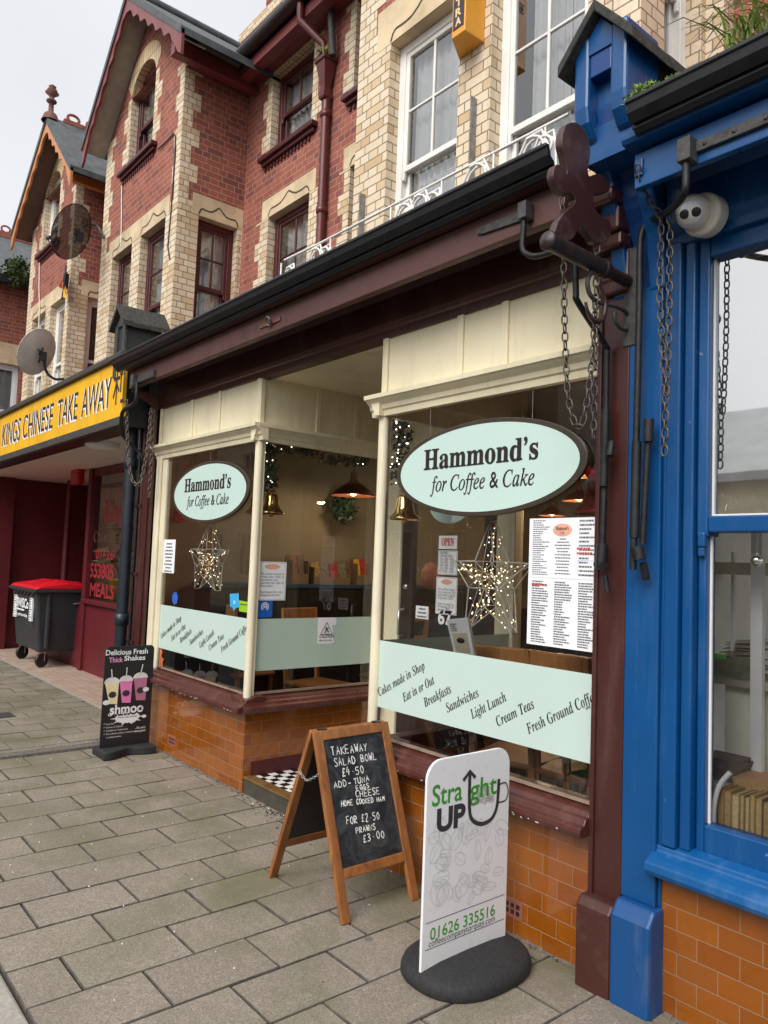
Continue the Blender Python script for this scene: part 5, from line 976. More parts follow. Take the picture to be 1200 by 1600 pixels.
for k, (x0, x1, yt, yb, colr) in enumerate(((163, 187, 1063, 1100, srgb(242, 226, 180)), (186, 208, 1060, 1098, srgb(236, 130, 190)), (208, 231, 1055, 1094, srgb(188, 120, 150)))):
    e = 0.0016+0.0003*k; cpn_ = MB(); a, b = mp_(x0+1, yt+4, e), mp_(x1-1, yt+3, e); c, d = mp_(x1-4, yb, e), mp_(x0+4.5+(3 if k == 0 else 0), yb, e); cpn_.poly([a, b, c, d]); cpo = cpn_.build('cup_picture', plain('shake_print', colr, 0.45, var=0.08, scale=40), pno)
    ld = MB(); m = (a+b)/2; w = (b.y-a.y)/2+0.006; ld.poly([(XM+e+0.0002, m.y+w*math.cos(t*PI/14), m.z-0.004+0.046*math.sin(t*PI/14)) for t in range(15)]); ld.ribbon([m+Vector((0.0002, 0, 0.03)), m+Vector((0.0002, 0.012*(k-1)+0.002, 0.105))], 0.008, X); ld.build('lid_picture', plain('pale_lid_print', (0.78, 0.76, 0.76, 1), 0.4), cpo)
    sp_ = MB(); cc0 = (m+(c+d)/2)/2+Vector((0.0003, 0, -0.012)); sp_.poly([(cc0.x, cc0.y+0.024*(1+0.35*(t % 2))*math.cos(t*PI/11)*1.1, cc0.z+0.022*(1+0.3*(t % 2))*math.sin(t*PI/11)) for t in range(22)]); sp_.build('splash_badge', M['char'], cpo)
spl = MB(); c = mp_(199, 1121, 0.0024); pts = []
for t in range(40):
    a = 2*PI*t/40; r_ = 1+0.34*(t % 4 == 0)-0.12*(t % 2); pts.append((c.x, c.y+0.105*r_*math.cos(a), c.z+0.045*r_*math.sin(a)))
spl.poly(pts)
for px, py, r_ in ((166, 1098, 0.024), (228, 1077, 0.022), (172, 1117, 0.014), (208, 1126, 0.018), (225, 1119, 0.016)): q = mp_(px, py, 0.0026); spl.poly([(q.x, q.y+r_*math.cos(t*PI/8)*1.2, q.z+r_*0.8*math.sin(t*PI/8)) for t in range(16)])
spl.build('milk_splash', M['paper'], pno); cr = MB(); mtext(cr, 'fresh milk shakes', (184, 1124), (214, 1118), 0.013, e=0.0036, bold=0.004); q = mp_(221, 1107, 0.0036); cr.ribbon([q+Vector((0, -0.025, -0.01)), q+Vector((0, 0, 0.02)), q+Vector((0, 0.025, -0.008))], 0.006, X, closed=True); cr.build('small_print', M['char'], pno)
sh_ = MB(); mtext(sh_, 'shmoo', (170, 1122), (225, 1110), 0.078, bold=0.065, e=0.003); sh_.build('letter_outline', M['pblack'], pno)
bs = MB(); o_ = []; 
for t in range(25): u = t/24; o_.append((-5.865-0.055*math.exp(-((u-0.52)/0.20)**2)+0.02*math.exp(-((u-0.12)/0.14)**2), -0.49+0.43*u))
ii = [(-6.12+0.03*math.sin(PI*u/24), -0.06-0.43*u/24) for u in range(25)]
bs.prism([(x_, y_, 0.0) for x_, y_ in o_+ii], (0, 0, 0.065)); bs.build('base', M['rubber'], SM, bevel=0.012)

# ================================================================== wheelie bin
BN = thing('wheelie_bin', 'large charcoal wheelie bin with a red lid beside the takeaway window', 'bin', (-11.4, 0.7, 0))
bx0, bx1, by0, by1 = -11.98, -10.76, 0.33, 1.03
b = MB(); T0 = [(bx0-0.02, by0-0.03), (bx1+0.02, by0-0.03), (bx1+0.02, by1+0.03), (bx0-0.02, by1+0.03)]; B0_ = [(bx0+0.05, by0+0.05), (bx1-0.05, by0+0.05), (bx1-0.05, by1-0.05), (bx0+0.05, by1-0.05)]
b.add([(x_, y_, 0.215) for x_, y_ in B0_]+[(x_, y_, 1.03) for x_, y_ in T0], [(3, 2, 1, 0), (0, 1, 5, 4), (1, 2, 6, 5), (2, 3, 7, 6), (3, 0, 4, 7), (4, 5, 6, 7)])
for yq in (by0+0.10, by1-0.16): b.box(bx1-0.03, bx1+0.025, yq, yq+0.07, 0.26, 1.0)
b.build('body', M['binblack'], BN, bevel=0.03, seg=3)
rm_ = MB(); rm_.box(bx0-0.06, bx1+0.06, by0-0.075, by1+0.07, 1.015, 1.06); rm_.build('rim', M['binblack'], BN, bevel=0.012)
tt = MB()
for i in range(6): x_ = bx0+0.14+i*0.17; tt.prism([(x_, by0-0.045, 0.95), (x_+0.13, by0-0.045, 1.015), (x_, by0-0.045, 1.015)], (0, 0.04, 0))
tt.build('lifting_comb', M['binblack'], BN)
ld = MB(); ld.prism([(bx0-0.05, by0-0.06, 1.061), (bx0-0.05, by1+0.06, 1.061), (bx0-0.05, by1+0.04, 1.10), (bx0-0.05, (by0+by1)/2, 1.15), (bx0-0.05, by0, 1.10)], (bx1-bx0+0.10, 0, 0))
for xq in (bx0+0.28, bx1-0.34): ld.prism([(xq, by0-0.02, 1.09), (xq, by1, 1.09), (xq, by1-0.1, 1.155), (xq, by0+0.3, 1.175)], (0.10, 0, 0))
ld.box(bx1-0.2, bx1+0.02, by1-0.02, by1+0.07, 1.08, 1.16); ld.build('lid', M['binred'], BN, bevel=0.014)
hb = MB(); hb.tube([(bx1+0.02, by1-0.25, 0.86), (bx1+0.07, by1-0.22, 0.87), (bx1+0.07, by1-0.05, 0.87), (bx1+0.02, by1-0.02, 0.86)], 0.016, 8); hb.build('handle', M['binblack'], BN)
for x_ in (bx0+0.14, bx1-0.12):
    for y_ in (by0+0.12, by1-0.08):
        w_ = MB(); w_.lathe([(0.0, -0.02), (0.055, -0.02), (0.095, -0.018), (0.10, -0.008), (0.10, 0.008), (0.095, 0.018), (0.055, 0.02), (0.0, 0.02)], (x_, y_, 0.10), (1, 0.45, 0), 20, smooth=False); wo_ = w_.build('wheel', M['pblack'], BN)
        fk = MB(); fk.prism([(x_-0.035, y_-0.034, 0.215), (x_+0.035, y_-0.034, 0.215), (x_+0.014, y_-0.034, 0.085), (x_-0.014, y_-0.034, 0.085)], (0, 0.006, 0)); fk.prism([(x_-0.035, y_+0.028, 0.215), (x_+0.035, y_+0.028, 0.215), (x_+0.014, y_+0.028, 0.085), (x_-0.014, y_+0.028, 0.085)], (0, 0.006, 0)); fk.box(x_-0.04, x_+0.04, y_-0.035, y_+0.035, 0.2, 0.222); fk.build('fork', M['steel'], wo_)
fl = lambda px, py: at_y(px, py, by0-0.012)
for x_ in (bx0+0.18, bx1-0.24): lb = MB(); lb.box(x_-0.065, x_+0.065, by0-0.032, by0-0.01, 0.62, 0.93); lo_ = lb.build('label', M['paper'], BN); q = MB(); bars(q, (x_-0.065, by0-0.033, 0.62), X, Z, 0.13, 0.31, 9, (0, 0, 0)); q.build('print', M['print'], lo_)
lt = MB(); lt.text('SWISCo', (-11.70, by0-0.036, 0.78), X, Z, 0.60, 0.13, bold=0.03); lt.box(-11.70, -11.30, by0-0.036, by0-0.035, 0.735, 0.757); lt.text('in partnership', (-11.70, by0-0.036, 0.66), X, Z, 0.58, 0.045, bold=0.02); lt.build('lettering', M['paper'], BN)

# ================================================================== pavement fittings and litter
dg = MB()
for i in range(45): y_ = -1.10+i*0.0178; dg.box(-6.467, -6.368, y_, y_+0.010, -0.010, -0.001)
dg.box(-6.472, -6.464, -1.11, -0.30, -0.03, 0.0); dg.box(-6.371, -6.363, -1.11, -0.30, -0.03, 0.0)
for xq in (-6.44, -6.418, -6.395): dg.box(xq-0.003, xq+0.003, -1.10, -0.31, -0.011, -0.0025)
tag(dg.build('drain_grate', plain('dusty_iron_grate', (0.17, 0.155, 0.135, 1), 0.8, var=0.4, scale=40)), 'narrow slotted iron drain channel crossing the pavement before the milkshake sign', 'drain')
cv = MB(); cv.box(-8.06, -7.80, -0.84, -0.62, -0.03, 0.003); cv.box(-8.02, -7.84, -0.80, -0.66, 0.0, 0.007); tag(cv.build('drain_cover', M['grey_iron'], bevel=0.003), 'small rectangular iron drain cover set in the far pavement', 'drain cover')
db = MB()
for i in range(260):
    if i < 120: x_, y_ = random.gauss(-4.05, 0.16), -abs(random.gauss(0, 0.06))-0.005
    elif i < 200: x_, y_ = random.uniform(-6.2, -1.6), -abs(random.gauss(0, 0.02))-0.008
    else: x_, y_ = random.uniform(-7, -1.9), random.uniform(-1.6, 0)
    s_ = random.uniform(0.003, 0.010 if i < 200 else 0.006); a = random.uniform(0, PI); c_, d_ = math.cos(a)*s_, math.sin(a)*s_
    db.m = 1 if (i % 23 == 0 or i >= 215) else 0; db.add([(x_-c_, y_-d_, 0.003), (x_+d_*0.5, y_-c_*0.5, 0.006), (x_+c_, y_+d_, 0.003), (x_-d_*0.6, y_+c_*0.6, 0.009)], [(0, 1, 2), (0, 2, 3), (0, 1, 3), (1, 2, 3)])
o = db.build('leaf_litter', [plain('dead_leaf', (0.06, 0.035, 0.02, 1), 0.9, var=0.5, scale=80), M['paper']], kind='stuff'); tag(o, 'dead leaves and scraps swept against the cafe doorstep', 'litter')
mf_ = MB()
for x0, x1 in ((-6.3, LX1), (RX0, -1.82), (-1.5, 2.5)):
    x_ = x0
    while x_ < x1: w = min(0.03, x1-x_); h0, h1 = random.uniform(0.004, 0.012), random.uniform(0.010, 0.026); mf_.prism([(x_, 0.0, 0.0), (x_, -h1, 0.0), (x_, -h1*0.4, h0*0.6), (x_, -0.0005, h0)], (w, 0, 0)); x_ += w
mf_.build('mortar_fillet', plain('dirty_mortar', (0.13, 0.11, 0.09, 1), 0.95, var=0.4, scale=30), kind='structure')

# ================================================================== satellite dishes, alarm box, flag, cables
def dish(name, label, c, nrm, rx, mat, arm, n=28):
    c = Vector(c); nrm = Vector(nrm).normalized(); d = thing(name, label, 'satellite dish', c); b = MB(); b.smooth = True
    a = nrm.cross(Z).normalized(); u = a.cross(nrm); vs = [c-nrm*0.0]; rr = 7; rings = []
    for i in range(rr+1):
        k = i/rr; rings += [c+(a*math.cos(2*PI*j/n)*rx+u*math.sin(2*PI*j/n)*rx*1.1)*k+nrm*(0.20*rx*k*k) for j in range(n)]
    b.add(rings, [(i*n+j, i*n+(j+1) % n, (i+1)*n+(j+1) % n, (i+1)*n+j) for i in range(rr) for j in range(n)]); rim = [c+a*math.cos(2*PI*j/n)*rx+u*math.sin(2*PI*j/n)*rx*1.1+nrm*0.2*rx for j in range(n)]; b.tube(rim, 0.006, 5, closed=True); b.build('reflector', mat, d)
    m = MB(); m.tube([c-nrm*0.01, c-nrm*0.10], 0.03, 8); m.box(*[v for p in zip(c-nrm*0.10-Vector((0.05, 0.05, 0.08)), c-nrm*0.10+Vector((0.03, 0.03, 0.05))) for v in p]); m.tube([c-nrm*0.02+a*0.12, c-nrm*0.04-a*0.10+u*0.05], 0.012, 6); m.tube([c-nrm*0.02+u*0.10, c-nrm*0.05-u*0.14], 0.012, 6); m.build('mount', M['iron'], d)
    ar = MB(); ar.tube(smooth([c-nrm*0.10]+[Vector(p) for p in arm], 4), 0.022, 8); ar.build('arm', M['grey_iron'], d)
    fe = MB(); f0 = c-u*rx*1.05+nrm*0.1; f1 = c-u*rx*0.62+nrm*rx*1.15; fe.tube([f0, f1], 0.012, 6); fe.tube([f1, f1+(c-f1)*0.12], 0.03, 8); fe.build('feed_arm', M['grey_iron'], d)
    return d
meshm = NT('perforated_brown_mesh'); d_ = meshm.n('ShaderNodeBsdfDiffuse', Color=(0.06, 0.04, 0.035, 1)); t_ = meshm.n('ShaderNodeBsdfTransparent'); x_ = meshm.n('ShaderNodeMixShader'); x_.inputs[0].default_value = 0.15; meshm.l(d_.outputs[0], x_.inputs[1]); meshm.l(t_.outputs[0], x_.inputs[2]); meshm.l(x_.outputs[0], meshm.out.inputs[0])
q = at_y(118, 365, 0.60); dish('satellite_dish', 'brown perforated mesh dish high on the gabled wall', q, (-0.62, -0.45, 0.35), 0.37, meshm.m, [at_y(132, 352, 0.75), at_y(150, 352, 0.95), at_y(163, 372, 1.04)])
q = at_y(62, 552, 0.45); dish('satellite_dish', 'solid grey dish just above the yellow signboard', q, (-0.70, -0.40, 0.35), 0.33, plain('grey_dish', srgb(200, 198, 192), 0.5, var=0.1), [at_y(72, 580, 0.6), at_y(85, 592, 0.85), at_y(99, 592, 1.04)])
UB = thing('alarm_box', 'yellow wall alarm box with dark vertical lettering between two white sash windows', 'alarm box', at_y(730, 40, 1.0))
f0, f1, w0, w1 = at_y(706, 61, 0.78), at_y(726.5, 46, 0.78), at_y(717, 94, 1.046), at_y(757, 67, 1.046); zb_ = 5.288
ub = MB(); ub.prism([(-3.685, 0.855, zb_), (-3.557, 0.855, zb_), (-3.55, 1.046, zb_), (-3.80, 1.046, zb_)], (0, 0, 0.85)); ubo = ub.build('case', plain('yellow_alarm_case', srgb(226, 158, 52), 0.4, var=0.05), UB, bevel=0.006)
pn_ = MB(); pn_.box(-3.672, -3.570, 0.851, 0.8545, zb_+0.05, zb_+0.83); pno_ = pn_.build('nameplate', M['navy'], UB)
tx = MB()
for i, c_ in enumerate('ARTLU'): tx.text(c_, (-3.650, 0.850, zb_+0.070+i*0.070), X, Z, 0.058, 0.058, bold=0.035)
tx.build('lettering', plain('pale_gold_lettering', srgb(240, 200, 140), 0.5), pno_)
sl_ = MB()
for i in range(3): sl_.box(-3.575, -3.551, 0.90, 0.99, zb_+0.42+i*0.03, zb_+0.435+i*0.03)
sl_.build('vent_slot', M['char'], UB)
FGm = MB(); q = at_y(98, 452, 0.95); FGm.poly([at_y(91, 448, 0.95), at_y(98, 436, 0.93), at_y(104, 462, 0.95), at_y(99, 452, 0.97)]); FGm.m = 1; FGm.poly([at_y(98, 436, 0.94), at_y(105, 456, 0.95), at_y(103, 466, 0.96), at_y(97, 464, 0.95)]); FGm.m = 2; FGm.tube([at_y(103, 415, 0.98), at_y(101, 445, 0.96), at_y(97, 468, 0.95)], 0.018, 6); FGm.box(*[v for p in zip(at_y(103, 440, 0.97)-Vector((0.05, 0.03, 0.12)), at_y(103, 440, 0.97)+Vector((0.05, 0.03, 0.12))) for v in p])
o = FGm.build('flag', [plain('red_cloth', srgb(170, 40, 36), 0.8), plain('gold_cloth', srgb(226, 170, 60), 0.8), M['iron']]); tag(o, 'small red and gold flag hanging on a bracket below the mesh dish', 'flag')
cb1 = MB(); cb1.tube([at_y(247, 233, 1.03), at_y(262, 219, 1.035), at_y(271, 208, 1.035), at_y(274, 212, 1.035), at_y(272, 260, 1.035), at_y(267, 330, 1.035), at_y(262, 385, 1.035), at_y(265, 405, 1.035)], 0.009, 5); tag(cb1.build('wall_cable', M['pblack']), 'thin black cable looping down the brick from the arched window', 'cable')
cb2 = MB(); cb2.tube([at_y(190, 290, 1.035), at_y(190, 330, 1.035), at_y(189, 385, 1.035)], 0.009, 5); tag(cb2.build('wall_cable', M['wirew']), 'straight pale cable dropping to the stone lintel of the gabled bay', 'cable')
cb3 = MB(); cb3.tube([at_y(62, 402, 1.03), at_y(61, 450, 1.03), at_y(62, 480, 1.03), at_y(60, 520, 1.03)], 0.011, 5); tag(cb3.build('wall_cable', M['wirew']), 'white cable on the farther gabled house behind the dishes', 'cable')
for label, px, y0, y1 in (('steel angle strip bolted to the cream brick under the yellow alarm box', 740, 155, 262), ('short steel angle strip standing against the cream corner pier', 567, 305, 352)):
    a, b2 = at_y(px, y0, 1.03), at_y(px-1, y1, 1.03); s_ = MB(); s_.box(a.x-0.02, a.x+0.02, 1.025, 1.044, b2.z-0.15, a.z); s_.box(a.x+0.012, a.x+0.02, 0.985, 1.025, b2.z-0.15, a.z)
    for zz in (a.z-0.05, b2.z+0.08): s_.lathe([(0, 0), (0.012, 0), (0.012, 0.008), (0, 0.008)], (a.x-0.006, 1.025, zz), (0, -1, 0), 8)
    tag(s_.build('steel_strip', plain('dull_galvanised_steel', (0.26, 0.26, 0.265, 1), 0.5, metal=0.5, var=0.3, scale=30)), label, 'bracket')

# ================================================================== wire railing on the flat roof
RL = thing('wire_railing', 'white scrolled wire railing along the flat roof edge above the cafe gutter', 'railing', (-3.3, -0.22, 3.2))
YRL = -0.22; r0, r1 = at_y(445, 400, YRL), at_y(905, 183, YRL); zr_ = (r0.z+r1.z)/2
rl = MB(); rl.tube([(r0.x, YRL, zr_+0.01), (-3.6, YRL, zr_), (-2.7, YRL, zr_), (-1.85, YRL, zr_)], 0.0075, 6); rl.build('top_rail', M['white'], RL)
ps = MB()
for px in (445, 520, 612, 690, 770, 850): q = at_y(px, 300, YRL); ps.tube([(q.x, YRL, 3.2), (q.x, YRL, zr_)], 0.006, 6)
ps.build('post', M['white'], RL)
for px, sc_ in ((458, 0.6), (497, 1.0), (512, 0.7), (632, 0.9), (655, 1.0), (676, 0.7), (742, 1.1), (830, 1.0), (848, 0.7)):
    q = at_y(px, 300, YRL); c = Vector((q.x, YRL, zr_-0.10)); s_ = MB()
    for rot, sgn in ((0, 1), (1.2, -1)):
        pts = [c+Vector((sgn*(0.085-0.0045*t)*sc_*math.cos(0.42*t+rot), 0.004*sgn, (0.085-0.0045*t)*sc_*math.sin(0.42*t+rot))) for t in range(17)]; s_.tube(pts, 0.0065, 5)
    s_.tube([c+Vector((-0.10*sc_, 0, -0.16)), c+Vector((-0.085*sc_, 0, 0)), c+Vector((-0.03, 0, 0.085*sc_)), c+Vector((0.05, 0, 0.09*sc_)), c+Vector((0.09*sc_, 0, 0)), c+Vector((0.10*sc_, 0, -0.16))], 0.0065, 5); s_.build('scroll', M['white'], RL)

# ================================================================== gingerbread sign on its pole
XF = -1.68
PO = thing('sign_pole', 'horizontal brown iron pole with scrolled brackets jutting from the brown pilaster', 'sign bracket', (XF, -0.03, 2.77))
po = MB(); po.tube([(XF, -0.03, 2.765), (XF, -0.19, 2.768)], 0.024, 14); po.tube([(XF, -0.18, 2.768), (XF, -0.545, 2.776)], 0.032, 16); po.lathe([(0.034, 0), (0.036, 0.004), (0.036, 0.012), (0.030, 0.02), (0.0, 0.024)], (XF, -0.54, 2.776), (0, -1, 0.02), 18); po.lathe([(0.033, 0), (0.037, 0.003), (0.037, 0.02), (0.033, 0.024)], (XF, -0.20, 2.768), (0, -1, 0.02), 16); po.build('pole', plain('brown_black_iron', (0.030, 0.018, 0.017, 1), 0.4, var=0.5, scale=25, bump=0.6), PO)
bp = MB(); bp.box(XF-0.02, XF+0.045, -0.036, -0.028, 2.50, 2.90); bp.build('back_plate', M['grey_iron'], PO, bevel=0.003)
sc1 = MB(); sc1.tube(smooth([at_x(*c, XF) for c in ((924, 424), (918, 440), (921, 458), (930, 469), (944, 475), (960, 478), (975, 485), (985, 497), (985, 509), (976, 515), (966, 509), (960, 497), (960, 487))], 4), 0.009, 6); sc1.build('scroll', M['grey_iron'], PO)
pts = smooth([at_x(*c, XF+0.012) for c in ((929, 426), (936, 442), (942, 458), (946, 475), (943, 494), (935, 502), (925, 498), (918, 486), (915, 472))], 5); sc2 = MB(); sc2.tube(pts, [0.006+0.010*math.sin(PI*min(1, i/(len(pts)-1)))**2*(i/(len(pts)-1)) for i in range(len(pts))], 6); sc2.build('scroll', M['fig'], PO)
GO = [(330, 65), (270, 90), (235, 180), (230, 270), (250, 350), (268, 440), (282, 545), (250, 505), (200, 460), (165, 480), (148, 560), (170, 640), (210, 710), (260, 735), (315, 738), (352, 790), (335, 840), (260, 905), (200, 985), (168, 1070), (160, 1135), (230, 1165), (300, 1172), (345, 1140), (375, 1088), (412, 1050), (450, 1080), (490, 1130), (540, 1190), (610, 1195), (675, 1150), (695, 1060), (672, 985), (605, 945), (550, 890), (527, 805), (535, 748), (590, 733), (655, 722), (682, 670), (665, 610), (610, 565), (545, 552), (488, 568), (474, 510), (488, 430), (497, 340), (480, 240), (440, 140), (390, 80)]
gp = smooth([at_x(840+a/6, 180+b/6, XF+0.016) for a, b in GO], 3, True); gm_ = MB(); gm_.prism(gp, (-0.032, 0, 0)); o = gm_.build('gingerbread_sign', M['fig'], bevel=0.006, seg=3); tag(o, 'dark brown gingerbread figure cut-out standing on the iron pole', 'sign')

# ================================================================== awning arms, hooks and hanging chains
def arm(label, rod, parts=(), r=0.011, fit=()):
    o = thing('awning_arm', label, 'awning arm', rod[-1]); m = MB(); m.tube(smooth(rod, 5), r, 8); m.build('rod', M['iron'], o)
    for a, b, rr, nm in fit: f = MB(); f.tube([a, b], rr, 10); f.build(nm, M['iron'], o)
    return o
ra = arm('bent black awning arm between the brown fascia and the brown pilaster', [at_x(940, 890, -1.755), at_x(946, 700, -1.755), at_x(948, 560, -1.755), at_x(946, 540, -1.755), at_x(904, 474, -1.755), at_x(900, 455, -1.755), at_x(897, 388, -1.755), at_y(880, 388, -0.33), at_y(840, 400, -0.335), at_y(822, 396, -0.335), at_y(816.5, 386, -0.335), at_y(818, 360, -0.335), at_y(820, 328, -0.335)], r=0.0125,
         fit=((at_x(947, 640, -1.75), at_x(943, 760, -1.75), 0.017, 'sleeve'), (at_x(941, 850, -1.752), at_x(939, 890, -1.752), 0.022, 'sleeve'), (at_x(938, 882, -1.78)-Vector((0, 0.02, 0)), at_x(948, 884, -1.73)-Vector((0, 0.02, 0)), 0.018, 'knuckle'), (at_x(956, 690, -1.70), at_x(953, 712, -1.70), 0.014, 'bracket'), (at_x(945, 900, -1.73), at_x(949, 925, -1.72), 0.012, 'bracket')))
cl = MB(); cl.box(*[v for p in zip(at_y(820, 330, -0.335)-Vector((0.022, 0.022, 0.035)), at_y(820, 330, -0.335)+Vector((0.022, 0.03, 0.035))) for v in p]); q0, q1 = at_y(745, 363, -0.31), at_y(816, 337, -0.31); cl.prism([(q0.x, -0.312, q0.z-0.010), (q0.x+0.03, -0.312, q0.z-0.018), (q1.x, -0.312, q1.z-0.020), (q1.x, -0.312, q1.z+0.020), (q0.x+0.03, -0.312, q0.z+0.018), (q0.x, -0.312, q0.z+0.010)], (0, 0.011, 0)); cl.build('clamp', M['grey_iron'], ra, bevel=0.003)
ba = arm('curved black awning arm hanging from the blue fascia beside the white camera', [at_x(989, 890, -1.60), at_x(994, 700, -1.60), at_x(999, 480, -1.60), at_x(1000, 400, -1.60), at_x(1003, 365, -1.60), at_y(1014, 345, -0.06), at_y(1035, 336, -0.14), at_y(1056, 320, -0.26), at_y(1070, 300, -0.33), at_y(1072, 275, -0.335), at_y(1072, 240, -0.335)], r=0.0135,
         fit=((at_x(1014, 655, -1.55), at_x(1013, 690, -1.55), 0.019, 'bracket'), (at_x(1013, 680, -1.555), at_x(1004, 850, -1.57), 0.012, 'rod'), (at_x(995, 690, -1.598), at_x(991, 840, -1.598), 0.018, 'sleeve'), (at_x(1000, 855, -1.58)-Vector((0, 0.02, 0)), at_x(1004, 875, -1.57)-Vector((0, 0.02, 0)), 0.024, 'knuckle'), (at_x(1005, 880, -1.56), at_x(1010, 905, -1.56), 0.014, 'bracket')))
cl = MB(); cl.box(*[v for p in zip(at_y(1073, 236, -0.335)-Vector((0.024, 0.024, 0.04)), at_y(1073, 236, -0.335)+Vector((0.024, 0.03, 0.04))) for v in p]); q0 = at_y(1080, 235, -0.31); cl.box(q0.x, 1.2, -0.316, -0.301, q0.z-0.016, q0.z+0.022)
for i in range(6): cl.lathe([(0, 0), (0.009, 0), (0.007, 0.005), (0, 0.006)], (q0.x+0.05+i*0.1, -0.316, q0.z+0.003), (0, -1, 0), 8)
cl.build('clamp', M['grey_iron'], ba, bevel=0.003)
la = arm('bent black awning arm in front of the drainpipe by the takeaway sign', [at_y(226, 735, -0.06), at_y(222, 715, -0.10), at_y(214, 704, -0.14), at_y(194, 683, -0.26), at_y(190, 672, -0.30), at_y(190, 650, -0.33), at_y(195, 639, -0.335), at_y(208, 632, -0.335), at_y(213, 622, -0.335), at_y(214, 598, -0.335)], r=0.016)
cl = MB(); q0, q1 = at_y(213, 596, -0.32), at_y(240, 583, -0.32); cl.box(q0.x, q1.x, -0.325, -0.301, q1.z-0.028, q1.z+0.028); cl.box(q0.x-0.03, q0.x+0.03, -0.36, -0.301, q0.z-0.05, q0.z+0.05); cl.build('clamp', M['grey_iron'], la, bevel=0.003)
HK = thing('fascia_hook', 'rusty plate and ring screwed to the middle of the brown fascia', 'hook', at_y(420, 503, -0.31)); q0, q1 = at_y(405, 511, -0.31), at_y(437, 494, -0.31); h = MB(); h.box(q0.x, q1.x, -0.309, -0.301, q0.z-0.012, q0.z+0.016); h.build('plate', plain('rusty_plate', srgb(112, 70, 60), 0.7, var=0.3, scale=40), HK, bevel=0.003); h = MB(); c = at_y(419, 502, -0.325); h.tube([c+Vector((0.024*math.cos(t*PI/8), -0.012*math.sin(t*PI/8), 0.026*math.sin(t*PI/8))) for t in range(16)], 0.006, 6, closed=True); h.build('ring', M['chain'], HK)
P_ = plain('pitted_chain_steel', (0.12, 0.10, 0.09, 1), 0.5, var=0.45, scale=60, metal=0.6)
tag(chain_mesh([at_y(879, 308, -0.325), at_y(878, 330, -0.325), at_y(881, 420, -0.315), at_y(882, 500, -0.30), at_y(886, 600, -0.29), at_y(893, 645, -0.285), at_y(902, 666, -0.28), at_y(912, 655, -0.28), at_y(921, 600, -0.275), at_y(927, 540, -0.27), at_y(931, 460, -0.26), at_y(933, 385, -0.25)], 0.042, 0.0115, 0.0034).build('hanging_chain', P_), 'long rusty chain looping from brown fascia to the iron pole', 'chain')
tag(chain_mesh([at_y(931, 470, -0.235), at_y(930, 560, -0.235), at_y(927, 690, -0.235)], 0.042, 0.0115, 0.0034).build('hanging_chain', P_), 'short loose chain end hanging straight over the top of the large oval sign', 'chain')
tag(chain_mesh([at_y(996, 258, -0.325), at_y(1003, 290, -0.28), at_y(1018, 318, -0.20), at_y(1030, 335, -0.165), at_y(1033, 360, -0.155), at_y(1031, 460, -0.15), at_y(1036, 560, -0.15), at_y(1040, 620, -0.15), at_y(1038, 718, -0.15)], 0.040, 0.011, 0.0034).build('hanging_chain', P_), 'dark chain from a small plate on the blue fascia hanging lowest on the blue pilaster', 'chain')
tag(chain_mesh([at_y(1046, 335, -0.165), at_y(1047, 360, -0.16), at_y(1046, 460, -0.158), at_y(1044, 560, -0.155), at_y(1041, 612, -0.155)], 0.040, 0.011, 0.0034).build('hanging_chain', P_), 'shorter dark chain knotted into the long one on the blue pilaster', 'chain')
pl_ = MB(); q = at_y(997, 262, -0.31); pl_.box(q.x-0.016, q.x+0.016, -0.309, -0.301, q.z-0.03, q.z+0.035); tag(pl_.build('chain_plate', M['blue'], bevel=0.003), 'small blue bolted plate on the end of the blue fascia holding a chain', 'plate')
tag(chain_mesh([at_y(198, 625, -0.33), at_y(199, 680, -0.30), at_y(203, 735, -0.27), at_y(212, 757, -0.24), at_y(221, 748, -0.21), at_y(231, 695, -0.17), at_y(236, 640, -0.12)], 0.045, 0.013, 0.0045).build('hanging_chain', M['chain']), 'pale chain looping in front of the dark drainpipe', 'chain')
tag(chain_mesh([at_y(240, 640, -0.10), at_y(237, 710, -0.10), at_y(233, 774, -0.10)], 0.045, 0.013, 0.0045).build('hanging_chain', M['chain']), 'pale chain hanging straight beside the cream frame of the smaller cafe window', 'chain')
dr = MB(); dx = -6.70; dr.tube([(dx, -0.09, 0.0), (dx, -0.09, 3.2)], 0.052, 14)
for z_ in (0.95, 2.35): dr.lathe([(0.052, z_), (0.062, z_+0.005), (0.062, z_+0.10), (0.052, z_+0.105)], (dx, -0.09, 0), n=16)
dr.build('drainpipe', plain('dark_blue_black_pipe', (0.014, 0.02, 0.03, 1), 0.4, var=0.3)); tag(bpy.data.objects['drainpipe'], 'dark round drainpipe between takeaway and cafe fronts', 'drainpipe')
for lab, xq, yq in (('thin black conduit pipe nearest the dark drainpipe', -6.60, -0.05), ('thinner brown conduit clipped along the brown pilaster', -6.53, -0.045)):
    cd = MB(); cd.tube([(xq, yq, 0.0), (xq, yq, 2.9)], 0.014, 8)
    for z_ in (0.8, 1.4, 2.0): cd.box(xq-0.028, xq+0.028, yq-0.016, yq+0.01, z_, z_+0.03)
    tag(cd.build('conduit', M['iron'] if 'black' in lab else M['brown']), lab, 'pipe')

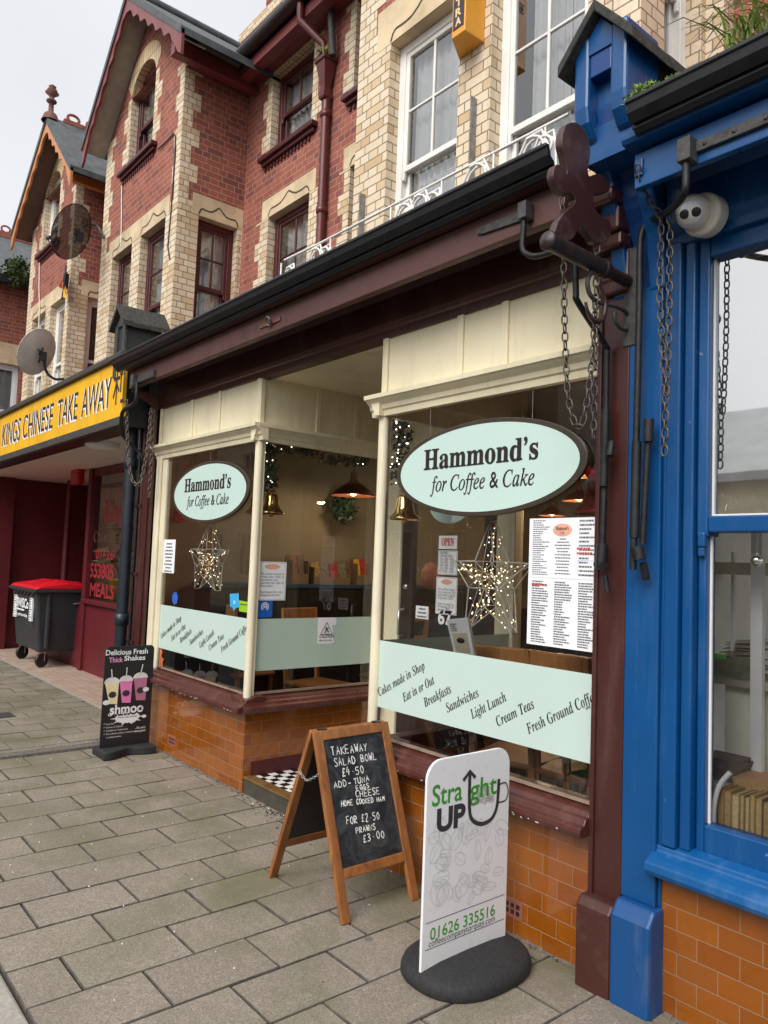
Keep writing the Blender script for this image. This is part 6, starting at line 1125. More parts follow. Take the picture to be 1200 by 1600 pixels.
# ================================================================== security camera
CC = thing('security_camera', 'white dome security camera with two black lenses under the blue fascia', 'camera', at_y(1098, 335, -0.10)); ax_ = Vector((-0.10, -1.0, -0.12)).normalized(); c = at_y(1102, 337, -0.06)
m = MB(); m.lathe([(0.0, -0.03), (0.076, -0.03), (0.078, 0.0), (0.078, 0.025), (0.070, 0.034), (0.0, 0.034)], c, ax_, 30, smooth=False); m.build('mount', plain('cream_white_plastic', srgb(226, 222, 208), 0.35, var=0.05), CC, bevel=0.004)
e = c+ax_*0.055+Vector((-0.012, 0, 0.008)); m = MB(); m.ball(e, 0.062, 24); m.build('eyeball', plain('camera_white_plastic', srgb(232, 230, 222), 0.3, var=0.03), CC)
lk = (CAM-e).normalized(); lk = (lk+Vector((-0.15, -0.10, -0.05))).normalized(); m = MB(); m.lathe([(0.0, 0.0), (0.040, 0.0), (0.042, -0.006)], e+lk*0.058, lk, 26); m.build('face', M['upvc'], CC)
sd = lk.cross(Z).normalized()
for sg in (-1, 1): m = MB(); m.lathe([(0.0, 0.004), (0.013, 0.004), (0.0165, 0.002), (0.017, -0.002)], e+lk*0.0585+sd*0.020*sg, lk, 18); m.build('lens', M['pblack'], CC)

# ================================================================== plants
gr = MB()
for i in range(230):
    t = random.random(); c = Vector((-1.13+0.28*random.random()+0.02, -0.39+0.06*random.random(), 3.225)); h = random.uniform(0.06, 0.24)*(0.5+0.5*math.sin(PI*min(1, t+0.2))); d = Vector((random.gauss(0, 0.6), random.gauss(-0.25, 0.5), 0)); w = 0.004
    pts = [c, c+Vector((d.x*h*0.25, d.y*h*0.25, h*0.6)), c+Vector((d.x*h*0.6, d.y*h*0.6, h*0.9)), c+Vector((d.x*h*1.1, d.y*h*1.1, h*0.75))]; s_ = d.cross(Z).normalized()*w if d.length > 0.01 else X*w
    gr.m = 1 if i % 9 == 0 else 0; gr.add([pts[0]-s_, pts[0]+s_, pts[1]+s_, pts[1]-s_, pts[2]+s_*0.7, pts[2]-s_*0.7, pts[3]], [(0, 1, 2, 3), (3, 2, 4, 5), (5, 4, 6)])
tag(gr.build('grass_tuft', [M['grassm'], plain('dry_grass', srgb(196, 184, 140), 0.8)]), 'tuft of long green and dry grass growing out of the bookshop gutter', 'grass tuft')
ms_ = MB(); leaf_cloud(ms_, (-1.40, -0.40, 3.25), 0.085, 600, 0.016, (0.8, 0.5, 0.45)); leaf_cloud(ms_, (-1.30, -0.39, 3.25), 0.05, 250, 0.014, (1.0, 0.5, 0.5)); tag(ms_.build('moss_cushion', M['moss']), 'bright green moss cushion on the gutter end beside the blue gablet', 'moss')
fr2 = MB(); q = at_x(28, 425, -16.6); leaf_cloud(fr2, q, 0.35, 500, 0.09, (0.6, 0.8, 0.9)); tag(fr2.build('fern', M['leaf']), 'green fern sprouting under the slate eaves of the far corner house', 'plant')
fr3 = MB(); q = Vector((-6.76, 1.84, 7.2)); leaf_cloud(fr3, q, 0.10, 120, 0.04); tag(fr3.build('weed', M['moss']), 'small green weed growing in the maroon rainwater hopper', 'plant')
KP = thing('pot_plant', 'long-leaved plant in a yellow pot behind the takeaway window', 'pot plant', at_y(187, 945, 1.15)); q = at_y(190, 942, 1.15); m = MB(); m.lathe([(0.0, 0.0), (0.15, 0.0), (0.18, 0.28), (0.19, 0.28), (0.19, 0.32), (0.15, 0.32), (0.0, 0.30)], q, Z, 18); m.build('pot', plain('yellow_pot', srgb(214, 196, 60), 0.5), KP); m = MB()
for i in range(34):
    a = random.uniform(0, 2*PI); l = random.uniform(0.35, 0.9); h = random.uniform(0.3, 1.0); b0 = q+Z*0.3; p1 = b0+Vector((math.cos(a)*l*0.4, math.sin(a)*l*0.2, h*0.8)); p2 = b0+Vector((math.cos(a)*l, math.sin(a)*l*0.5, h*0.7)); s_ = Vector((0.03*math.sin(a), 0, 0.035)); m.add([b0-s_*0.3, b0+s_*0.3, p1+s_, p1-s_, p2], [(0, 1, 2, 3), (3, 2, 4)])
m.build('foliage', M['leaf'], KP)

# ================================================================== things in the cafe windows
YI = 0.075
def oval(label, pl_, pr2, pt_, pb_, y, hang):
    l, r, t, b = at_y(*pl_, y), at_y(*pr2, y), at_y(*pt_, y), at_y(*pb_, y); cx, cz = (l.x+r.x)/2, (t.z+b.z)/2; a, h = (r.x-l.x)/2, (t.z-b.z)/2
    o = thing('oval_sign', label, 'sign', (cx, y, cz)); n = 64
    m = MB(); m.prism([(cx+a*math.cos(2*PI*i/n), y, cz+h*math.sin(2*PI*i/n)) for i in range(n)], (0, 0.02, 0)); bo = m.build('rim', M['ovalrim'], o, bevel=0.004)
    k = 0.925; m = MB(); m.poly([(cx+a*0.94*math.cos(2*PI*i/n), y-0.0015, cz+h*0.905*math.sin(2*PI*i/n)) for i in range(n)]); fo = m.build('face', M['oval'], o)
    m = MB(); w1 = a*1.22; m.text(fancy('Hammond\u2019s', SERIF_BOLD), (cx-w1/2-a*0.03, y-0.0035, cz+h*0.07), X, Z, w1, h*0.46, bold=0.012); w2 = a*1.10; m.text(fancy('for Coffee & Cake', SERIF_IT), (cx-w2/2, y-0.0035, cz-h*0.43), X, Z, w2, h*0.34, bold=0.006); m.build('lettering', M['ink'], fo)
    hc = MB()
    for dx in hang: hc.tube([(cx+dx*a, y+0.01, cz+h*math.sqrt(max(0.02, 1-dx*dx))), (cx+dx*a, y+0.01, 2.418)], 0.0025, 5)
    hc.build('hanging_wire', M['chain'], o); return o
oval('large mint oval sign reading Hammond\u2019s hanging over the bigger cafe window', (619.5, 742), (918, 709), (775, 651.5), (762, 806.5), -0.008, (-0.6, 0.5))
oval('smaller mint oval sign hanging over the narrower cafe window above a lit star', (269.5, 776), (389.5, 757), (336, 719), (325, 817), -0.008, (0.0,))
bo_ = MB(); q = at_y(702, 800, 0.55); n = 40; bo_.prism([(q.x+0.17*math.cos(2*PI*i/n), 0.55, q.z+0.03+0.10*math.sin(2*PI*i/n)) for i in range(n)], (0, 0.012, 0)); tag(bo_.build('oval_sign', M['oval'], bevel=0.003), 'plain mint oval sign edge peeking out below the large oval sign', 'sign')
def star(label, c, R, wire=0.0035, n=110, yaw=0.0, wd=0.92):
    o = thing('star_light', label, 'star light', c); c = Vector(c); ux = Vector((math.cos(yaw), math.sin(yaw), 0)); D = Vector((-ux.y, ux.x, 0))
    Pt = lambda r, a: c+ux*(r*math.cos(a)*wd)+Z*(r*math.sin(a)*1.15)
    O = [Pt(R, PI/2+2*PI*i/5) for i in range(5)]; I = [Pt(R*0.40, PI/2+2*PI*(i+0.5)/5) for i in range(5)]; m = MB()
    for s_ in (-1, 1):
        off = D*(0.05*R/0.2*s_)
        for i in range(5):
            m.tube([O[i]+off*0.35, I[i]+off], wire, 5); m.tube([I[i]+off, O[(i+1) % 5]+off*0.35], wire, 5); m.tube([I[i]+off, I[(i+2) % 5]+off], wire*0.6, 4)
            m.tube([O[i]+off*0.35, c+off*1.4], wire*0.6, 4)
    for i in range(5): m.tube([O[i]-D*0.018*R/0.2, O[i]+D*0.018*R/0.2], wire, 4); m.tube([I[i]-D*0.05*R/0.2, I[i]+D*0.05*R/0.2], wire*0.7, 4)
    m.tube([O[0], O[0]+Z*0.25], 0.0015, 4); m.build('frame', M['wirew'], o)
    b = MB(); w = MB(); prev = None
    for i in range(n):
        k = random.randrange(5); t, u = random.random()**1.25, random.uniform(-1, 1); tip = O[k]; p = c+(tip-c)*t*0.9+(I[k]-I[k-1]).normalized()*u*R*0.26*(1-t)+D*random.uniform(-0.055, 0.055)*R/0.2
        b.ball(p, random.uniform(0.0022, 0.0038)*R/0.22, 5)
        if prev is not None and (p-prev).length < R*0.6: w.tube([prev, (p+prev)/2+Vector((random.uniform(-.01, .01), 0, random.uniform(-.015, .01))), p], 0.0013, 3, cap=False)
        prev = p
    b.build('fairy_light', M['led'], o, kind='stuff'); w.build('copper_wire', M['gold'], o, kind='stuff'); return o
t_, b_ = at_y(766, 820, 0.20), at_y(775, 985, 0.20); l_, r_ = at_y(701, 888, 0.20), at_y(828, 885, 0.20); star('larger lit wire star hanging under the big oval sign', (at_y(768, 915, 0.20).x, 0.20, at_y(768, 908, 0.20).z), 0.265, n=150, yaw=0.1)
star('smaller lit wire star hanging in the narrow cafe window', (at_y(326, 880, 0.18).x, 0.18, at_y(326, 876, 0.18).z), 0.25, n=120, yaw=0.0, wd=1.25)
def bell(label, c, h, mat, bow=None):
    o = thing('bell', label, 'bell', c); c = Vector(c); m = MB(); m.lathe([(0.0, h), (0.22*h, h*0.98), (0.30*h, h*0.85), (0.34*h, h*0.5), (0.42*h, h*0.25), (0.62*h, h*0.08), (0.64*h, 0.02*h), (0.60*h, 0.0), (0.5*h, 0.06*h)], c, Z, 26); m.build('body', mat, o)
    m = MB(); m.ball(c-Z*0.02*h, 0.13*h, 10); m.tube([c, c+Z*h*0.5], 0.01*h, 4); m.build('clapper', mat, o); m = MB()
    for s_ in (-1, 1): m.add([c+Z*h*1.0, c+Vector((s_*0.34*h, -0.05*h, h*1.22)), c+Vector((s_*0.38*h, -0.05*h, h*0.98)), c+Vector((s_*0.18*h, -0.12*h, h*0.80))], [(0, 1, 2), (0, 2, 3)])
    m.build('bow', bow or mat, o); return o
bell('gold bell hanging behind the post of the narrow window corner', at_x(424, 803, -4.75), 0.15, M['gold']); bell('gold bell hanging at the edge of the large oval sign', at_y(632, 812, 0.16), 0.145, M['gold'], plain('pale_gold_bow', srgb(226, 214, 160), 0.4))
bell('small red bell half hidden behind the small oval sign', at_y(277, 815, 0.16), 0.12, M['redgloss']); bell('large red bell hanging behind the black awning arm', at_y(936, 804, 0.30), 0.19, M['redgloss'])
bell('second gold bell seen past the small oval sign', at_x(400, 803, -5.05), 0.14, M['gold'])
def garland(label, pts, r, n, lights):
    o = thing('garland', label, 'garland', pts[0]); m = MB(); pp_ = smooth(pts, 6); ls = MB()
    for i in range(n):
        p = random.choice(pp_); leaf_cloud(m, p, r, 3, 0.035)
    for i in range(lights): p = random.choice(pp_); ls.ball(p+Vector((random.uniform(-r, r)*0.8, random.uniform(-r, r)*0.8, random.uniform(-r, r)*0.8)), 0.0042, 6)
    m.build('tinsel', M['fir'], o); ls.build('fairy_light', plain_led, o, kind='stuff'); return o
plain_led = emit('cool_led', (1.0, 0.92, 0.75), 4.0)
garland('fir garland with lights along the top of the lobby window', [Vector((-4.70, 0.10, 2.38)), Vector((-4.70, 0.4, 2.41)), Vector((-4.70, 0.75, 2.36)), Vector((-4.70, 1.05, 2.40))], 0.04, 160, 8)
garland('fir garland hanging down behind the narrow window corner post', [at_x(417, 700, -4.80), at_x(420, 730, -4.80), at_x(421, 765, -4.80)], 0.06, 150, 16)
garland('sparse lit garland hanging beside the large oval sign', [at_y(615, 655, 0.14), at_y(630, 680, 0.14), at_y(622, 710, 0.14), at_y(612, 745, 0.14)], 0.05, 60, 34)
garland('dark tinsel garland with red trim behind the small oval sign', [at_y(268, 715, 0.22), at_y(274, 735, 0.22), at_y(280, 760, 0.22)], 0.05, 70, 3)
wr = MB(); q = at_x(537, 795, -6.0)
leaf_cloud(wr, q, 0.15, 420, 0.05, (0.8, 0.8, 1.1)); tag(wr.build('fir_bunch', M['fir']), 'dark fir bunch hanging below the copper lamp shade', 'decoration')
# papers and stickers
def sheet(name, label, cat, pa, pb, y, lines=10, badge=False, x=None, extra=None, center=True, fill=(0.5, 0.95)):
    A = (lambda px, py: at_x(px, py, x)) if x is not None else (lambda px, py: at_y(px, py, y))
    a, b = A(*pa), A(*pb); o = None; R_ = Y if x is not None else X; w = (b-a).dot(R_); h = a.z-b.z; nn = X*0.0012 if x is not None else -Y*0.0012; org = Vector((a.x, a.y, b.z))
    m = MB(); m.prism([org, org+R_*w, org+R_*w+Z*h, org+Z*h], -nn*0.8); o = tag(m.build(name, M['paper']), label, cat)
    def part(nm, mb, mt): return mb.build(nm, mt, o)
    t = MB(); hh = h*(0.72 if badge else 0.92); bars(t, org+nn*0.6, R_, Z, w, hh, lines, (0, 0, 0), fill, center=center)
    part('print', t, M['print'])
    if badge:
        g = MB(); c = org+R_*w*0.5+Z*h*0.86+nn*0.7; g.poly([c+R_*(0.24*w*math.cos(i*PI/14))+Z*(0.065*h*math.sin(i*PI/14)) for i in range(28)]); part('badge', g, M['salmon'])
    return o, org, R_, w, h, nn
def scrap(name, label, cat, pts, y, mat, x=None):
    m = MB(); A = (lambda p: at_x(p[0], p[1], x)) if x is not None else (lambda p: at_y(p[0], p[1], y)); off = Vector((-0.0012, 0, 0)) if x is not None else Vector((0, 0.0012, 0)); m.prism([A(p) for p in pts], off); return tag(m.build(name, mat), label, cat)
XR = LX1-0.031; YG = 0.0140
# the big menu: two sheets of fine print in three columns
a, b, c, d = at_y(828, 810, YG), at_y(945, 808, YG), at_y(945, 1023, YG), at_y(826, 1005, YG)
mn = MB(); mz0, mz1, mx0, mx1 = (c.z+d.z)/2, (a.z+b.z)/2, a.x, min(b.x, RX1-0.004); zm = mz0+(mz1-mz0)*0.53
mn.box(mx0, mx1, YG, YG+0.0012, zm+0.001, mz1); mn.box(mx0-0.002, mx1, YG+0.0013, YG+0.0021, mz0, zm+0.01); mno = tag(mn.build('menu', M['paper']), 'large printed two-sheet menu taped to the glass next to the brown pilaster', 'menu')
tx = MB(); W = mx1-mx0; ye = YG-0.0007
for k in range(3):
    if k != 1: bars(tx, (mx0+W*(0.03+0.33*k), ye, zm+0.01), X, Z, W*0.31, (mz1-zm)*0.94, 26 if k == 0 else 14, (0, 0, 0), (0.35, 0.95), th=0.42)
    bars(tx, (mx0+W*(0.03+0.33*k), ye, mz0+0.01), X, Z, W*0.31, (zm-mz0)*0.93, 26, (0, 0, 0), (0.4, 0.95), th=0.42)
bars(tx, (mx0+W*0.34, ye, zm+0.015), X, Z, W*0.30, (mz1-zm)*0.62, 12, (0, 0, 0), (0.3, 0.9), center=True, th=0.35); tx.build('print', M['print'], mno)
tb = MB(); cxx, czz = mx0+W*0.48, zm+(mz1-zm)*0.80; tb.poly([(cxx+0.050*math.cos(i*PI/14), ye, czz+0.028*math.sin(i*PI/14)) for i in range(28)]); tbo = tb.build('badge', M['salmon'], mno); tb2 = MB(); tb2.text(fancy('Hammond\u2019s', SERIF_BOLD), (cxx-0.033, ye-0.0006, czz), X, Z, 0.066, 0.016); tb2.text(fancy('Cafe', SERIF_IT), (cxx-0.012, ye-0.0006, czz-0.018), X, Z, 0.024, 0.013); tb2.build('lettering', M['ink'], tbo)
tr2 = MB(); bars(tr2, (mx0+W*0.66, ye-0.0001, zm+0.10), X, Z, W*0.30, 0.04, 2, (0, 0, 0), (0.7, 0.9)); bars(tr2, (mx0+W*0.03, ye-0.0001, zm-0.04), X, Z, W*0.30, 0.018, 1, (0, 0, 0), (0.8, 0.9)); tr2.build('red_print', M['printred'], mno)
tq = MB(); tq.ribbon([(mx0+W*0.70, ye, zm+0.02), (mx0+W*0.96, ye, zm+0.02), (mx0+W*0.96, ye, zm+0.08), (mx0+W*0.70, ye, zm+0.08)], 0.0012, -Y, True); tq.build('blue_box', plain('blue_print', srgb(90, 140, 200), 0.6), mno)
def lines_text(o, org, R_, w, h, nn, rows, size, y0=0.60, gap=0.085):
    t = MB()
    for i, s_ in enumerate(rows):
        if s_: t.text(s_, org+R_*w*0.10+Z*(h*(y0-gap*i))+nn*0.9, R_, Z, w*min(0.82, 0.82*len(s_)/20+0.1), size)
    t.build('lettering', M['print'], o)
def notice(name, label, pa, pb, rows, y=0.0, x=None, badge=True, y0=0.62, gap=0.085, size=0.016):
    A = (lambda px, py: at_x(px, py, x)) if x is not None else (lambda px, py: at_y(px, py, y)); a, b = A(*pa), A(*pb); R_ = Y if x is not None else X; w = (b-a).dot(R_); h = a.z-b.z; nn = X*0.0012 if x is not None else -Y*0.0012; org = Vector((a.x, a.y, b.z))
    m = MB(); m.prism([org, org+R_*w, org+R_*w+Z*h, org+Z*h], -nn*0.8); o = tag(m.build(name, M['paper']), label, 'notice')
    if badge: g = MB(); c = org+R_*w*0.5+Z*h*0.87+nn*0.7; g.poly([c+R_*(0.26*w*math.cos(i*PI/14))+Z*(0.07*h*math.sin(i*PI/14)) for i in range(28)]); g.build('badge', M['salmon'], o)
    lines_text(o, org, R_, w, h, nn, rows, size, y0, gap)
    bd = MB(); e = 0.03*w; bd.ribbon([org+R_*e+Z*e+nn*0.4, org+R_*(w-e)+Z*e+nn*0.4, org+R_*(w-e)+Z*(h-e)+nn*0.4, org+R_*e+Z*(h-e)+nn*0.4], 0.003, nn.normalized(), True); bd.build('border', M['print'], o); return o
notice('closure_notice', 'white closure notice with salmon badge on the lobby side of the narrow window', (403, 877), (445.5, 938), ['We will be closed on', 'Friday the 13th of', 'December and', 'Saturday the 14th of', 'December.', '', 'Apologies for any', 'disappointment.'], x=XR+0.016, y0=0.66, gap=0.078)
dn = 1.175
notice('closure_notice', 'white closure notice with salmon badge lowest on the door behind the larger window', (682, 901), (713, 962), ['We will be closed', 'from Sunday the 22nd', 'of December to the 6th', 'of January 2025.', '', 'Open as usual on', 'Wednesday 7th of', 'January 2025.'], y=dn, y0=0.64, gap=0.078, size=0.020)
notice('opening_hours_card', 'opening hours card on the cafe door just under the OPEN sign', (685, 860), (714, 899), ['HAMMONDS', 'OPENING TIMES', 'Mon 9.00 - 4.00', 'Tue 9.00 - 4.00', 'Wed 9.00 - 4.00', 'Thu 9.00 - 4.00', 'Fri 9.00 - 4.00'], y=dn, badge=False, y0=0.84, gap=0.125, size=0.020)
m = MB(); a, b = at_y(686, 837, dn), at_y(714, 858, dn); m.box(a.x, b.x, dn, dn+0.001, b.z, a.z); oo = tag(m.build('open_sign', M['paper']), 'white OPEN card with red letters on the cafe door', 'sign'); t = MB(); t.text(fancy('OPEN', SERIF_BOLD), (a.x+0.03, dn-0.0015, b.z+0.025), X, Z, (b.x-a.x)-0.06, 0.055, bold=0.02); t.build('lettering', M['printred'], oo)
sheet('card_sticker', 'small white payment card sticker low on the cafe door', 'sticker', (650, 946), (669, 968), dn, 3)
sheet('info_sheet', 'tall narrow printed sheet at the cream frame of the narrow window', 'notice', (256, 843), (271.5, 896), YG, 9)
scrap('tag_sticker', 'small round blue tag hanging below the lit star near the cream frame', 'sticker', [(269, 931), (272, 925), (276, 926), (278, 934), (276, 943), (272, 945), (269, 940)], YG, plain('blue_tag', srgb(50, 100, 190), 0.4))
o = scrap('review_sticker', 'light blue pointed review sticker on the narrow window', 'sticker', [(359, 928), (373, 927), (373.5, 949), (368, 950), (365, 955), (363, 949), (359.5, 948)], YG, plain('sky_blue_sticker', srgb(60, 170, 226), 0.4)); g = MB(); c = at_y(366, 941, YG-0.001); g.lathe([(0.008, 0), (0.013, 0)], c, (0, -1, 0), 12); g.build('emblem', M['paper'], o)
o = scrap('hygiene_sticker', 'green and black food hygiene rating sticker on the narrow window', 'sticker', [(373.5, 938), (390, 941), (390, 958), (373.5, 955)], YG+0.002, plain('lime_green_sticker', srgb(150, 200, 40), 0.4)); g = MB(); a = at_y(375, 944, YG); b = at_y(388, 946, YG)
g.box(a.x, b.x, YG-0.001, YG-0.0005, b.z, a.z+0.004); g.build('black_band', M['char'], o)
o = scrap('blue_sticker', 'square royal blue sticker below the closure notice', 'sticker', [(403, 940), (426, 938), (425, 964), (402, 965)], 0, plain('royal_blue_sticker', srgb(30, 100, 196), 0.4), XR+0.014); g = MB(); c = at_x(414, 948, XR+0.0155)
for k in (0.016, 0.028): g.ribbon([c+Y*k*math.cos(a*PI/10)+Z*k*math.sin(a*PI/10) for a in range(-3, 14)], 0.006, X)
g.box(c.x-0.0003, c.x+0.0005, c.y-0.006, c.y+0.006, c.z-0.006, c.z+0.006); g.build('emblem', M['paper'], o)
XB = LX1-0.0162
o = scrap('caution_sticker', 'torn white CAUTION sticker with black triangle on the frosted lobby glass', 'sticker', [(497, 965), (520, 965), (526, 966), (525.5, 976), (519, 977), (522, 1004), (515, 1006), (496.5, 1006)], 0, M['paper'], XB); g = MB(); c = at_x(510.5, 984, XB+0.0012)
g.ribbon([c+Y*0.062*math.cos(PI/2+2*PI*i/3)+Z*0.058*math.sin(PI/2+2*PI*i/3)-Z*0.004 for i in range(3)], 0.009, X, True); g.ribbon([c+Vector((0.0003, -0.006, 0.022)), c+Vector((0.0003, 0.002, 0.002)), c+Vector((0.0003, -0.018, -0.022))], 0.008, X); g.ribbon([c+Vector((0.0005, 0.002, 0.002)), c+Vector((0.0005, 0.02, -0.02))], 0.008, X); g.ribbon([c+Vector((0.0007, -0.02, 0.006)), c+Vector((0.0007, 0.018, 0.012))], 0.006, X)
p, q = at_x(499, 997, XB+0.0012), at_x(521, 997, XB+0.0012); g.text('CAUTION', p, Y, Z, q.y-p.y, 0.022, bold=0.02); g.text('Mind the step', p-Z*0.024, Y, Z, (q.y-p.y)*0.9, 0.013, bold=0.01); g.build('lettering', M['char'], o)
GBm = MB(); pts = [(249, 1043), (250.5, 1014), (252, 1014), (254, 1020), (252.5, 1026), (256, 1031), (254, 1036), (255, 1045), (252, 1046)]; GBm.prism([at_y(*p, 0.0135) for p in pts], (0, -0.004, 0)); tag(GBm.build('window_cling', plain('orange_cling', srgb(206, 120, 80), 0.5)), 'tiny orange figure cling at the bottom corner of the narrow window', 'sticker')
lh = MB(); a, b, c, d = at_y(697, 968, 0.10), at_y(730, 965, 0.10), at_y(741, 1024, 0.16), at_y(709, 1020, 0.16); lh.prism([a, b, c, d], (0, 0.02, 0)); lho = tag(lh.build('leaflet_stand', M['paper'], bevel=0.002), 'clear leaflet stand with a cream leaflet on the sill below the larger star', 'leaflet stand'); g = MB(); f_ = lambda u, v: (a*(1-u)+b*u)*(1-v)+(d*(1-u)+c*u)*v-Y*0.002; g.quad(f_(0.15, 0.42), f_(0.85, 0.40), f_(0.85, 0.95), f_(0.15, 0.95)); g.build('leaflet', plain('cream_leaflet', srgb(206, 198, 170), 0.5), lho); g = MB(); g.poly([f_(0.5+0.2*math.cos(t*PI/8), 0.62+0.08*math.sin(t*PI/8))-Y*0.0012 for t in range(16)]); g.build('picture', M['darkwood'], lho); g = MB(); bars(g, f_(0.1, 0.36), (f_(0.9, 0.36)-f_(0.1, 0.36)).normalized(), (f_(0.1, 0.05)-f_(0.1, 0.36)).normalized(), 0.07, 0.045, 4, -Y*0.001); g.build('print', M['print'], lho)

# ================================================================== cafe furniture and lamps
def lamp(label, c, r, power, cord_top=2.9, src=None):
    o = thing('pendant_lamp', label, 'pendant lamp', c, 'pendant lamps in the cafe'); c = Vector(c); m = MB(); m.lathe([(0.16*r, r*1.05), (0.17*r, r*0.75), (0.22*r, r*0.62), (0.55*r, r*0.40), (0.80*r, r*0.22), (1.0*r, 0.02*r), (1.0*r, 0.0), (0.96*r, 0.0), (0.52*r, r*0.36), (0.1*r, r*0.6)], c, Z, 28); m.build('lamp_shade', M['copper'], o)
    m = MB(); m.ball(c+Z*0.16*r, 0.17*r, 10); m.build('bulb', M['bulb'], o); m = MB(); m.tube([c+Z*r, (c.x, c.y, cord_top)], 0.005, 5); m.build('cord', M['pblack'], o)
    ld = bpy.data.lights.new('lamp_light', 'POINT'); lo = bpy.data.objects.new('lamp_light', ld); C.objects.link(lo); ld.energy = power; ld.color = (1.0, 0.74, 0.45); ld.shadow_soft_size = 0.05; lo.location = c-Z*0.03; lo.parent = o; lo.matrix_parent_inverse = WM[o.name].inverted(); return o
LAMPW = 6.5
q = at_x(552, 775, -5.55); lamp('copper pendant lamp seen through the lobby window above a fir bunch', (q.x, q.y, q.z), 0.21, LAMPW)
for px, py, y, lab in ((905, 783, 2.6, 'lit pendant lamp just right of the large oval sign'), (862, 806, 3.6, 'lit pendant lamp under the rim of the large oval sign, above the menu'), (935, 745, 1.7, 'lit pendant lamp half hidden by the black awning arm')): q = at_y(px, py, y); lamp(lab, (q.x, q.y, q.z), 0.14, LAMPW)
q = at_y(690, 780, 3.2); lamp('pendant lamp deep inside the cafe beyond the door', (-3.6, 3.4, 2.15), 0.16, LAMPW)
def chair(label, loc, rz):
    o = thing('chair', label, 'chair', (0, 0, 0), 'wooden chairs in the cafe')
    for sx in (-1, 1):
        m = MB(); m.tube([(sx*0.18, -0.18, 0.0), (sx*0.18, -0.18, 0.44)], 0.019, 8); m.build('leg', M['pine'], o); m = MB(); m.prism([(sx*0.18-0.02, 0.17, 0.0), (sx*0.18+0.02, 0.17, 0.0), (sx*0.18+0.02, 0.18, 0.45), (sx*0.18+0.02, 0.25, 1.06), (sx*0.18-0.02, 0.25, 1.06), (sx*0.18-0.02, 0.18, 0.45)], (0, 0.03, 0)); m.build('leg', M['pine'], o, bevel=0.006)
    m = MB(); m.box(-0.21, 0.21, -0.21, 0.20, 0.43, 0.46); m.build('seat', M['pine'], o, bevel=0.012); m = MB(); m.box(-0.16, 0.16, 0.243, 0.273, 0.96, 1.06); m.box(-0.16, 0.16, 0.232, 0.257, 0.78, 0.83); m.build('backrest', M['pine'], o, bevel=0.008); m = MB(); m.box(-0.17, 0.17, -0.19, -0.17, 0.2, 0.23); m.box(-0.17, 0.17, 0.175, 0.195, 0.2, 0.23); m.build('stretcher', M['pine'], o)
    return o
ch0 = chair('wooden chair behind the frosted band under the printed menu', (0, 0, 0), 0)
q = at_y(865, 1030, 0.42); ch0.location = (q.x, 0.70, 0.12); ch0.rotation_euler = (0, 0, PI)
for lab, x_, y_, rz in (('wooden chair beside the brown pilaster, only its top showing above the frosted band', at_y(925, 1040, 0.45).x, 0.72, PI*0.98), ('wooden chair low behind the narrow window next to the green sticker', at_y(345, 945, 0.55).x, 0.80, PI*1.05), ('wooden chair back peeking over the frosted lobby glass', -5.25, 1.05, PI*0.55), ('wooden chair in the larger window behind the swing sign', -2.75, 0.65, PI*1.1), ('wooden chair against the far wainscot by the ledge', -5.3, 1.9, -PI*0.45)): dup(ch0, (x_, y_, 0.12), rz, lab, 'wooden chairs in the cafe')
def table(label, x, y):
    o = thing('cafe_table', label, 'table', (x, y, 0.12), 'small cafe tables'); m = MB(); m.box(x-0.33, x+0.33, y-0.33, y+0.33, 0.83, 0.86); m.build('table_top', M['pine'], o, bevel=0.01); m = MB(); m.tube([(x, y, 0.14), (x, y, 0.83)], 0.03, 10); m.build('pedestal', M['iron'], o); m = MB(); m.box(x-0.22, x+0.22, y-0.03, y+0.03, 0.11, 0.14); m.box(x-0.03, x+0.03, y-0.22, y+0.22, 0.1101, 0.1395); m.build('foot', M['iron'], o)
table('small wooden cafe table behind the larger window', -2.35, 1.2); table('small wooden cafe table behind the narrow window', -5.35, 1.45)
CT = thing('serving_ledge', 'long dark blue ledge with dark panelled front along the cafe wall', 'counter', (-6.05, 1.8, 0.1)); zt = at_x(470, 912, -6.02).z
m = MB(); m.box(-6.25, -5.92, 0.35, 4.2, zt-0.04, zt); m.build('ledge_top', plain('petrol_blue_paint', srgb(40, 74, 100), 0.35, var=0.1), CT, bevel=0.006); m = MB(); m.box(-6.25, -5.96, 0.38, 4.2, 0.1, zt-0.041)
m.build('front_panel', plain('black_brown_panel', srgb(30, 24, 24), 0.4, var=0.2), CT)
def rack(label, px, py, w, h, cols):
    q = at_x(px, py, -6.08); o = thing('leaflet_rack', label, 'leaflet rack', (q.x, q.y, zt), 'leaflet racks on the ledge'); m = MB(); m.box(-6.14, -6.0, q.y-w/2, q.y+w/2, zt, zt+0.02); m.box(-6.15, -6.135, q.y-w/2, q.y+w/2, zt, zt+h); m.box(-6.14, -6.0, q.y-w/2-0.008, q.y-w/2, zt, zt+h*0.8); m.box(-6.14, -6.0, q.y+w/2, q.y+w/2+0.008, zt, zt+h*0.8); m.box(-6.012, -6.0, q.y-w/2, q.y+w/2, zt+0.02, zt+h*0.35); m.build('holder', plain('tan_rack_board', srgb(128, 108, 84), 0.5), o)
    n = len(cols)
    for i, c_ in enumerate(cols): m = MB(); y0 = q.y-w/2+w*i/n; m.prism([(-6.03, y0+0.004, zt+0.02), (-6.03, y0+w/n-0.004, zt+0.02), (-6.09, y0+w/n-0.004, zt+h*random.uniform(0.85, 1.1)), (-6.09, y0+0.004, zt+h*0.95)], (0.008, 0, 0)); lf_ = m.build('leaflet', plain('leaflet_print', c_, 0.5, var=0.5, scale=40), o)
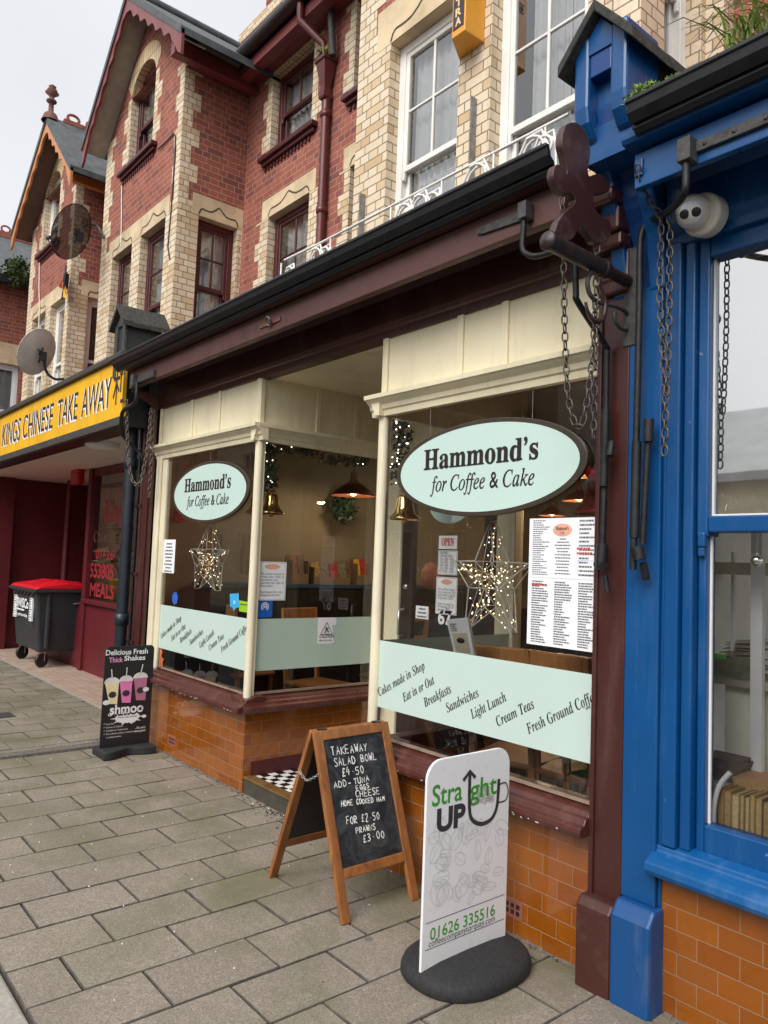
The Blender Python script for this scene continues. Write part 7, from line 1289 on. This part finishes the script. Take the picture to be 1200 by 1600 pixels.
rack('tall narrow leaflet rack on the ledge with magazines', 462, 905, 0.17, 0.27, [srgb(120, 74, 60), srgb(96, 84, 80)]); rack('wide leaflet rack on the ledge, between the two tall ones', 512, 908, 0.42, 0.20, [srgb(150, 126, 70), srgb(104, 104, 98), srgb(150, 50, 46), srgb(120, 116, 108)]); rack('leaflet rack holding yellow and red leaflets at the far end of the ledge', 560, 908, 0.15, 0.26, [srgb(220, 170, 40), srgb(180, 50, 40)])
pb_ = MB(); q = at_y(672, 900, 2.2); pb_.ball(q, 0.10, 14, (1, 0.8, 1.3)); pb_.tube([q+Z*0.12, q+Z*0.4], 0.004, 4); tag(pb_.build('paper_ornament', plain('pink_paper', srgb(200, 130, 120), 0.6)), 'dull pink hanging ornament beyond the cafe door', 'ornament')

# ================================================================== things in the bookshop window
BKS = ['book']; tones = [srgb(196, 168, 112), srgb(178, 146, 96), srgb(206, 184, 134), srgb(160, 126, 84), srgb(212, 194, 150), srgb(186, 160, 104)]
def book(label, org, a, b, c, cover, pages, group):   # a: thickness, b: height, c: depth
    o = thing('book', label, 'book', org, group); org, a, b, c = Vector(org), Vector(a), Vector(b), Vector(c); an, bn_, cn_ = a.normalized(), b.normalized(), c.normalized(); t = 0.003
    m = MB()
    for s_ in (Vector(), a-an*t): m.prism([org+s_, org+s_+b, org+s_+b+c, org+s_+c], an*t)
    m.prism([org+c+an*t, org+c+an*t+b, org+c+a-an*t+b, org+c+a-an*t], cn_*t); m.build('cover', cover, o); m = MB(); p0 = org+an*t+bn_*0.003+cn_*0.003; m.prism([p0, p0+a-an*2*t, p0+a-an*2*t+b-bn_*0.006, p0+b-bn_*0.006], c-cn_*0.004); m.build('pages', pages, o)
pg = [plain('old_book_pages', t, 0.85, var=0.18, scale=60, bump=0.4) for t in tones]; cvs = [plain('book_cover', c, 0.5, var=0.1) for c in (srgb(150, 122, 84), srgb(176, 146, 100), srgb(96, 80, 58), srgb(164, 128, 84), srgb(140, 120, 92))]
x_ = -1.374
for i in range(24):
    w_ = random.uniform(0.018, 0.03); h_ = random.uniform(0.15, 0.17); book('old tan paperback standing in the packed front row in the bookshop window', (x_, 0.13, 0.656), (w_-0.001, 0, 0), (0.002, 0, h_), (0, 0.11, 0), random.choice(cvs), random.choice(pg), 'old paperbacks in the front row'); x_ += w_
for i, (dx, dy, col, lab) in enumerate(((0.02, 0.27, srgb(196, 150, 110), 'cloth-bound tan book lying flat behind the front row, topmost at the window edge'), (0.16, 0.25, srgb(40, 110, 96), 'teal book lying flat on the second row'), (0.27, 0.24, srgb(206, 190, 160), 'cream book lying flat beside the teal one'), (0.36, 0.23, srgb(176, 100, 60), 'orange brown book lying flat beyond the cream one'))):
    cv_ = plain('book_cloth', col, 0.6, var=0.1); book(lab, (-1.40+dx, dy-0.02, 0.80+0.006*(i % 2)), (0, 0, 0.035), (0.17, 0.03, 0), (-0.02, 0.2, 0), cv_, random.choice(pg), 'books lying on the second row')
sup = MB(); sup.box(-1.55, -0.6, 0.255, 0.44, 0.656, 0.797); tag(sup.build('book_box', M['signwhite'], bevel=0.004), 'white display box under the books lying flat', 'box')
wc = MB(); wc.tube(smooth([(-1.376, 0.105, 0.66), (-1.377, 0.105, 0.75), (-1.36, 0.11, 0.83), (-1.325, 0.12, 0.885)], 4), 0.010, 8); tag(wc.build('white_tube', M['upvc']), 'curved white tube beside the first old paperback', 'tube')
mg = MB()
for i in range(7): mg.box(-1.53+0.004*(i % 2), -1.39+0.005*(i % 3), 0.30, 0.43, 0.80+0.012*i, 0.811+0.012*i)
tag(mg.build('magazine_pile', plain('magazine_print', srgb(104, 92, 80), 0.5, var=0.5, scale=14)), 'pile of worn magazines behind the lying books', 'magazines')
YS = 0.46
SHF = thing('display_shelf', 'pale painted shelf unit holding papers inside the bookshop window', 'shelf', (-1.4, YS, 0.66)); m = MB(); zs_ = at_y(1145, 1064, YS).z; zt_ = at_y(1145, 890, YS).z; xu = at_y(1178, 950, YS).x
m.box(-1.66, -0.7, YS, YS+0.30, zs_-0.02, zs_+0.012); m.build('shelf_board', M['soffit'], SHF); m = MB(); m.box(at_y(1122, 1100, YS).x, -0.72, YS+0.06, YS+0.075, 0.66, zs_-0.021); m.build('back_panel', plain('pale_green_panel', srgb(236, 234, 214), 0.6, var=0.05), SHF); m = MB(); m.box(xu, xu+0.045, YS-0.03, YS-0.001, 0.66, 1.80); m.box(at_y(1124, 950, YS).x, at_y(1124, 950, YS).x+0.012, YS+0.1, YS+0.12, zs_+0.013, 1.7); m.build('upright', M['upvc'], SHF); m = MB(); m.box(-1.66, -0.7, YS, YS+0.3, zt_-0.02, zt_+0.03); m.build('shelf_board', plain('drab_shelf', srgb(170, 164, 140), 0.7), SHF)  # upper shelf board in one even drab beige
pp2 = MB(); pa_, pb_2 = at_y(1115, 1055, YS+0.05), at_y(1172, 1050, YS+0.05)
for i in range(16): x0 = random.uniform(pa_.x, pb_2.x-0.1); z0 = zs_+0.014+0.0085*i; w = random.uniform(0.08, 0.16); y0 = YS+0.03+0.006*i; pp2.prism([(x0, y0, z0), (x0+w, y0+random.uniform(-0.02, 0.02), z0+random.uniform(0, 0.01)), (x0+w, y0+0.16, z0+random.uniform(0, 0.03)), (x0, y0+0.16, z0+0.005)], (0, 0, 0.003))
tag(pp2.build('paper_pile', plain('loose_papers', srgb(170, 164, 148), 0.7, var=0.6, scale=14)), 'untidy heap of loose papers on the pale shelf', 'papers')
pf = MB(); a_, b_2 = at_y(1113, 1035, YS-0.004), at_y(1174, 1068, YS-0.004); pf.box(a_.x, b_2.x, YS-0.008, YS-0.002, zs_+0.013, zs_+0.10); tag(pf.build('picture_card', plain('dark_landscape_print', srgb(96, 100, 80), 0.5, var=0.6, scale=16)), 'dark green landscape card propped on the pale shelf', 'card')
gs = MB(); g0 = at_y(1118, 1026, YS-0.01); gs.box(g0.x-0.01, g0.x+0.045, YS-0.012, YS-0.010, g0.z-0.006, g0.z+0.014); tag(gs.build('green_card', plain('neon_green_card', srgb(40, 200, 80), 0.5)), 'neon green card on the edge of the pale shelf', 'card')
bb = thing('bauble', 'silver mirror bauble hanging in the lower bookshop window', 'bauble', at_y(1183, 876, 0.14)); q = at_y(1183, 876, 0.14); m = MB(); m.ball(q, 0.024, 20); m.build('ball', M['silver'], bb); m = MB(); m.lathe([(0.007, 0.022), (0.007, 0.032), (0, 0.032)], q, Z, 10); m.tube([q+Z*0.03, q+Z*0.30], 0.0009, 4); m.build('cap', M['steel'], bb)
ts = MB()
for i in range(2600):
    x_ = random.uniform(-1.36, 0.6); c = Vector((x_, 0.10+random.gauss(0, 0.014), 1.838+0.012*math.sin(x_*9)+random.gauss(0, 0.006)+(0.03 if x_ < -1.31 else 0))); a = Vector((random.gauss(0, 1), random.gauss(0, 1), random.gauss(0, 1))).normalized(); b2 = a.orthogonal().normalized()*0.0011; l_ = random.uniform(0.025, 0.045); ts.quad(c-b2, c+b2, c+a*l_+b2*0.4, c+a*l_-b2*0.4)
tag(ts.build('tinsel', plain('white_tinsel', (0.75, 0.82, 0.80, 1), 0.3, metal=0.3)), 'white tinsel lying along the bar of the bookshop window', 'tinsel')
blindm = fabric('pale_blind', (0.85, 0.85, 0.82, 1), 0.3); bb2 = MB(); bb2.box(-1.50, 1.25, 0.17, 0.185, 1.83, 2.80); tag(bb2.build('window_blind', blindm), 'pale pulled-down blind behind the upper bookshop window', 'blind')
